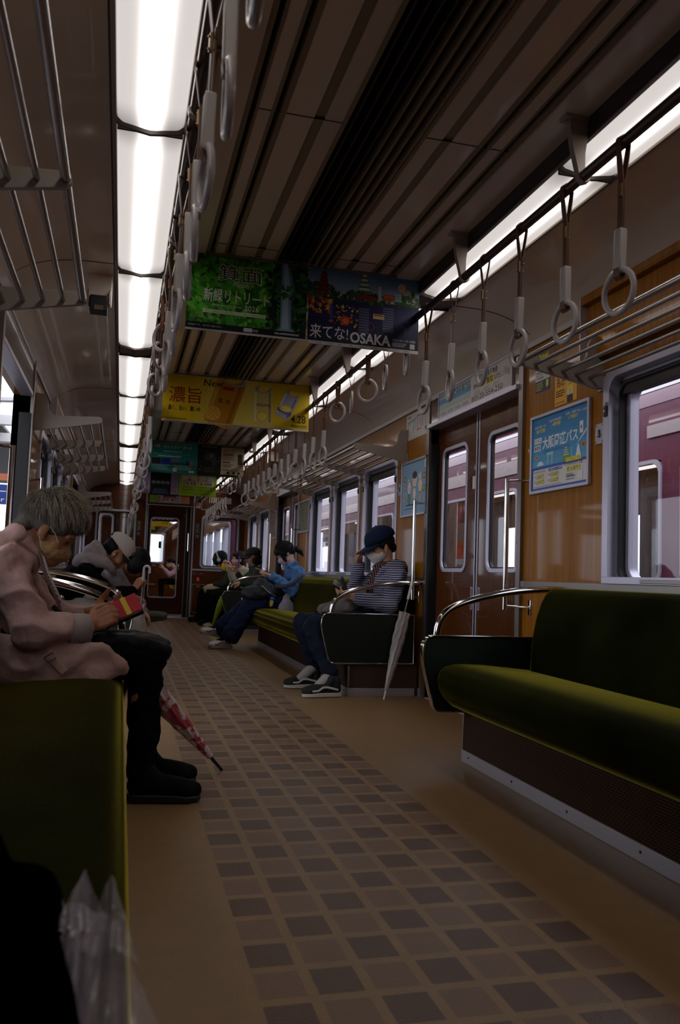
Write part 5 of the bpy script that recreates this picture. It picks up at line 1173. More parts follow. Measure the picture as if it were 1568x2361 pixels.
# ---------------------------------------------------------------- people
def blob(name, parts, mt, parent, vox=.008, smooth=5, fold=0, ff=14, seed=0, stretch=(1, 1, 1), loc=None, ang=180):
    """one continuous surface grown over overlapping volumes"""
    mb = MB()
    for p in parts:
        if p[0] == 't':
            pts = [V(q) for q in p[1]]; rs = p[2] if isinstance(p[2], (list, tuple)) else [p[2]] * len(pts)
            flat_ = p[3] if len(p) > 3 else 1; ref = p[4] if len(p) > 4 else None
            # refine
            P2, R2 = [], []
            for i in range(len(pts) - 1):
                for t in (0, .34, .67): P2.append(pts[i].lerp(pts[i + 1], t)); R2.append(rs[i] + (rs[i + 1] - rs[i]) * t)
            P2.append(pts[-1]); R2.append(rs[-1])
            mb.tube(P2, R2, BLACK, 14, True, flat_, ref)
            if flat_ == 1:
                for q, r in zip(pts, rs): mb.ell(q, r * .99, BLACK, 12, 8)
            else:
                for q, r in ((pts[0], rs[0]), (pts[-1], rs[-1])): mb.ell(q, (r, r * flat_, r), BLACK, 14, 10)
        else:
            mb.ell(p[1], p[2], BLACK, 18, 12, p[3] if len(p) > 3 else None)
    me = bpy.data.meshes.new('tmp'); me.from_pydata(mb.v, [], mb.f); me.update()
    bm = bmesh.new(); bm.from_mesh(me); bmesh.ops.recalc_face_normals(bm, faces=bm.faces); bm.to_mesh(me); bm.free()
    o = bpy.data.objects.new('tmp', me); C.objects.link(o)
    r = o.modifiers.new('r', 'REMESH'); r.mode = 'VOXEL'; r.voxel_size = vox; r.use_smooth_shade = True
    s = o.modifiers.new('s', 'SMOOTH'); s.factor = .5; s.iterations = smooth
    bpy.context.view_layer.update()
    m2 = bpy.data.meshes.new_from_object(o.evaluated_get(bpy.context.evaluated_depsgraph_get()))
    bpy.data.objects.remove(o); bpy.data.meshes.remove(me)
    if fold:
        S_ = V(stretch); off = V((seed * 7.3, seed * 3.1, seed))
        n = len(m2.vertices); cos = []
        for v in m2.vertices:
            q = V((v.co.x * S_.x, v.co.y * S_.y, v.co.z * S_.z)) * ff + off
            a = noise.noise(q) ; b = noise.noise(q * 2.3 + V((5, 1, 2)))
            d = (1 - abs(a) * 2.2) * .7 + b * .45
            cos.append(v.co + v.normal * fold * (d - .35))
        for v, c in zip(m2.vertices, cos): v.co = c
    m2.materials.clear(); m2.materials.append(mt); m2.name = name
    m2.polygons.foreach_set('use_smooth', [True] * len(m2.polygons))
    ob = bpy.data.objects.new(name, m2); C.objects.link(ob)
    if parent:
        ob.parent = parent; ob.matrix_parent_inverse = Matrix.Translation(-parent.location) if parent.type == 'EMPTY' else Matrix.Identity(4)
    return ob
class Head:
    """f faces forward, u to the crown"""
    def __init__(s, c, f, u=None, k=1.0, tilt=0):
        s.c = V(c); s.f = V(f).normalized(); up_ = V(u) if u else V((0, 0, 1))
        s.l = up_.cross(s.f).normalized(); s.u = s.f.cross(s.l).normalized(); s.k = k
        if tilt:
            q = Matrix.Rotation(tilt, 3, s.f); s.l = q @ s.l; s.u = q @ s.u
        s.rot = Matrix((s.f, s.l, s.u)).transposed()
    def p(s, x, y, z): return s.c + (s.f * x + s.l * y + s.u * z) * s.k
    def e(s, x, y, z, a, b, c): return ('e', s.p(x, y, z), (a * s.k, b * s.k, c * s.k), s.rot)
    def parts(s):
        L = [s.e(-.012, 0, .035, .096, .077, .088), s.e(.022, 0, -.015, .066, .064, .088), s.e(.046, 0, -.082, .034, .038, .028), s.e(.02, 0, -.06, .055, .052, .045),
             s.e(.072, 0, .022, .022, .052, .020), s.e(.082, 0, -.056, .014, .024, .012), s.e(.078, 0, -.072, .013, .020, .009),
             ('t', [s.p(.084, 0, .002), s.p(.104, 0, -.034)], [.008 * s.k, .0125 * s.k])]
        for d in (-1, 1):
            L += [s.e(.050, d * .036, -.030, .030, .028, .030), s.e(-.006, d * .079, -.012, .017, .008, .030), s.e(.006, d * .076, -.034, .010, .007, .012), s.e(.098, d * .010, -.034, .010, .009, .008)]
        return L
def hand(w, d, n, side, curl=(.5, .6, .4), k=1.0, spread=.0, thumb=.6):
    """w wrist, d direction of the palm, n out of the palm, side: +1/-1 which side the thumb is on"""
    w = V(w); d = V(d).normalized(); n = V(n); n = (n - d * n.dot(d)).normalized(); t = d.cross(n) * side
    L = [('t', [w - d * .02, w + d * .015], [.024 * k, .026 * k])]
    lens = (.072, .080, .075, .058); offs = (.030, .0105, -.0095, -.028); pal = (.088, .092, .088, .080)
    for i in range(4):
        kn = w + d * pal[i] * k + t * offs[i] * k
        L.append(('t', [w + d * .012 * k + t * offs[i] * .55 * k, w + d * pal[i] * .6 * k + t * offs[i] * .95 * k, kn], [.014 * k, .0125 * k, .0108 * k]))
        a = 0; p = kn; pts = [kn]; fd = (d + t * spread * (1.5 - i)).normalized()
        for s_, f in enumerate((.45, .30, .25)):
            a += curl[s_] * (1 + .08 * i); p = p + (fd * math.cos(a) + n * math.sin(a)) * lens[i] * f * k; pts.append(p)
        L.append(('t', pts, [.0102 * k, .0094 * k, .0086 * k, .0072 * k]))
    b = w + d * .022 * k + t * .022 * k + n * .006 * k; m = b + (d * .55 + t * .75 + n * .35).normalized() * .042 * k
    e1 = m + (d * .9 + t * (.45 - thumb * .5) + n * thumb).normalized() * .032 * k; e2 = e1 + (d * .95 - t * .15 + n * thumb * 1.2).normalized() * .026 * k
    L.append(('t', [w + d * .015 * k + n * .004, b, m, e1, e2], [.018 * k, .016 * k, .0125 * k, .0108 * k, .0082 * k]))
    L.append(('e', w + d * .045 * k + n * .008 * k, (.020 * k, .020 * k, .020 * k)))
    return L
def lerp(a, b, t): return V(a).lerp(V(b), t)
def skin_mat(nm, c): return mat(nm, c, .5, spec=.35, vary=(.12, (30, 30, 30)), bump=(.12, 160, .002))
SK1 = skin_mat('skin_warm', '#C08A68'); SK2 = skin_mat('skin_tan', '#A87250'); SK3 = skin_mat('skin_pale', '#D2A68A')
def cloth(nm, c, rough=.8, fold=.35, sc=16, sheen=.1): return mat(nm, c, rough, spec=.2, bump=(fold, sc, .03), sheen=sheen, vary=(.12, (9, 9, 9)))
def hairm(nm, c, rough=.42):
    return mat(nm, c, max(rough, .6), spec=.25, bump=(.6, 140, .004))
HAIRB = hairm('hair_black', '#0C0A0A'); HAIRD = hairm('hair_dark_brown', '#1C110C'); HAIRG = hairm('hair_grey', '#6A6052', .6)
MASKW = cloth('mask_white', '#CFCBC6', .85, .2, 60); MASKB = cloth('mask_beige', '#B08A5E', .85, .2, 60); MASKP = cloth('mask_pinkish', '#C0A8B0', .85, .2, 60)
def mask(h, mt, root, k=1.0):
    o = blob('face_mask', [h.e(.040, 0, -.052, .070, .067, .054), h.e(.084, 0, -.040, .036, .032, .032), h.e(.058, 0, -.080, .042, .050, .034)], mt, root, .004, 3, .0022, 55, 3, (.5, .5, 1.6))
    mb = MB()
    for d in (-1, 1):
        mb.tube([h.p(.058, d * .062, -.016), h.p(.030, d * .073, .004), h.p(.004, d * .083, .014)], .0016, MASKW, 6); mb.tube([h.p(.045, d * .060, -.070), h.p(.020, d * .074, -.058), h.p(-.004, d * .084, -.036)], .0016, MASKW, 6)
    part = mb.build('ear_loop', o); part.matrix_parent_inverse = o.matrix_world.inverted() if False else Matrix.Identity(4)
    return o
def subpart(mb, name, parent, **k):
    o = mb.build(name, None, **k); o.parent = parent; o.matrix_parent_inverse = Matrix.Identity(4); return o
def eyes(h, root, glasses=False):
    mb = MB()
    for d in (-1, 1):
        mb.ell(h.p(.0805, d * .031, .0), (.0055, .0135, .0030), HAIRB, 12, 8, h.rot)
        mb.tube([h.p(.0865, d * .014, .020), h.p(.088, d * .03, .024), h.p(.078, d * .048, .019)], .0024, HAIRD, 6)
    mb.build('eyes', root)
    if glasses:
        g = MB()
        for d in (-1, 1):
            pts = [h.p(.098, d * .032 + .020 * math.cos(t), .0 + .014 * math.sin(t)) for t in [2 * pi * q / 16 for q in range(17)]]
            g.tube(pts, .0012, DARKMET, 6, False); g.tube([h.p(.097, d * .052, .004), h.p(.06, d * .078, .006), h.p(0, d * .082, .006)], .0012, DARKMET, 6)
        g.tube([h.p(.098, -.012, .004), h.p(.102, 0, .006), h.p(.098, .012, .004)], .0012, DARKMET, 6); g.build('glasses', root)
def cap(h, root, mt, brimlen=.075, bz=.045, name='cap', tilt=-.12, mtb=None, grow=1.0):
    mb = MB(); n, m = 28, 9; vs = []; fs = []
    R = (.112 * grow, .092 * grow, .098 * grow)
    for i in range(m + 1):
        t = pi / 2 * i / m
        for k in range(n):
            p = 2 * pi * k / n
            x, y = math.sin(t) * math.cos(p), math.sin(t) * math.sin(p); z = math.cos(t)
            vs.append(h.p(-.012 + R[0] * x, R[1] * y, bz + R[2] * z ** .85 + tilt * R[0] * x * (1 - z)))
    for i in range(m):
        for k in range(n): fs.append((i * n + k, (i + 1) * n + k, (i + 1) * n + (k + 1) % n, i * n + (k + 1) % n))
    mb.add(vs, fs, mt); mb.ell(h.p(-.012, 0, bz + R[2]), .006, mt, 8, 6)
    o = mb.build(name, root); s = o.modifiers.new('t', 'SOLIDIFY'); s.thickness = .003
    br = MB(); vs = []; fs = []; a, b = 12, 6
    for i in range(a + 1):
        t = -1.15 + 2.3 * i / a
        for j in range(b + 1):
            q = j / b; rx = R[0] + brimlen * q * (math.cos(t) ** .6 if math.cos(t) > 0 else 0) ; 
            x = -.012 + R[0] * math.cos(t) + brimlen * q * max(0, math.cos(t * .95)) ** .7; y = R[1] * math.sin(t) * (1 - .10 * q)
            vs.append(h.p(x, y, bz + tilt * R[0] * math.cos(t) - .020 * q - .016 * (y / R[1]) ** 2 * (.4 + q)))
    for i in range(a):
        for j in range(b): fs.append((i * (b + 1) + j, (i + 1) * (b + 1) + j, (i + 1) * (b + 1) + j + 1, i * (b + 1) + j + 1))
    br.add(vs, fs, mtb or mt); q = subpart(br, 'brim', o); s = q.modifiers.new('t', 'SOLIDIFY'); s.thickness = .004
    return o
def strands(h, root_obj, mt, n, seed, reach=.02, rad=.0011, zmin=-.02, length=.05, R=(.112, .092, .105), c0=(-.014, 0, .04), back=1.0, name='loose_hair'):
    r = random.Random(seed); mb = MB()
    for _ in range(n):
        th = r.uniform(0, 2 * pi); z = r.uniform(zmin, 1)
        s_ = math.sqrt(max(0, 1 - min(z, 1) ** 2)); x, y = s_ * math.cos(th), s_ * math.sin(th)
        if (x > .34 and z < .26) or (x > -.25 and abs(y) > .5 and z < .03): continue
        p0 = V((c0[0] + R[0] * x * .97, c0[1] + R[1] * y * .97, c0[2] + R[2] * z * .97))
        nrm = V((x / R[0], y / R[1], z / R[2])).normalized(); fl = V((.8 * back, .25 * y, -.6 - .3 * (1 - z))); fl = (fl - nrm * fl.dot(nrm)).normalized()
        l = length * r.uniform(.5, 1.2) * (1 - .45 * max(0, x)); pts = []
        for k in range(4):
            t = k / 3; q = p0 + fl * l * t + nrm * (reach * r.uniform(.1, 1) * t * (1.2 - t)) + V((r.uniform(-1, 1), r.uniform(-1, 1), r.uniform(-1, 1))) * .0012 * t
            pts.append(h.p(*q))
        mb.tube(pts, [rad, rad, rad * .8, rad * .3], mt, 4, False)
    return subpart(mb, name, root_obj)
def shoe(root, heel, toe, mt, sole, z0=0, lift=0, stripe=None, high=.0, laces=None):
    """heel/toe: (x, y) on the ground; lift raises the toe end"""
    hv = V((heel[0], heel[1], z0)); tv = V((toe[0], toe[1], z0 + lift)); d = (tv - hv); L = d.length; d.normalize(); sd = V((0, 0, 1)).cross(d).normalized(); u = d.cross(sd)
    P = lambda a, b, c: hv + d * a * L + sd * b + u * c
    up_ = [('t', [P(.14, 0, .055), P(.34, 0, .062), P(.55, 0, .056), P(.75, 0, .046), P(.90, 0, .040)], [.034, .036, .036, .036, .030]), ('e', P(.80, 0, .040), (.044, .044, .030)), ('t', [P(.17, 0, .05), P(.16, 0, .085 + high)], [.036, .035]), ('t', [P(.40, 0, .06), P(.28, 0, .095 + high)], [.037, .036])]
    o = blob('shoe', up_, mt, root, .006, 3)
    out = [(.02, .0), (.03, .026), (.15, .034), (.40, .036), (.62, .044), (.82, .044), (.95, .028), (1.0, 0), (.95, -.026), (.82, -.042), (.62, -.042), (.40, -.034), (.15, -.034), (.03, -.026)]
    mb = MB(); vs = [P(a, b, .003) for a, b in out] + [P(a, b, .030 - (.006 if a > .8 else 0)) for a, b in out]; n = len(out)
    mb.add(vs, [list(range(n))[::-1], [n + i for i in range(n)]] + [(i, (i + 1) % n, n + (i + 1) % n, n + i) for i in range(n)], sole); q = subpart(mb, 'sole', o, bevel=.004)
    if stripe:
        m_ = MB()
        for s_ in (-1, 1):
            pts = [P(.40, s_ * .0415, .052), P(.50, s_ * .0430, .072), P(.58, s_ * .0425, .070), P(.66, s_ * .0415, .052), P(.80, s_ * .043, .050)]
            pts = [P(1 - (a_), s_ * w_, c_) for a_, w_, c_ in ((.22, .043, .042), (.36, .0425, .044), (.48, .041, .066), (.58, .0405, .068), (.86, .038, .050))]
            m_.tube(pts, [.006, .007, .007, .007, .006], stripe, 8, True, .35)
        subpart(m_, 'side_stripe', o)
    if laces:
        m_ = MB()
        for k in range(4): a = .40 + k * .075; m_.tube([P(a, -.026, .086 - k * .008), P(a + .02, 0, .096 - k * .009), P(a + .01, .026, .086 - k * .008)], .003, laces, 6)
        subpart(m_, 'laces', o)
    return o
def figure(label, S):
    """body as one surface, clothing as children; S holds joints in scene metres"""
    g = S; root = thing('person', label, 'person', (g['pelvis'][0], g['pelvis'][1], 0)); k = g.get('k', 1.0)
    h = g['head']; F = V((1, 0, 0)) if h.f.x > 0 else V((-1, 0, 0))
    ref = (1, 0, 0)
    pel, che, nb = V(g['pelvis']), V(g['chest']), V(g['neck']); mid = lerp(pel, che, .5) + V(g.get('bow', (0, 0, 0)))
    body = [('t', [pel, mid, che, lerp(che, nb, .75)], [.095 * k, .088 * k, .092 * k, .05 * k], 1.35, ref), ('t', [nb, h.p(-.022, 0, -.055)], [.05 * k, .048 * k])] + h.parts()
    top = [('t', [pel + V((0, 0, g.get('hem', -.02))), mid, che, lerp(che, nb, .7)], [.128 * k, .118 * k, .118 * k, .07 * k], 1.38, ref)]
    for a in ('N', 'F'):
        sh, el, wr = V(g['sh' + a]), V(g['el' + a]), V(g['wr' + a])
        body += [('t', [lerp(che, nb, .6), sh, lerp(sh, el, .5), el, lerp(el, wr, .45), wr], [.052 * k, .040 * k, .034 * k, .031 * k, .030 * k, .023 * k])]
        if g.get('hand' + a): body += hand(wr, *g['hand' + a])
        sl = g.get('sleeve', .88)
        top += [('t', [lerp(che, nb, .5), sh], [.085 * k, .066 * k]), ('t', [sh, lerp(sh, el, .5), el, lerp(el, wr, .5), lerp(el, wr, sl)], [.067 * k, .064 * k, .062 * k, .052 * k, .043 * k])]
    low = [('t', [pel + V((0, -.06, 0)), pel + V((0, .06, 0))], [.125 * k, .125 * k])]
    for a in ('N', 'F'):
        hp, kn, an = V(g['hip' + a]), V(g['kn' + a]), V(g['an' + a]); to = V(g.get('toe' + a, (an.x + F.x * .13, an.y, an.z - .055))); 
        body += [('t', [hp, lerp(hp, kn, .5), kn, lerp(kn, an, .4), an], [.075 * k, .066 * k, .052 * k, .048 * k, .033 * k]), ('t', [an, lerp(an, to, .5), to], [.033 * k, .030 * k, .020 * k])]
        tr = g.get('trouser', (.092, .085, .072, .066, .058))
        low += [('t', [hp, lerp(hp, kn, .5), kn, lerp(kn, an, .45), lerp(kn, an, g.get('cuff', .95))], [v * k for v in tr])]
    for a in ('N', 'F'):
        kn, an = V(g['kn' + a]), V(g['an' + a]); to = V(g.get('toe' + a, (an.x + F.x * .13, an.y, an.z - .055)))
        MB().tube([to, lerp(an, to, .5), an + V((F.x * .012, 0, -.006)), an + (kn - an) * .10, an + (kn - an) * .20], [.024 * k, .036 * k, .041 * k, .041 * k, .037 * k], g.get('sock', BLK), 14).build('sock', root)
    b = blob('body', body, g['skin'], root, g.get('vox', .0055), 3)
    t = blob(g.get('topname', 'jacket'), top + g.get('topx', []), g['top'], root, g.get('cvox', .008), 4, g.get('fold', .010), g.get('ff', 11), g.get('seed', 1))
    l = blob(g.get('lowname', 'trousers'), low + g.get('lowx', []), g['low'], root, g.get('cvox', .008), 4, g.get('lfold', .014), 10, g.get('seed', 1) + 5)
    return root, h
def stripes(nm, c0, c1, sc, ax='Z', w=.3, dist=1.5):
    m = mat(nm, c0, .85, spec=.15, sheen=.1); n = m.node_tree.nodes; l = m.node_tree.links; b = n['Principled BSDF']
    t = n.new('ShaderNodeTexCoord'); wv = n.new('ShaderNodeTexWave'); wv.bands_direction = ax; wv.inputs['Scale'].default_value = sc; wv.inputs['Distortion'].default_value = dist; wv.inputs['Detail'].default_value = 2; wv.inputs['Detail Scale'].default_value = .5
    r = n.new('ShaderNodeValToRGB'); r.color_ramp.elements[0].position = 1 - w - .05; r.color_ramp.elements[1].position = 1 - w + .05
    r.color_ramp.elements[0].color = (*hx(c0), 1); r.color_ramp.elements[1].color = (*hx(c1), 1)
    l.new(t.outputs['Object'], wv.inputs[0]); l.new(wv.outputs['Fac'], r.inputs[0]); l.new(r.outputs[0], b.inputs['Base Color']); return m
BLK = mat('cloth_black', '#070708', .95, spec=.08, bump=(.3, 16, .03)); NAVY = cloth('cloth_navy', '#0E1220', .8); DENIMD = cloth('denim_dark', '#121C38', .85)
BLKSHOE = mat('shoe_black', '#070708', .8, spec=.15, bump=(.2, 90, .004)); BLKSOLE = mat('sole_black', '#0B0B0C', .5); SOLEW = mat('sole_white', '#BDB9A8', .55)

# ---- old woman in the pink beige coat
COAT = cloth('coat_pink_beige', '#BE988E', .7, .6, 11)
h = Head((-.250, 3.12, .925), (.82, -.03, -.57), k=.98)
S = dict(head=h, pelvis=(-.42, 3.12, .50), chest=(-.39, 3.12, .745), neck=(-.325, 3.12, .865), bow=(-.02, 0, 0), skin=SK2, top=COAT, low=mat('trousers_black', '#06070B', .9, spec=.1, bump=(.3, 14, .02)), topname='coat',
         shN=(-.375, 2.965, .800), elN=(-.265, 2.915, .580), wrN=(-.095, 2.985, .598), shF=(-.375, 3.275, .800), elF=(-.27, 3.33, .60), wrF=(-.10, 3.20, .635),
         handN=((.84, .10, .50), (.30, .90, -.30), 1, (.85, 1.15, .8), .94, 0, .4), handF=((.80, -.42, .22), (-.1, -.5, .8), -1, (.35, .5, .4), .92),
         hipN=(-.38, 3.03, .50), knN=(.105, 3.04, .478), anN=(.108, 3.03, .085), hipF=(-.38, 3.22, .50), knF=(.10, 3.24, .478), anF=(.120, 3.25, .085), cuff=1.0,
         trouser=(.085, .078, .066, .056, .051), sleeve=.80, vox=.0045, cvox=.006, fold=.024, ff=8, seed=2, hem=-.03,
         topx=[('t', [(-.48, 2.985, .490), (-.34, 2.950, .482), (-.20, 2.940, .476), (-.06, 2.945, .474), (.0, 2.955, .466), (.03, 2.965, .452)], [.105, .094, .084, .070, .048, .018], .30, (0, 0, 1)), ('t', [(-.46, 3.12, .50), (-.20, 3.0, .52)], [.12, .06]),
               ('t', [(-.40, 3.00, .868), (-.352, 3.03, .905), (-.318, 3.07, .862)], [.034, .026, .026]), ('t', [(-.40, 3.24, .868), (-.352, 3.20, .905), (-.318, 3.17, .862)], [.034, .026, .026]), ('t', [(-.352, 3.05, .903), (-.375, 3.12, .912), (-.352, 3.19, .903)], [.024, .022, .024]),
               ('t', [(-.41, 3.0, .835), (-.47, 3.06, .845), (-.49, 3.12, .85), (-.47, 3.18, .845), (-.41, 3.24, .835)], [.05, .062, .066, .062, .05])])
root, h = figure('old woman in pink beige coat reading her red phone case', S)
mask(h, MASKB, root); eyes(h, root)
hb = blob('hair', [h.e(-.020, 0, .050, .110, .094, .094), h.e(.050, 0, .078, .062, .074, .046), h.e(-.075, 0, .0, .050, .070, .055), h.e(-.095, 0, -.045, .026, .052, .035), h.e(-.005, .055, .050, .06, .034, .046), h.e(-.005, -.055, .050, .06, .034, .046)], mat('hair_grey_mass', '#4E463C', .75, vary=(.5, (120, 120, 20))), root, .006, 4, .003, 26)
strands(h, hb, HAIRG, 2600, 3, .022, .0006, -.25, .065, (.113, .098, .104), (-.014, 0, .048))
strands(h, hb, hairm('hair_grey_light', '#A89A82', .6), 1500, 5, .040, .00055, .0, .055, (.114, .098, .106), (-.006, 0, .052), name='flyaway_hair')
cf = cloth('cuff_stripe', '#B8A8A0', .85); CUFF = stripes('cuff_striped_lining', '#6A5A58', '#CFC4BC', 75, 'DIAGONAL', .5, 0)
c_ = MB(); a_, b_ = V((-.165, 2.955, .588)), V((-.095, 2.982, .592)); c_.tube([a_, lerp(a_, b_, .5), b_], [.050, .052, .049], CUFF, 20, False); o = c_.build('striped_cuff', root); s = o.modifiers.new('t', 'SOLIDIFY'); s.thickness = .004
c_ = MB(); c_.tube([(-.272, 3.02, .845), (-.258, 3.005, .80), (-.232, 2.995, .745), (-.205, 2.985, .695), (-.190, 2.985, .655)], [.010, .018, .022, .020, .014], mat('coat_facing_dark', '#7A5A54', .8), 8, True, .35, (0, 1, 0)); c_.build('lapel', root)
c_ = MB(); c_.tube([(-.258, 3.015, .83), (-.236, 2.988, .775), (-.205, 2.972, .715), (-.178, 2.972, .665)], .005, CUFF, 6); c_.build('striped_edge', root)
blob('collar', [('t', [(-.415, 3.045, .858), (-.372, 3.035, .900), (-.318, 3.045, .882), (-.272, 3.06, .828)], [.020, .024, .022, .012]), ('t', [(-.415, 3.19, .858), (-.372, 3.205, .900), (-.318, 3.195, .882), (-.272, 3.18, .828)], [.020, .024, .022, .012]), ('t', [(-.400, 3.05, .885), (-.412, 3.12, .893), (-.400, 3.19, .885)], .024)], COAT, root, .006, 3, .003, 20)
blob('hood', [('e', (-.475, 3.12, .815), (.075, .150, .055)), ('t', [(-.44, 2.99, .835), (-.40, 2.995, .85), (-.35, 3.01, .835)], [.05, .036, .02]), ('t', [(-.44, 3.25, .835), (-.40, 3.245, .85), (-.35, 3.23, .835)], [.05, .036, .02])], COAT, root, .007, 3, .010, 12)
c_ = MB(); c_.ell((-.190, 2.992, .690), (.010, .005, .011), CHROME, 12, 8); c_.build('coat_button', root)
c_ = MB(); pts = [(-.205, 2.905, .498), (-.185, 2.903, .478), (-.160, 2.903, .452)]; c_.tube(pts, [.013, .013, .013], COAT, 8, True, .3, (1, 0, 1)); o = c_.build('coat_tab', root, smooth=False)
c_ = MB(); q = [(-.225, 2.892, .500), (-.200, 2.892, .516), (-.188, 2.892, .500), (-.213, 2.892, .484)]; c_.tube(q + [q[0]], .0026, CHROME, 6, False); subpart(c_, 'buckle', o)
shoe(root, (.055, 3.02), (.312, 3.00), BLKSHOE, BLKSOLE, stripe=None, laces=BLACK); shoe(root, (.075, 3.26), (.318, 3.25), BLKSHOE, BLKSOLE, laces=BLACK)
r = thing('phone_case', 'red flip phone case with yellow stripe held by the old woman', 'phone case', (-.02, 3.08, .655))
X = V((.90, .10, .42)).normalized(); N = V((-.18, -.80, .57)); N = (N - X * N.dot(X)).normalized(); Y_ = N.cross(X)
def obox(mb, c, hx_, hy_, hz_, X, Y, Z, mt):
    c = V(c); vs = [c + X * a * hx_ + Y * b * hy_ + Z * d * hz_ for d in (-1, 1) for (a, b) in ((-1, -1), (1, -1), (1, 1), (-1, 1))]
    return mb.add(vs, [(0, 3, 2, 1), (4, 5, 6, 7), (0, 1, 5, 4), (1, 2, 6, 5), (2, 3, 7, 6), (3, 0, 4, 7)], mt)
RED = mat('red_leather', '#B01420', .4); cc = V((.006, 3.075, .652))
obox(MB(), cc, .072, .040, .008, X, Y_, N, RED).build('cover', r, bevel=.005)
m_ = MB(); obox(m_, cc, .072, .040, .008, X, Y_, N, RED)
obox(MB(), cc + X * .022 + N * .0085, .009, .0385, .0006, X, Y_, N, mat('yellow_band', '#D8B414', .5)).build('yellow_band', r, smooth=False)
obox(MB(), cc - Y_ * .042 - N * .004, .070, .004, .010, X, Y_, N, mat('dark_wine_edge', '#2A0C12', .4)).build('edge', r, bevel=.002)
r = thing('handbag', 'black nylon bag lying across the old woman\'s knees', 'bag', (.05, 3.13, .5))
blob('bag_body', [('t', [(-.06, 3.02, .548), (.10, 3.02, .533), (.165, 3.04, .510)], [.030, .032, .030]), ('t', [(-.06, 3.24, .548), (.10, 3.24, .535), (.165, 3.22, .510)], [.030, .032, .030]), ('e', (.06, 3.13, .532), (.13, .13, .036)), ('t', [(.168, 3.05, .50), (.150, 3.05, .455)], [.022, .014]), ('t', [(.168, 3.22, .50), (.150, 3.22, .455)], [.022, .014])], mat('nylon_black', '#050506', .6, spec=.2, bump=(.3, 18, .02)), r, .007, 3, .006, 16)
m_ = MB(); m_.tube([(-.07, 3.03, .560), (-.16, 3.06, .61), (-.22, 3.06, .66)], .009, BLACK, 8, True, .4); m_.build('bag_strap', r)

# ---- young man in white cap and black jacket with grey hood
GREYH = cloth('hoodie_grey', '#8E8080', .85, .25, 14)
h = Head((-.030, 6.10, .905), (.70, -.05, -.71), k=.98)
S = dict(head=h, pelvis=(-.36, 6.10, .51), chest=(-.275, 6.10, .715), neck=(-.135, 6.10, .842), bow=(-.05, 0, .02), skin=SK2, top=BLK, low=cloth('trousers_pale_grey', '#B0A89E', .8, .3, 12),
         shN=(-.235, 5.93, .755), elN=(-.085, 5.90, .600), wrN=(.095, 5.985, .648), shF=(-.235, 6.27, .755), elF=(-.08, 6.30, .60), wrF=(.06, 6.2, .60),
         handN=((.50, .18, .85), (.75, .6, -.2), 1, (.7, 1.0, .7), .95, 0, .6), handF=((.8, -.2, -.1), (0, 0, -1), 1),
         hipN=(-.34, 6.01, .50), knN=(.110, 6.02, .490), anN=(.12, 6.02, .10), hipF=(-.34, 6.19, .50), knF=(.10, 6.25, .490), anF=(.11, 6.25, .10), trouser=(.092, .085, .076, .074, .072), sleeve=.94, fold=.008, seed=3)
root, h = figure('young man in a white cap and black jacket bowing over his umbrella', S)
eyes(h, root)
blob('hair', [h.e(-.040, 0, .010, .080, .086, .070), h.e(-.085, 0, -.035, .030, .055, .040), h.e(.075, 0, .045, .030, .060, .030)], HAIRB, root, .006, 3, .0016, 60)
CAPW = cloth('cap_off_white', '#C2B8AE', .85, .2, 30); o = cap(h, root, CAPW, .062, .040, grow=1.04, mtb=mat('cap_black', '#0A0A0B', .8))
m_ = MB(); m_.ell(h.p(.094, -.045, .080), (.016, .010, .020), BLACK, 10, 8, h.rot); subpart(m_, 'emblem', o)
m_ = MB(); m_.tube([h.p(-.115, 0, .06), h.p(-.123, -.03, .075), h.p(-.118, -.05, .06)], .006, BLACK, 8); subpart(m_, 'back_strap', o)
m_ = MB(); m_.ell(h.p(.002, -.088, -.018), .0085, WHITEP, 10, 8); m_.build('earbud', root)
blob('hood', [('e', (-.245, 6.10, .825), (.085, .150, .075)), ('e', (-.185, 6.10, .890), (.080, .115, .070), Euler((0, .5, 0)).to_matrix()), ('e', (-.175, 6.10, .935), (.045, .085, .055)), ('t', [(-.20, 6.0, .85), (-.11, 5.985, .835), (-.06, 6.0, .795), (-.04, 6.05, .755)], [.050, .042, .030, .020]), ('t', [(-.20, 6.2, .85), (-.11, 6.215, .835), (-.06, 6.2, .795), (-.04, 6.15, .755)], [.050, .042, .030, .020]), ('t', [(-.115, 6.0, .89), (-.15, 6.02, .94), (-.165, 6.10, .965), (-.15, 6.18, .94), (-.115, 6.2, .89)], .022)], GREYH, root, .007, 4, .004, 14)
shoe(root, (.06, 6.02), (.33, 6.0), BLKSHOE, BLKSOLE); shoe(root, (.05, 6.25), (.32, 6.24), BLKSHOE, BLKSOLE)

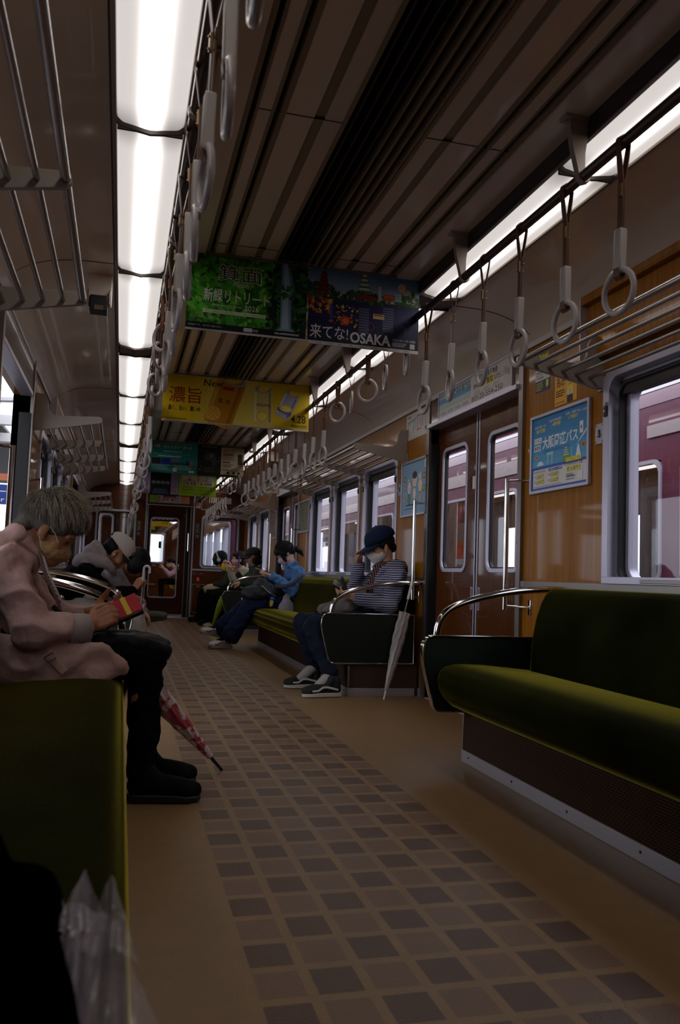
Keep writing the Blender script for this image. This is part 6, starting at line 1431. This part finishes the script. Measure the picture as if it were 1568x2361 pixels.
def umbrella(label, top, tip, handle, canopy_mt, hmt, hook='j', r0=.030, cover=(.30, .93), ferr=None, hrad=.026, htube=.0095):
    """closed umbrella from handle end to tip"""
    top, tip = V(top), V(tip); d = (tip - top); L = d.length; d.normalize(); P = lambda t: top + d * L * t
    r = thing('umbrella', label, 'umbrella', tuple(tip))
    MB().tube([P(0), P(cover[1] + .02)], .005, STEEL, 8).build('shaft', r)
    sd = V(handle).normalized() if handle else None
    n = 26; vs = []; fs = []; nn = 24
    for i in range(n):
        t = i / (n - 1); a = cover[0] + (cover[1] - cover[0]) * t
        rad = r0 * (.55 + .45 * math.sin(min(1, t * 1.6 + .25) * pi / 2)) * (1 - .72 * t ** 1.6)
        e = V((1, 0, 0)) if abs(d.x) < .8 else V((0, 1, 0)); e = (e - d * e.dot(d)).normalized(); f = d.cross(e)
        for k in range(nn):
            p = 2 * pi * k / nn + t * 2.2; rr = rad * (1 + .22 * math.cos(p * 8 - t * 5) * (.3 + .7 * (1 - t))) + (.004 if i == 0 and k % 3 == 0 else 0)
            vs.append(P(a) + e * rr * math.cos(p) + f * rr * math.sin(p))
    for i in range(n - 1):
        for k in range(nn): fs.append((i * nn + k, i * nn + (k + 1) % nn, (i + 1) * nn + (k + 1) % nn, (i + 1) * nn + k))
    MB().add(vs, fs, canopy_mt).build('canopy', r, ang=60)
    MB().tube([P(cover[1] - .01), P(1)], [.0075, .006], ferr or WHITEP, 10).build('ferrule', r)
    if handle:
        a = V(handle).normalized(); rad = .040; cpt = P(0) + a * rad
        rad = hrad; cpt = P(0) + a * rad; pts = [P(.12), P(.04), P(0)] + [cpt - a * rad * math.cos(q) - d * rad * math.sin(q) for q in [pi * j / 10 for j in range(1, 11)]] + [cpt + a * rad + d * .03]
        MB().tube(pts, htube, hmt, 10).build('handle', r)
    return r
CLEARU = mat('umbrella_clear_vinyl', '#B4AAA4', .25, alpha=.62, spec=.5)
umbrella('white J handle umbrella held upright by the young man in the white cap', (.157, 5.985, .800), (.135, 6.03, .0), (1, .0, .0), mat('umbrella_pale_vinyl', '#A29A9A', .3, alpha=.85), WHITEP, r0=.036, cover=(.30, .94), hrad=.020, htube=.0085)

# ---- bowed passenger in grey sweater
GREYS = cloth('sweater_grey', '#7E7476', .9, .3, 14)
h = Head((.115, 7.02, .845), (.52, -.12, -.85), k=.95)
S = dict(head=h, pelvis=(-.33, 7.02, .52), chest=(-.13, 7.02, .735), neck=(.02, 7.02, .800), bow=(-.03, 0, .06), skin=SK1, top=GREYS, low=cloth('trousers_grey_light', '#9A948E', .8, .3, 12), topname='sweater',
         shN=(-.045, 6.86, .755), elN=(.07, 6.86, .58), wrN=(.185, 6.90, .475), shF=(-.045, 7.18, .755), elF=(.06, 7.2, .58), wrF=(.16, 7.12, .50),
         handN=((.60, .1, -.80), (-.5, .2, -.5), 1, (.3, .4, .3), .95), handF=((.7, -.2, -.5), (0, 0, -1), 1),
         hipN=(-.31, 6.93, .50), knN=(.0, 6.80, .56), anN=(.185, 7.03, .445), toeN=(.32, 7.03, .40), hipF=(-.31, 7.11, .50), knF=(.11, 7.12, .49), anF=(.12, 7.12, .10), trouser=(.09, .082, .07, .064, .056), sleeve=.85, seed=7, vox=.006)
root, h = figure('passenger in a grey sweater bent over crossed legs with dark hair', S)
eyes(h, root)
blob('hair', [h.e(-.015, 0, .045, .108, .092, .094), h.e(.060, 0, .055, .052, .080, .060), h.e(.03, .07, .0, .07, .030, .075), h.e(.03, -.07, .0, .07, .030, .075), h.e(-.08, 0, -.01, .05, .08, .07)], HAIRB, root, .007, 3, .002, 60)
GSH = mat('shoe_grey_green', '#4A4E40', .6, bump=(.3, 60, .004)); o = shoe(root, (.150, 7.03), (.395, 7.02), GSH, mat('sole_dark', '#2A2C24', .6), z0=.345, lift=.045); shoe(root, (.06, 7.12), (.32, 7.12), GSH, BLKSOLE)

# ---- man in striped hoodie, navy cap and white mask
SOCK = stripes('socks_grey', '#8E8A86', '#B8B4AE', 60, 'Z', .4, 1)
HOOD = stripes('hoodie_striped', '#45465A', '#B4B2C0', 20, 'Z', .20, 2.6)
JEAN = cloth('jeans_navy', '#141C2C', .85, .4, 13)
h = Head((1.790, 5.72, 1.020), (-.93, -.10, -.36), k=1.0)
S = dict(head=h, pelvis=(1.80, 5.72, .51), chest=(1.845, 5.72, .765), neck=(1.84, 5.72, .895), bow=(.03, 0, 0), skin=SK1, sock=SOCK, top=HOOD, low=JEAN, topname='hoodie',
         shN=(1.872, 5.555, .805), elN=(1.800, 5.50, .605), wrN=(1.575, 5.575, .655), shF=(1.845, 5.885, .805), elF=(1.665, 5.93, .690), wrF=(1.672, 5.84, .890),
         handN=((-.90, .25, .18), (.15, .45, .85), 1, (.35, .5, .4), 1.0, .05, .5), handF=((-.12, -.22, .95), (.55, -.75, .1), -1, (1.0, 1.1, .7), .98, 0, .5),
         hipN=(1.76, 5.63, .50), knN=(1.275, 5.545, .445), anN=(1.395, 5.445, .14), hipF=(1.76, 5.81, .50), knF=(1.27, 5.81, .455), anF=(1.365, 5.83, .15), trouser=(.095, .088, .078, .066, .052), cuff=.93,
         toeN=(1.27, 5.42, .05), toeF=(1.24, 5.84, .05), sleeve=.93, vox=.0048, fold=.016, ff=11, seed=4,
         topx=[('t', [(1.79, 5.63, .860), (1.865, 5.62, .875), (1.925, 5.66, .870), (1.945, 5.72, .865), (1.925, 5.78, .870), (1.865, 5.82, .875), (1.79, 5.81, .860)], [.03, .045, .052, .055, .052, .045, .03])])
root, h = figure('man in striped hoodie and navy cap rubbing his eye by the arm rail', S)
mask(h, MASKW, root); eyes(h, root, True)
blob('hair', [h.e(-.030, 0, .020, .088, .084, .060), h.e(-.078, 0, -.030, .032, .062, .045), h.e(.01, .066, .015, .035, .022, .03), h.e(.01, -.066, .015, .035, .022, .03)], HAIRB, root, .006, 3, .0016, 60)
blob('hood', [('e', (1.915, 5.72, .868), (.058, .135, .062)), ('t', [(1.90, 5.62, .87), (1.845, 5.615, .872), (1.79, 5.64, .845), (1.765, 5.665, .78), (1.758, 5.67, .70)], [.05, .040, .030, .022, .016]), ('t', [(1.90, 5.82, .87), (1.845, 5.825, .872), (1.79, 5.80, .845), (1.765, 5.775, .78), (1.758, 5.77, .70)], [.05, .040, .030, .022, .016])], HOOD, root, .007, 4, .006, 14)
CAPN = cloth('cap_navy', '#0E1A34', .8, .15, 30); o = cap(h, root, CAPN, .085, .042, grow=1.08)
m_ = MB(); sw = [h.p(.096, .046, .085), h.p(.100, .030, .078), h.p(.104, .018, .082), h.p(.103, .002, .100)]
sw = [h.p(.0935 + .004, -.010 - .010 * k_, .068 + z_) for k_, z_ in ((0, .014), (1, .006), (2, .008), (4.2, .026))]; m_.tube(sw, [.0015, .004, .0032, .0006], WHITEP, 8); subpart(m_, 'tick_emblem', o)
shirt = stripes('shirt_plaid', '#2A1C1E', '#8A6A60', 26, 'X', .3, 0)
blob('plaid_shirt', [('t', [(1.775, 5.72, .60), (1.752, 5.72, .74), (1.80, 5.72, .875)], [.07, .055, .05]), ('t', [(1.80, 5.66, .875), (1.865, 5.69, .905), (1.865, 5.75, .905), (1.80, 5.78, .875)], [.024, .024, .024, .024])], shirt, root, .007, 3, .004, 18)
VB = mat('shoe_suede_black', '#101012', .75); shoe(root, (1.462, 5.43), (1.185, 5.405), VB, SOLEW, stripe=WHITEP, high=.02, laces=BLACK); shoe(root, (1.425, 5.84), (1.150, 5.85), VB, SOLEW, stripe=WHITEP, high=.02, laces=BLACK)
r = thing('phone', 'black phone in wallet case in the striped hoodie man\'s hand', 'phone', (1.49, 5.63, .71)); X = V((-.85, .1, .50)).normalized(); N = V((.35, -.55, .75)); N = (N - X * N.dot(X)).normalized(); Y_ = N.cross(X)
obox(MB(), (1.490, 5.615, .715), .075, .040, .007, X, Y_, N, mat('phone_black', '#0A0A0B', .35)).build('case', r, bevel=.004); obox(MB(), (1.500, 5.60, .735), .055, .030, .006, V((-.4, .1, .9)).normalized(), Y_, V((.85, -.3, .4)).normalized(), BLACK).build('flap', r, bevel=.004)
r = thing('shoulder_bag', 'grey shoulder bag on the striped hoodie man\'s lap', 'bag', (1.47, 5.70, .55))
blob('bag_body', [('t', [(1.40, 5.62, .555), (1.52, 5.62, .575), (1.60, 5.66, .60)], [.045, .062, .05]), ('t', [(1.40, 5.78, .555), (1.52, 5.78, .575), (1.60, 5.78, .60)], [.045, .062, .05]), ('t', [(1.62, 5.64, .62), (1.66, 5.70, .69)], [.05, .035])], cloth('bag_grey', '#6A6460', .8, .4, 14), r, .008, 4, .006, 14)
blob('bag_base', [('t', [(1.37, 5.60, .525), (1.50, 5.60, .535)], [.028, .032]), ('t', [(1.37, 5.8, .525), (1.50, 5.8, .535)], [.028, .032])], BLK, r, .008, 3)
umbrella('clear vinyl umbrella hooked over the arm rail beside the striped hoodie man', (1.915, 5.395, .745), (1.715, 5.30, .0), (.35, .9, .1), CLEARU, mat('umbrella_white_handle', '#C8C4C2', .35), r0=.042, cover=(.24, .93))

# ---- woman in denim jacket
DEN = cloth('denim_jacket_blue', '#4A6E9A', .85, .6, 12)
h = Head((1.700, 8.85, 1.015), (-.80, -.12, -.58), k=.96)
S = dict(head=h, pelvis=(1.76, 8.85, .51), chest=(1.80, 8.85, .765), neck=(1.775, 8.85, .885), bow=(.03, 0, 0), skin=SK3, top=DEN, low=DENIMD, topname='denim_jacket', lowname='wide_jeans',
         shN=(1.83, 8.69, .815), elN=(1.765, 8.63, .625), wrN=(1.545, 8.74, .770), shF=(1.82, 9.01, .815), elF=(1.74, 9.05, .63), wrF=(1.545, 8.95, .775),
         handN=((-.90, .25, .15), (.1, .5, .8), 1, (.5, .6, .4), .88), handF=((-.9, -.25, .15), (.1, -.5, .8), -1, (.5, .6, .4), .88),
         hipN=(1.70, 8.77, .49), knN=(1.33, 8.74, .46), anN=(1.13, 8.76, .11), hipF=(1.70, 8.93, .49), knF=(1.33, 8.96, .46), anF=(1.06, 8.98, .17), trouser=(.092, .086, .080, .090, .105), cuff=.88,
         toeN=(1.0, 8.76, .07), toeF=(.93, 8.98, .19), sleeve=.96, fold=.024, ff=11, seed=6, hem=-.01, vox=.0055, topx=[('t', [(1.73, 8.76, .88), (1.80, 8.78, .915), (1.815, 8.85, .92), (1.80, 8.92, .915), (1.73, 8.94, .88)], [.02, .026, .026, .026, .02])])
root, h = figure('woman in blue denim jacket with ponytail bent over her phone', S)
mask(h, MASKP, root); eyes(h, root)
hb = blob('hair', [h.e(-.018, 0, .045, .110, .092, .094), h.e(.062, 0, .062, .046, .074, .050), h.e(.020, .066, .03, .060, .022, .050), h.e(.020, -.066, .03, .060, .022, .050), h.e(.078, 0, .052, .022, .062, .034), h.e(.055, .062, -.02, .026, .014, .060), h.e(.055, -.062, -.02, .026, .014, .060), h.e(-.080, 0, -.005, .045, .070, .055)], HAIRB, root, .006, 3, .0016, 60)
blob('ponytail', [('t', [(1.775, 8.85, 1.055), (1.822, 8.845, 1.072), (1.862, 8.835, 1.045), (1.895, 8.83, .995)], [.022, .034, .030, .008])], HAIRB, root, .006, 3, .002, 60)
strands(h, hb, HAIRB, 700, 21, .006, .0011, -.2, .07, (.110, .094, .100), (-.016, 0, .044))
m_ = MB(); m_.ell(h.p(.004, -.086, -.020), .012, mat('earbud_blue', '#2E9ED0', .3), 12, 8); m_.build('earbud', root)
blob('pleated_hem', [('t', [(1.73, 8.70, .53), (1.72, 8.69, .475), (1.71, 8.685, .44)], [.07, .085, .095], .35, (1, 0, 0))], stripes('hem_pale_pleats', '#8A8496', '#D8D2DC', 40, 'X', .6, 1), root, .007, 3, .005, 30)
NS = mat('sneaker_white', '#C8C0BC', .55, bump=(.2, 60, .004)); SG = mat('sneaker_grey_sole', '#8A8078', .6)
shoe(root, (1.175, 8.76), (.915, 8.75), NS, SG, z0=.005, laces=WHITEP, stripe=mat('tick_grey', '#5A4E52', .5)); shoe(root, (1.085, 8.98), (.84, 8.97), NS, SG, z0=.09, lift=.05, laces=WHITEP, stripe=mat('tick_grey', '#5A4E52', .5))
r = thing('phone', 'phone with pale back held by the denim jacket woman', 'phone', (1.46, 8.84, .82)); X = V((-.92, 0, .38)).normalized(); obox(MB(), (1.455, 8.84, .820), .075, .036, .005, X, V((0, 1, 0)), X.cross(V((0, 1, 0))), mat('phone_tan', '#A88A68', .4)).build('case', r, bevel=.003)
r = thing('backpack', 'dark navy backpack on the denim jacket woman\'s lap', 'backpack', (1.45, 8.85, .5)); BPM = mat('backpack_navy', '#14161E', .6, bump=(.5, 11, .04), vary=(.2, (6, 6, 6)))
blob('bag_body', [('t', [(1.33, 8.72, .575), (1.50, 8.72, .610), (1.62, 8.74, .60)], [.075, .10, .06]), ('t', [(1.33, 8.96, .575), (1.50, 8.96, .610), (1.62, 8.96, .60)], [.075, .10, .06]), ('t', [(1.45, 8.74, .68), (1.45, 8.95, .68)], [.07, .07])], BPM, r, .009, 4, .014, 9)
m_ = MB(); m_.tube([(1.57, 8.66, .665), (1.66, 8.59, .665), (1.74, 8.565, .70), (1.80, 8.575, .76), (1.86, 8.62, .80)], .020, mat('strap_grey', '#3A3E4A', .8), 8, True, .35, (0, 0, 1)); m_.tube([(1.42, 8.62, .67), (1.50, 8.60, .60), (1.58, 8.605, .56)], .004, STEEL, 6); m_.build('strap', r)
r = thing('plush_charm', 'small blue and yellow plush charm hanging from the navy backpack', 'charm', (1.535, 8.59, .5)); MB().ell((1.535, 8.595, .535), (.026, .022, .022), mat('plush_blue', '#1A5AA0', .9), 12, 8).build('hat', r); blob('body', [('e', (1.53, 8.595, .50), (.022, .02, .03)), ('e', (1.525, 8.59, .47), (.018, .018, .02))], mat('plush_yellow', '#C8A020', .9), r, .006, 2); MB().tube([(1.535, 8.595, .555), (1.535, 8.60, .60)], .003, BLACK, 6).build('loop', r)

# ---- three far passengers
h = Head((1.79, 11.72, 1.015), (-.97, -.1, -.14), k=.98); OLV = cloth('bomber_dark_olive', '#2C3226', .75, .4, 12)
S = dict(head=h, pelvis=(1.79, 11.72, .51), chest=(1.83, 11.72, .765), neck=(1.82, 11.72, .885), bow=(.02, 0, 0), skin=SK1, top=OLV, low=BLK, topname='bomber_jacket', shN=(1.86, 11.56, .815), elN=(1.79, 11.52, .62), wrN=(1.615, 11.56, .655), shF=(1.85, 11.88, .815), elF=(1.70, 11.92, .66), wrF=(1.60, 11.88, .79),
         handN=((-.9, .1, -.1), (0, .3, -.9), 1), handF=((-.35, 0, .9), (-.7, -.5, .2), -1, (.9, 1, .6)), hipN=(1.73, 11.63, .49), knN=(1.30, 11.62, .46), anN=(1.34, 11.60, .10), hipF=(1.73, 11.81, .49), knF=(1.30, 11.84, .46), anF=(1.34, 11.84, .10), vox=.007, cvox=.010, seed=8)
root, h = figure('passenger in black cap and dark olive bomber jacket on the far bench', S); eyes(h, root)
blob('hair', [h.e(-.045, 0, .0, .085, .095, .080), h.e(-.075, 0, -.075, .060, .085, .050), h.e(-.02, .07, -.05, .05, .035, .06), h.e(-.02, -.07, -.05, .05, .035, .06)], HAIRB, root, .008, 3, .004, 40)
cap(h, root, mat('cap_black', '#0A0A0B', .8), .075, .040, grow=1.10)
for y_ in (11.60, 11.84): shoe(root, (1.42, y_), (1.15, y_ - .01), mat('sneaker_cream', '#A8A08C', .6), mat('sole_cream', '#B8AE98', .6), laces=WHITEP)
h = Head((1.70, 12.50, .985), (-.98, -.1, .05), k=.96); BEI = cloth('coat_beige', '#A8A086', .8, .4, 12)
S = dict(head=h, pelvis=(1.76, 12.50, .50), chest=(1.79, 12.50, .745), neck=(1.75, 12.50, .862), bow=(.02, 0, 0), skin=SK3, top=BEI, low=BLK, topname='beige_coat', shN=(1.81, 12.35, .80), elN=(1.68, 12.30, .63), wrN=(1.575, 12.36, .835), shF=(1.81, 12.65, .80), elF=(1.68, 12.70, .63), wrF=(1.565, 12.6, .86),
         handN=((-.15, .1, .98), (-.8, .3, .1), 1, (.7, .9, .6)), handF=((-.15, -.1, .98), (-.8, -.3, .1), -1, (.7, .9, .6)), hipN=(1.70, 12.42, .49), knN=(1.30, 12.40, .46), anN=(1.32, 12.40, .10), hipF=(1.70, 12.58, .49), knF=(1.30, 12.62, .46), anF=(1.32, 12.62, .10), vox=.007, cvox=.010, seed=9)
root, h = figure('woman with dark bob and lowered grey mask in a beige coat', S); eyes(h, root)
blob('hair', [h.e(-.02, 0, .045, .108, .094, .092), h.e(.055, 0, .075, .05, .075, .04), h.e(-.05, 0, -.03, .06, .088, .07)], HAIRD, root, .008, 3, .005, 30)
blob('face_mask', [h.e(.030, 0, -.085, .064, .062, .038), h.e(.0, -.05, -.06, .05, .03, .035)], mat('mask_grey', '#7A706C', .85), root, .007, 3)
for y_ in (12.40, 12.62): shoe(root, (1.40, y_), (1.14, y_), BLKSHOE, BLKSOLE)
r = thing('folding_fan', 'purple stick fan raised by the black cap passenger', 'fan', (1.60, 11.86, .85)); MB().prism([(1.590, .80), (1.602, .80), (1.640, 1.03), (1.612, 1.03)], 'y', 11.86, 11.868, mat('purple_plastic', '#7A4EB0', .4)).build('blade', r, bevel=.002)
r = thing('plush_pouch', 'yellow round pouch hanging in front of the beige coat woman', 'pouch', (1.535, 12.75, .87)); blob('pouch', [('e', (1.535, 12.72, .865), (.062, .06, .060)), ('e', (1.50, 12.72, .90), (.03, .03, .03))], mat('pouch_yellow', '#D8A810', .85), r, .008, 3, .008, 20)
h = Head((1.515, 13.28, .985), (-.85, .35, -.45), k=.98)
S = dict(head=h, pelvis=(1.74, 13.28, .50), chest=(1.68, 13.28, .745), neck=(1.585, 13.28, .86), bow=(.03, 0, 0), skin=SK1, top=cloth('jacket_dark_green', '#2A2A1E', .8), low=BLK, shN=(1.68, 13.12, .80), elN=(1.58, 13.08, .60), wrN=(1.42, 13.14, .58), shF=(1.68, 13.44, .80), elF=(1.58, 13.48, .60), wrF=(1.42, 13.4, .58), handN=((-.9, .1, -.1), (0, .3, -.9), 1), handF=((-.9, -.1, -.1), (0, -.3, -.9), -1),
         hipN=(1.68, 13.19, .49), knN=(1.30, 13.18, .46), anN=(1.26, 13.16, .10), hipF=(1.68, 13.37, .49), knF=(1.30, 13.40, .46), anF=(1.26, 13.40, .10), trouser=(.09, .085, .085, .085, .085), vox=.007, cvox=.010, seed=10)
root, h = figure('curly dark haired passenger wearing white headphones by the end wall', S); eyes(h, root)
blob('hair', [h.e(-.015, 0, .035, .118, .108, .108), h.e(.06, 0, .01, .06, .085, .09), h.e(-.03, 0, -.05, .08, .10, .07)], HAIRB, root, .008, 3, .012, 40)
m_ = MB(); m_.tube([h.p(-.01, .112 * math.cos(t), .02 + .125 * math.sin(t)) for t in [pi * q / 14 for q in range(15)]], .009, WHITEP, 10)
for d in (-1, 1): m_.ell(h.p(-.005, d * .112, -.01), (.030, .018, .036), mat('headphone_grey', '#A8ACB4', .4), 12, 8, h.rot)
m_.build('headphones', root)
blob('khaki_skirt', [('t', [(1.66, 13.22, .505), (1.45, 13.2, .51), (1.33, 13.19, .495)], [.10, .10, .085], 1.4, (0, 0, 1)), ('t', [(1.33, 13.19, .49), (1.36, 13.19, .43)], [.08, .06], 1.4, (1, 0, 0))], cloth('skirt_khaki', '#8E8868', .8), root, .010, 3, .006, 12)
for y_ in (13.16, 13.40): shoe(root, (1.34, y_), (1.06, y_), BLKSHOE, BLKSOLE)
blob('pink_bag', [('e', (1.40, 12.88, .37), (.07, .06, .08))], mat('pink_cloth', '#B01058', .8), thing('pink_bag', 'magenta cloth bag between the far passengers\' knees', 'bag', (1.40, 12.88, .3)), .008, 2, .006, 14)
umbrella('lime green umbrella leaning against the far bench arm panel', (1.375, 11.42, .49), (1.235, 11.55, .0), None, mat('umbrella_lime', '#8EA426', .35), WHITEP, r0=.045, cover=(.06, .88), ferr=DARKMET)
# pink floral umbrella lying against the old woman's legs
FL = mat('umbrella_pink_floral', '#D8B8B4', .35); n_ = FL.node_tree.nodes; l_ = FL.node_tree.links; t_c = n_.new('ShaderNodeTexCoord'); nz_ = n_.new('ShaderNodeTexNoise'); nz_.inputs['Scale'].default_value = 22; nz_.inputs['Detail'].default_value = 3; cr_ = n_.new('ShaderNodeValToRGB'); cr_.color_ramp.elements[0].position = .50; cr_.color_ramp.elements[0].color = (*hx('#DCC6BE'), 1); cr_.color_ramp.elements[1].position = .56; cr_.color_ramp.elements[1].color = (*hx('#B84A5A'), 1)
l_.new(t_c.outputs['Object'], nz_.inputs[0]); l_.new(nz_.outputs['Fac'], cr_.inputs[0]); l_.new(cr_.outputs[0], n_['Principled BSDF'].inputs['Base Color'])
umbrella('pink floral closed umbrella leaning behind the old woman\'s shins', (-.02, 3.20, .53), (.437, 3.44, .003), None, FL, WHITEP, r0=.046, cover=(.12, .885), ferr=mat('ferrule_black', '#101018', .3))
# passenger of the next car
h = Head((1.235, 22.0, .985), (-.95, -.1, -.3), k=1.0); PNK = cloth('coat_pale_pink', '#C8A4B4', .8)
S = dict(head=h, pelvis=(1.50, 22.0, .52), chest=(1.42, 22.0, .76), neck=(1.32, 22.0, .87), skin=SK3, top=PNK, low=BLK, shN=(1.42, 21.83, .81), elN=(1.22, 21.8, .66), wrN=(1.06, 21.86, .83), shF=(1.42, 22.17, .81), elF=(1.22, 22.2, .66), wrF=(1.06, 22.12, .83), handN=((-.5, 0, .85), (-.5, .5, 0), 1, (.7, .8, .6)), handF=((-.5, 0, .85), (-.5, -.5, 0), -1, (.7, .8, .6)),
         hipN=(1.46, 21.9, .50), knN=(1.02, 21.9, .50), anN=(1.04, 21.9, .10), hipF=(1.46, 22.1, .50), knF=(1.02, 22.1, .50), anF=(1.04, 22.1, .10), vox=.009, cvox=.013, seed=12)
root, h = figure('woman in pale pink coat with glasses seated in the next car beyond the end door', S); eyes(h, root, True); mask(h, MASKW, root)
blob('hair', [h.e(-.02, 0, .045, .108, .092, .092), h.e(-.11, 0, .0, .05, .05, .05)], HAIRB, root, .008, 3)
for y_ in (21.9, 22.1): shoe(root, (1.12, y_), (.85, y_), BLKSHOE, BLKSOLE)

# ---- dark bag and clear plastic wrapper at the near end of the bench
r = thing('black_bag', 'soft black fabric bag on the bench edge nearest the viewer', 'bag', (-.1, .85, .43))
blob('bag_body', [('t', [(-.16, 1.00, .47), (-.145, .80, .45), (-.14, .62, .44)], [.060, .085, .10]), ('t', [(-.085, .95, .445), (-.062, .80, .40), (-.055, .64, .36)], [.045, .058, .07]), ('t', [(-.06, .86, .38), (-.045, .68, .25)], [.04, .05])], mat('bag_black_fabric', '#030303', 1, spec=0, bump=(.3, 16, .02)), r, .007, 4, .006, 14)
PLM = bpy.data.materials.new('clear_plastic_wrap'); PLM.use_nodes = True; n_ = PLM.node_tree.nodes; l_ = PLM.node_tree.links; b_ = n_['Principled BSDF']
b_.inputs['Base Color'].default_value = (.55, .47, .52, 1); b_.inputs['Roughness'].default_value = .08; b_.inputs['Alpha'].default_value = .30; b_.inputs['Specular IOR Level'].default_value = .8
r = thing('plastic_bag', 'crinkled clear plastic bag hanging over the bench edge beside the black bag', 'plastic bag', (.0, .9, .4))
def crinkle(outline, seed, nx=26, nz=40):
    mb = MB(); vs = []; fs = []
    for i in range(nz + 1):
        t = i / nz; a, b = outline(t)
        for j in range(nx + 1):
            s_ = j / nx; p = V(a).lerp(V(b), s_)
            q = V((p.x * 34 + seed, p.z * 18, seed)); d = abs(noise.noise(q)) * .022 + abs(noise.noise(q * 2.7)) * .008 - .008
            vs.append(p + V((.1, -.25, 1)) * d)
    for i in range(nz):
        for j in range(nx): k = i * (nx + 1) + j; fs.append((k, k + 1, k + nx + 2, k + nx + 1))
    return mb.add(vs, fs, PLM)
L3 = lambda a, b, t: tuple(V(a).lerp(V(b), t))
crinkle(lambda t: (L3((-.050, .955, .446), (.000, .58, .470), t), L3((.008, .915, .450), (.062, .56, .462), t)), 1.3).build('sheet', r, ang=25)
crinkle(lambda t: (L3((-.020, .99, .468), (-.045, .86, .455), t), L3((-.020, .99, .468), (.004, .84, .462), t)), 4.1, 14, 20).build('fold', r, ang=25)
crinkle(lambda t: (L3((.006, .955, .466), (-.020, .80, .460), t), L3((.007, .955, .466), (.034, .76, .466), t)), 7.7, 14, 24).build('fold', r, ang=25)
crinkle(lambda t: (L3((-.052, .985, .455), (-.050, .90, .450), t), L3((-.052, .985, .455), (-.028, .90, .455), t)), 2.7, 10, 14).build('fold', r, ang=25)
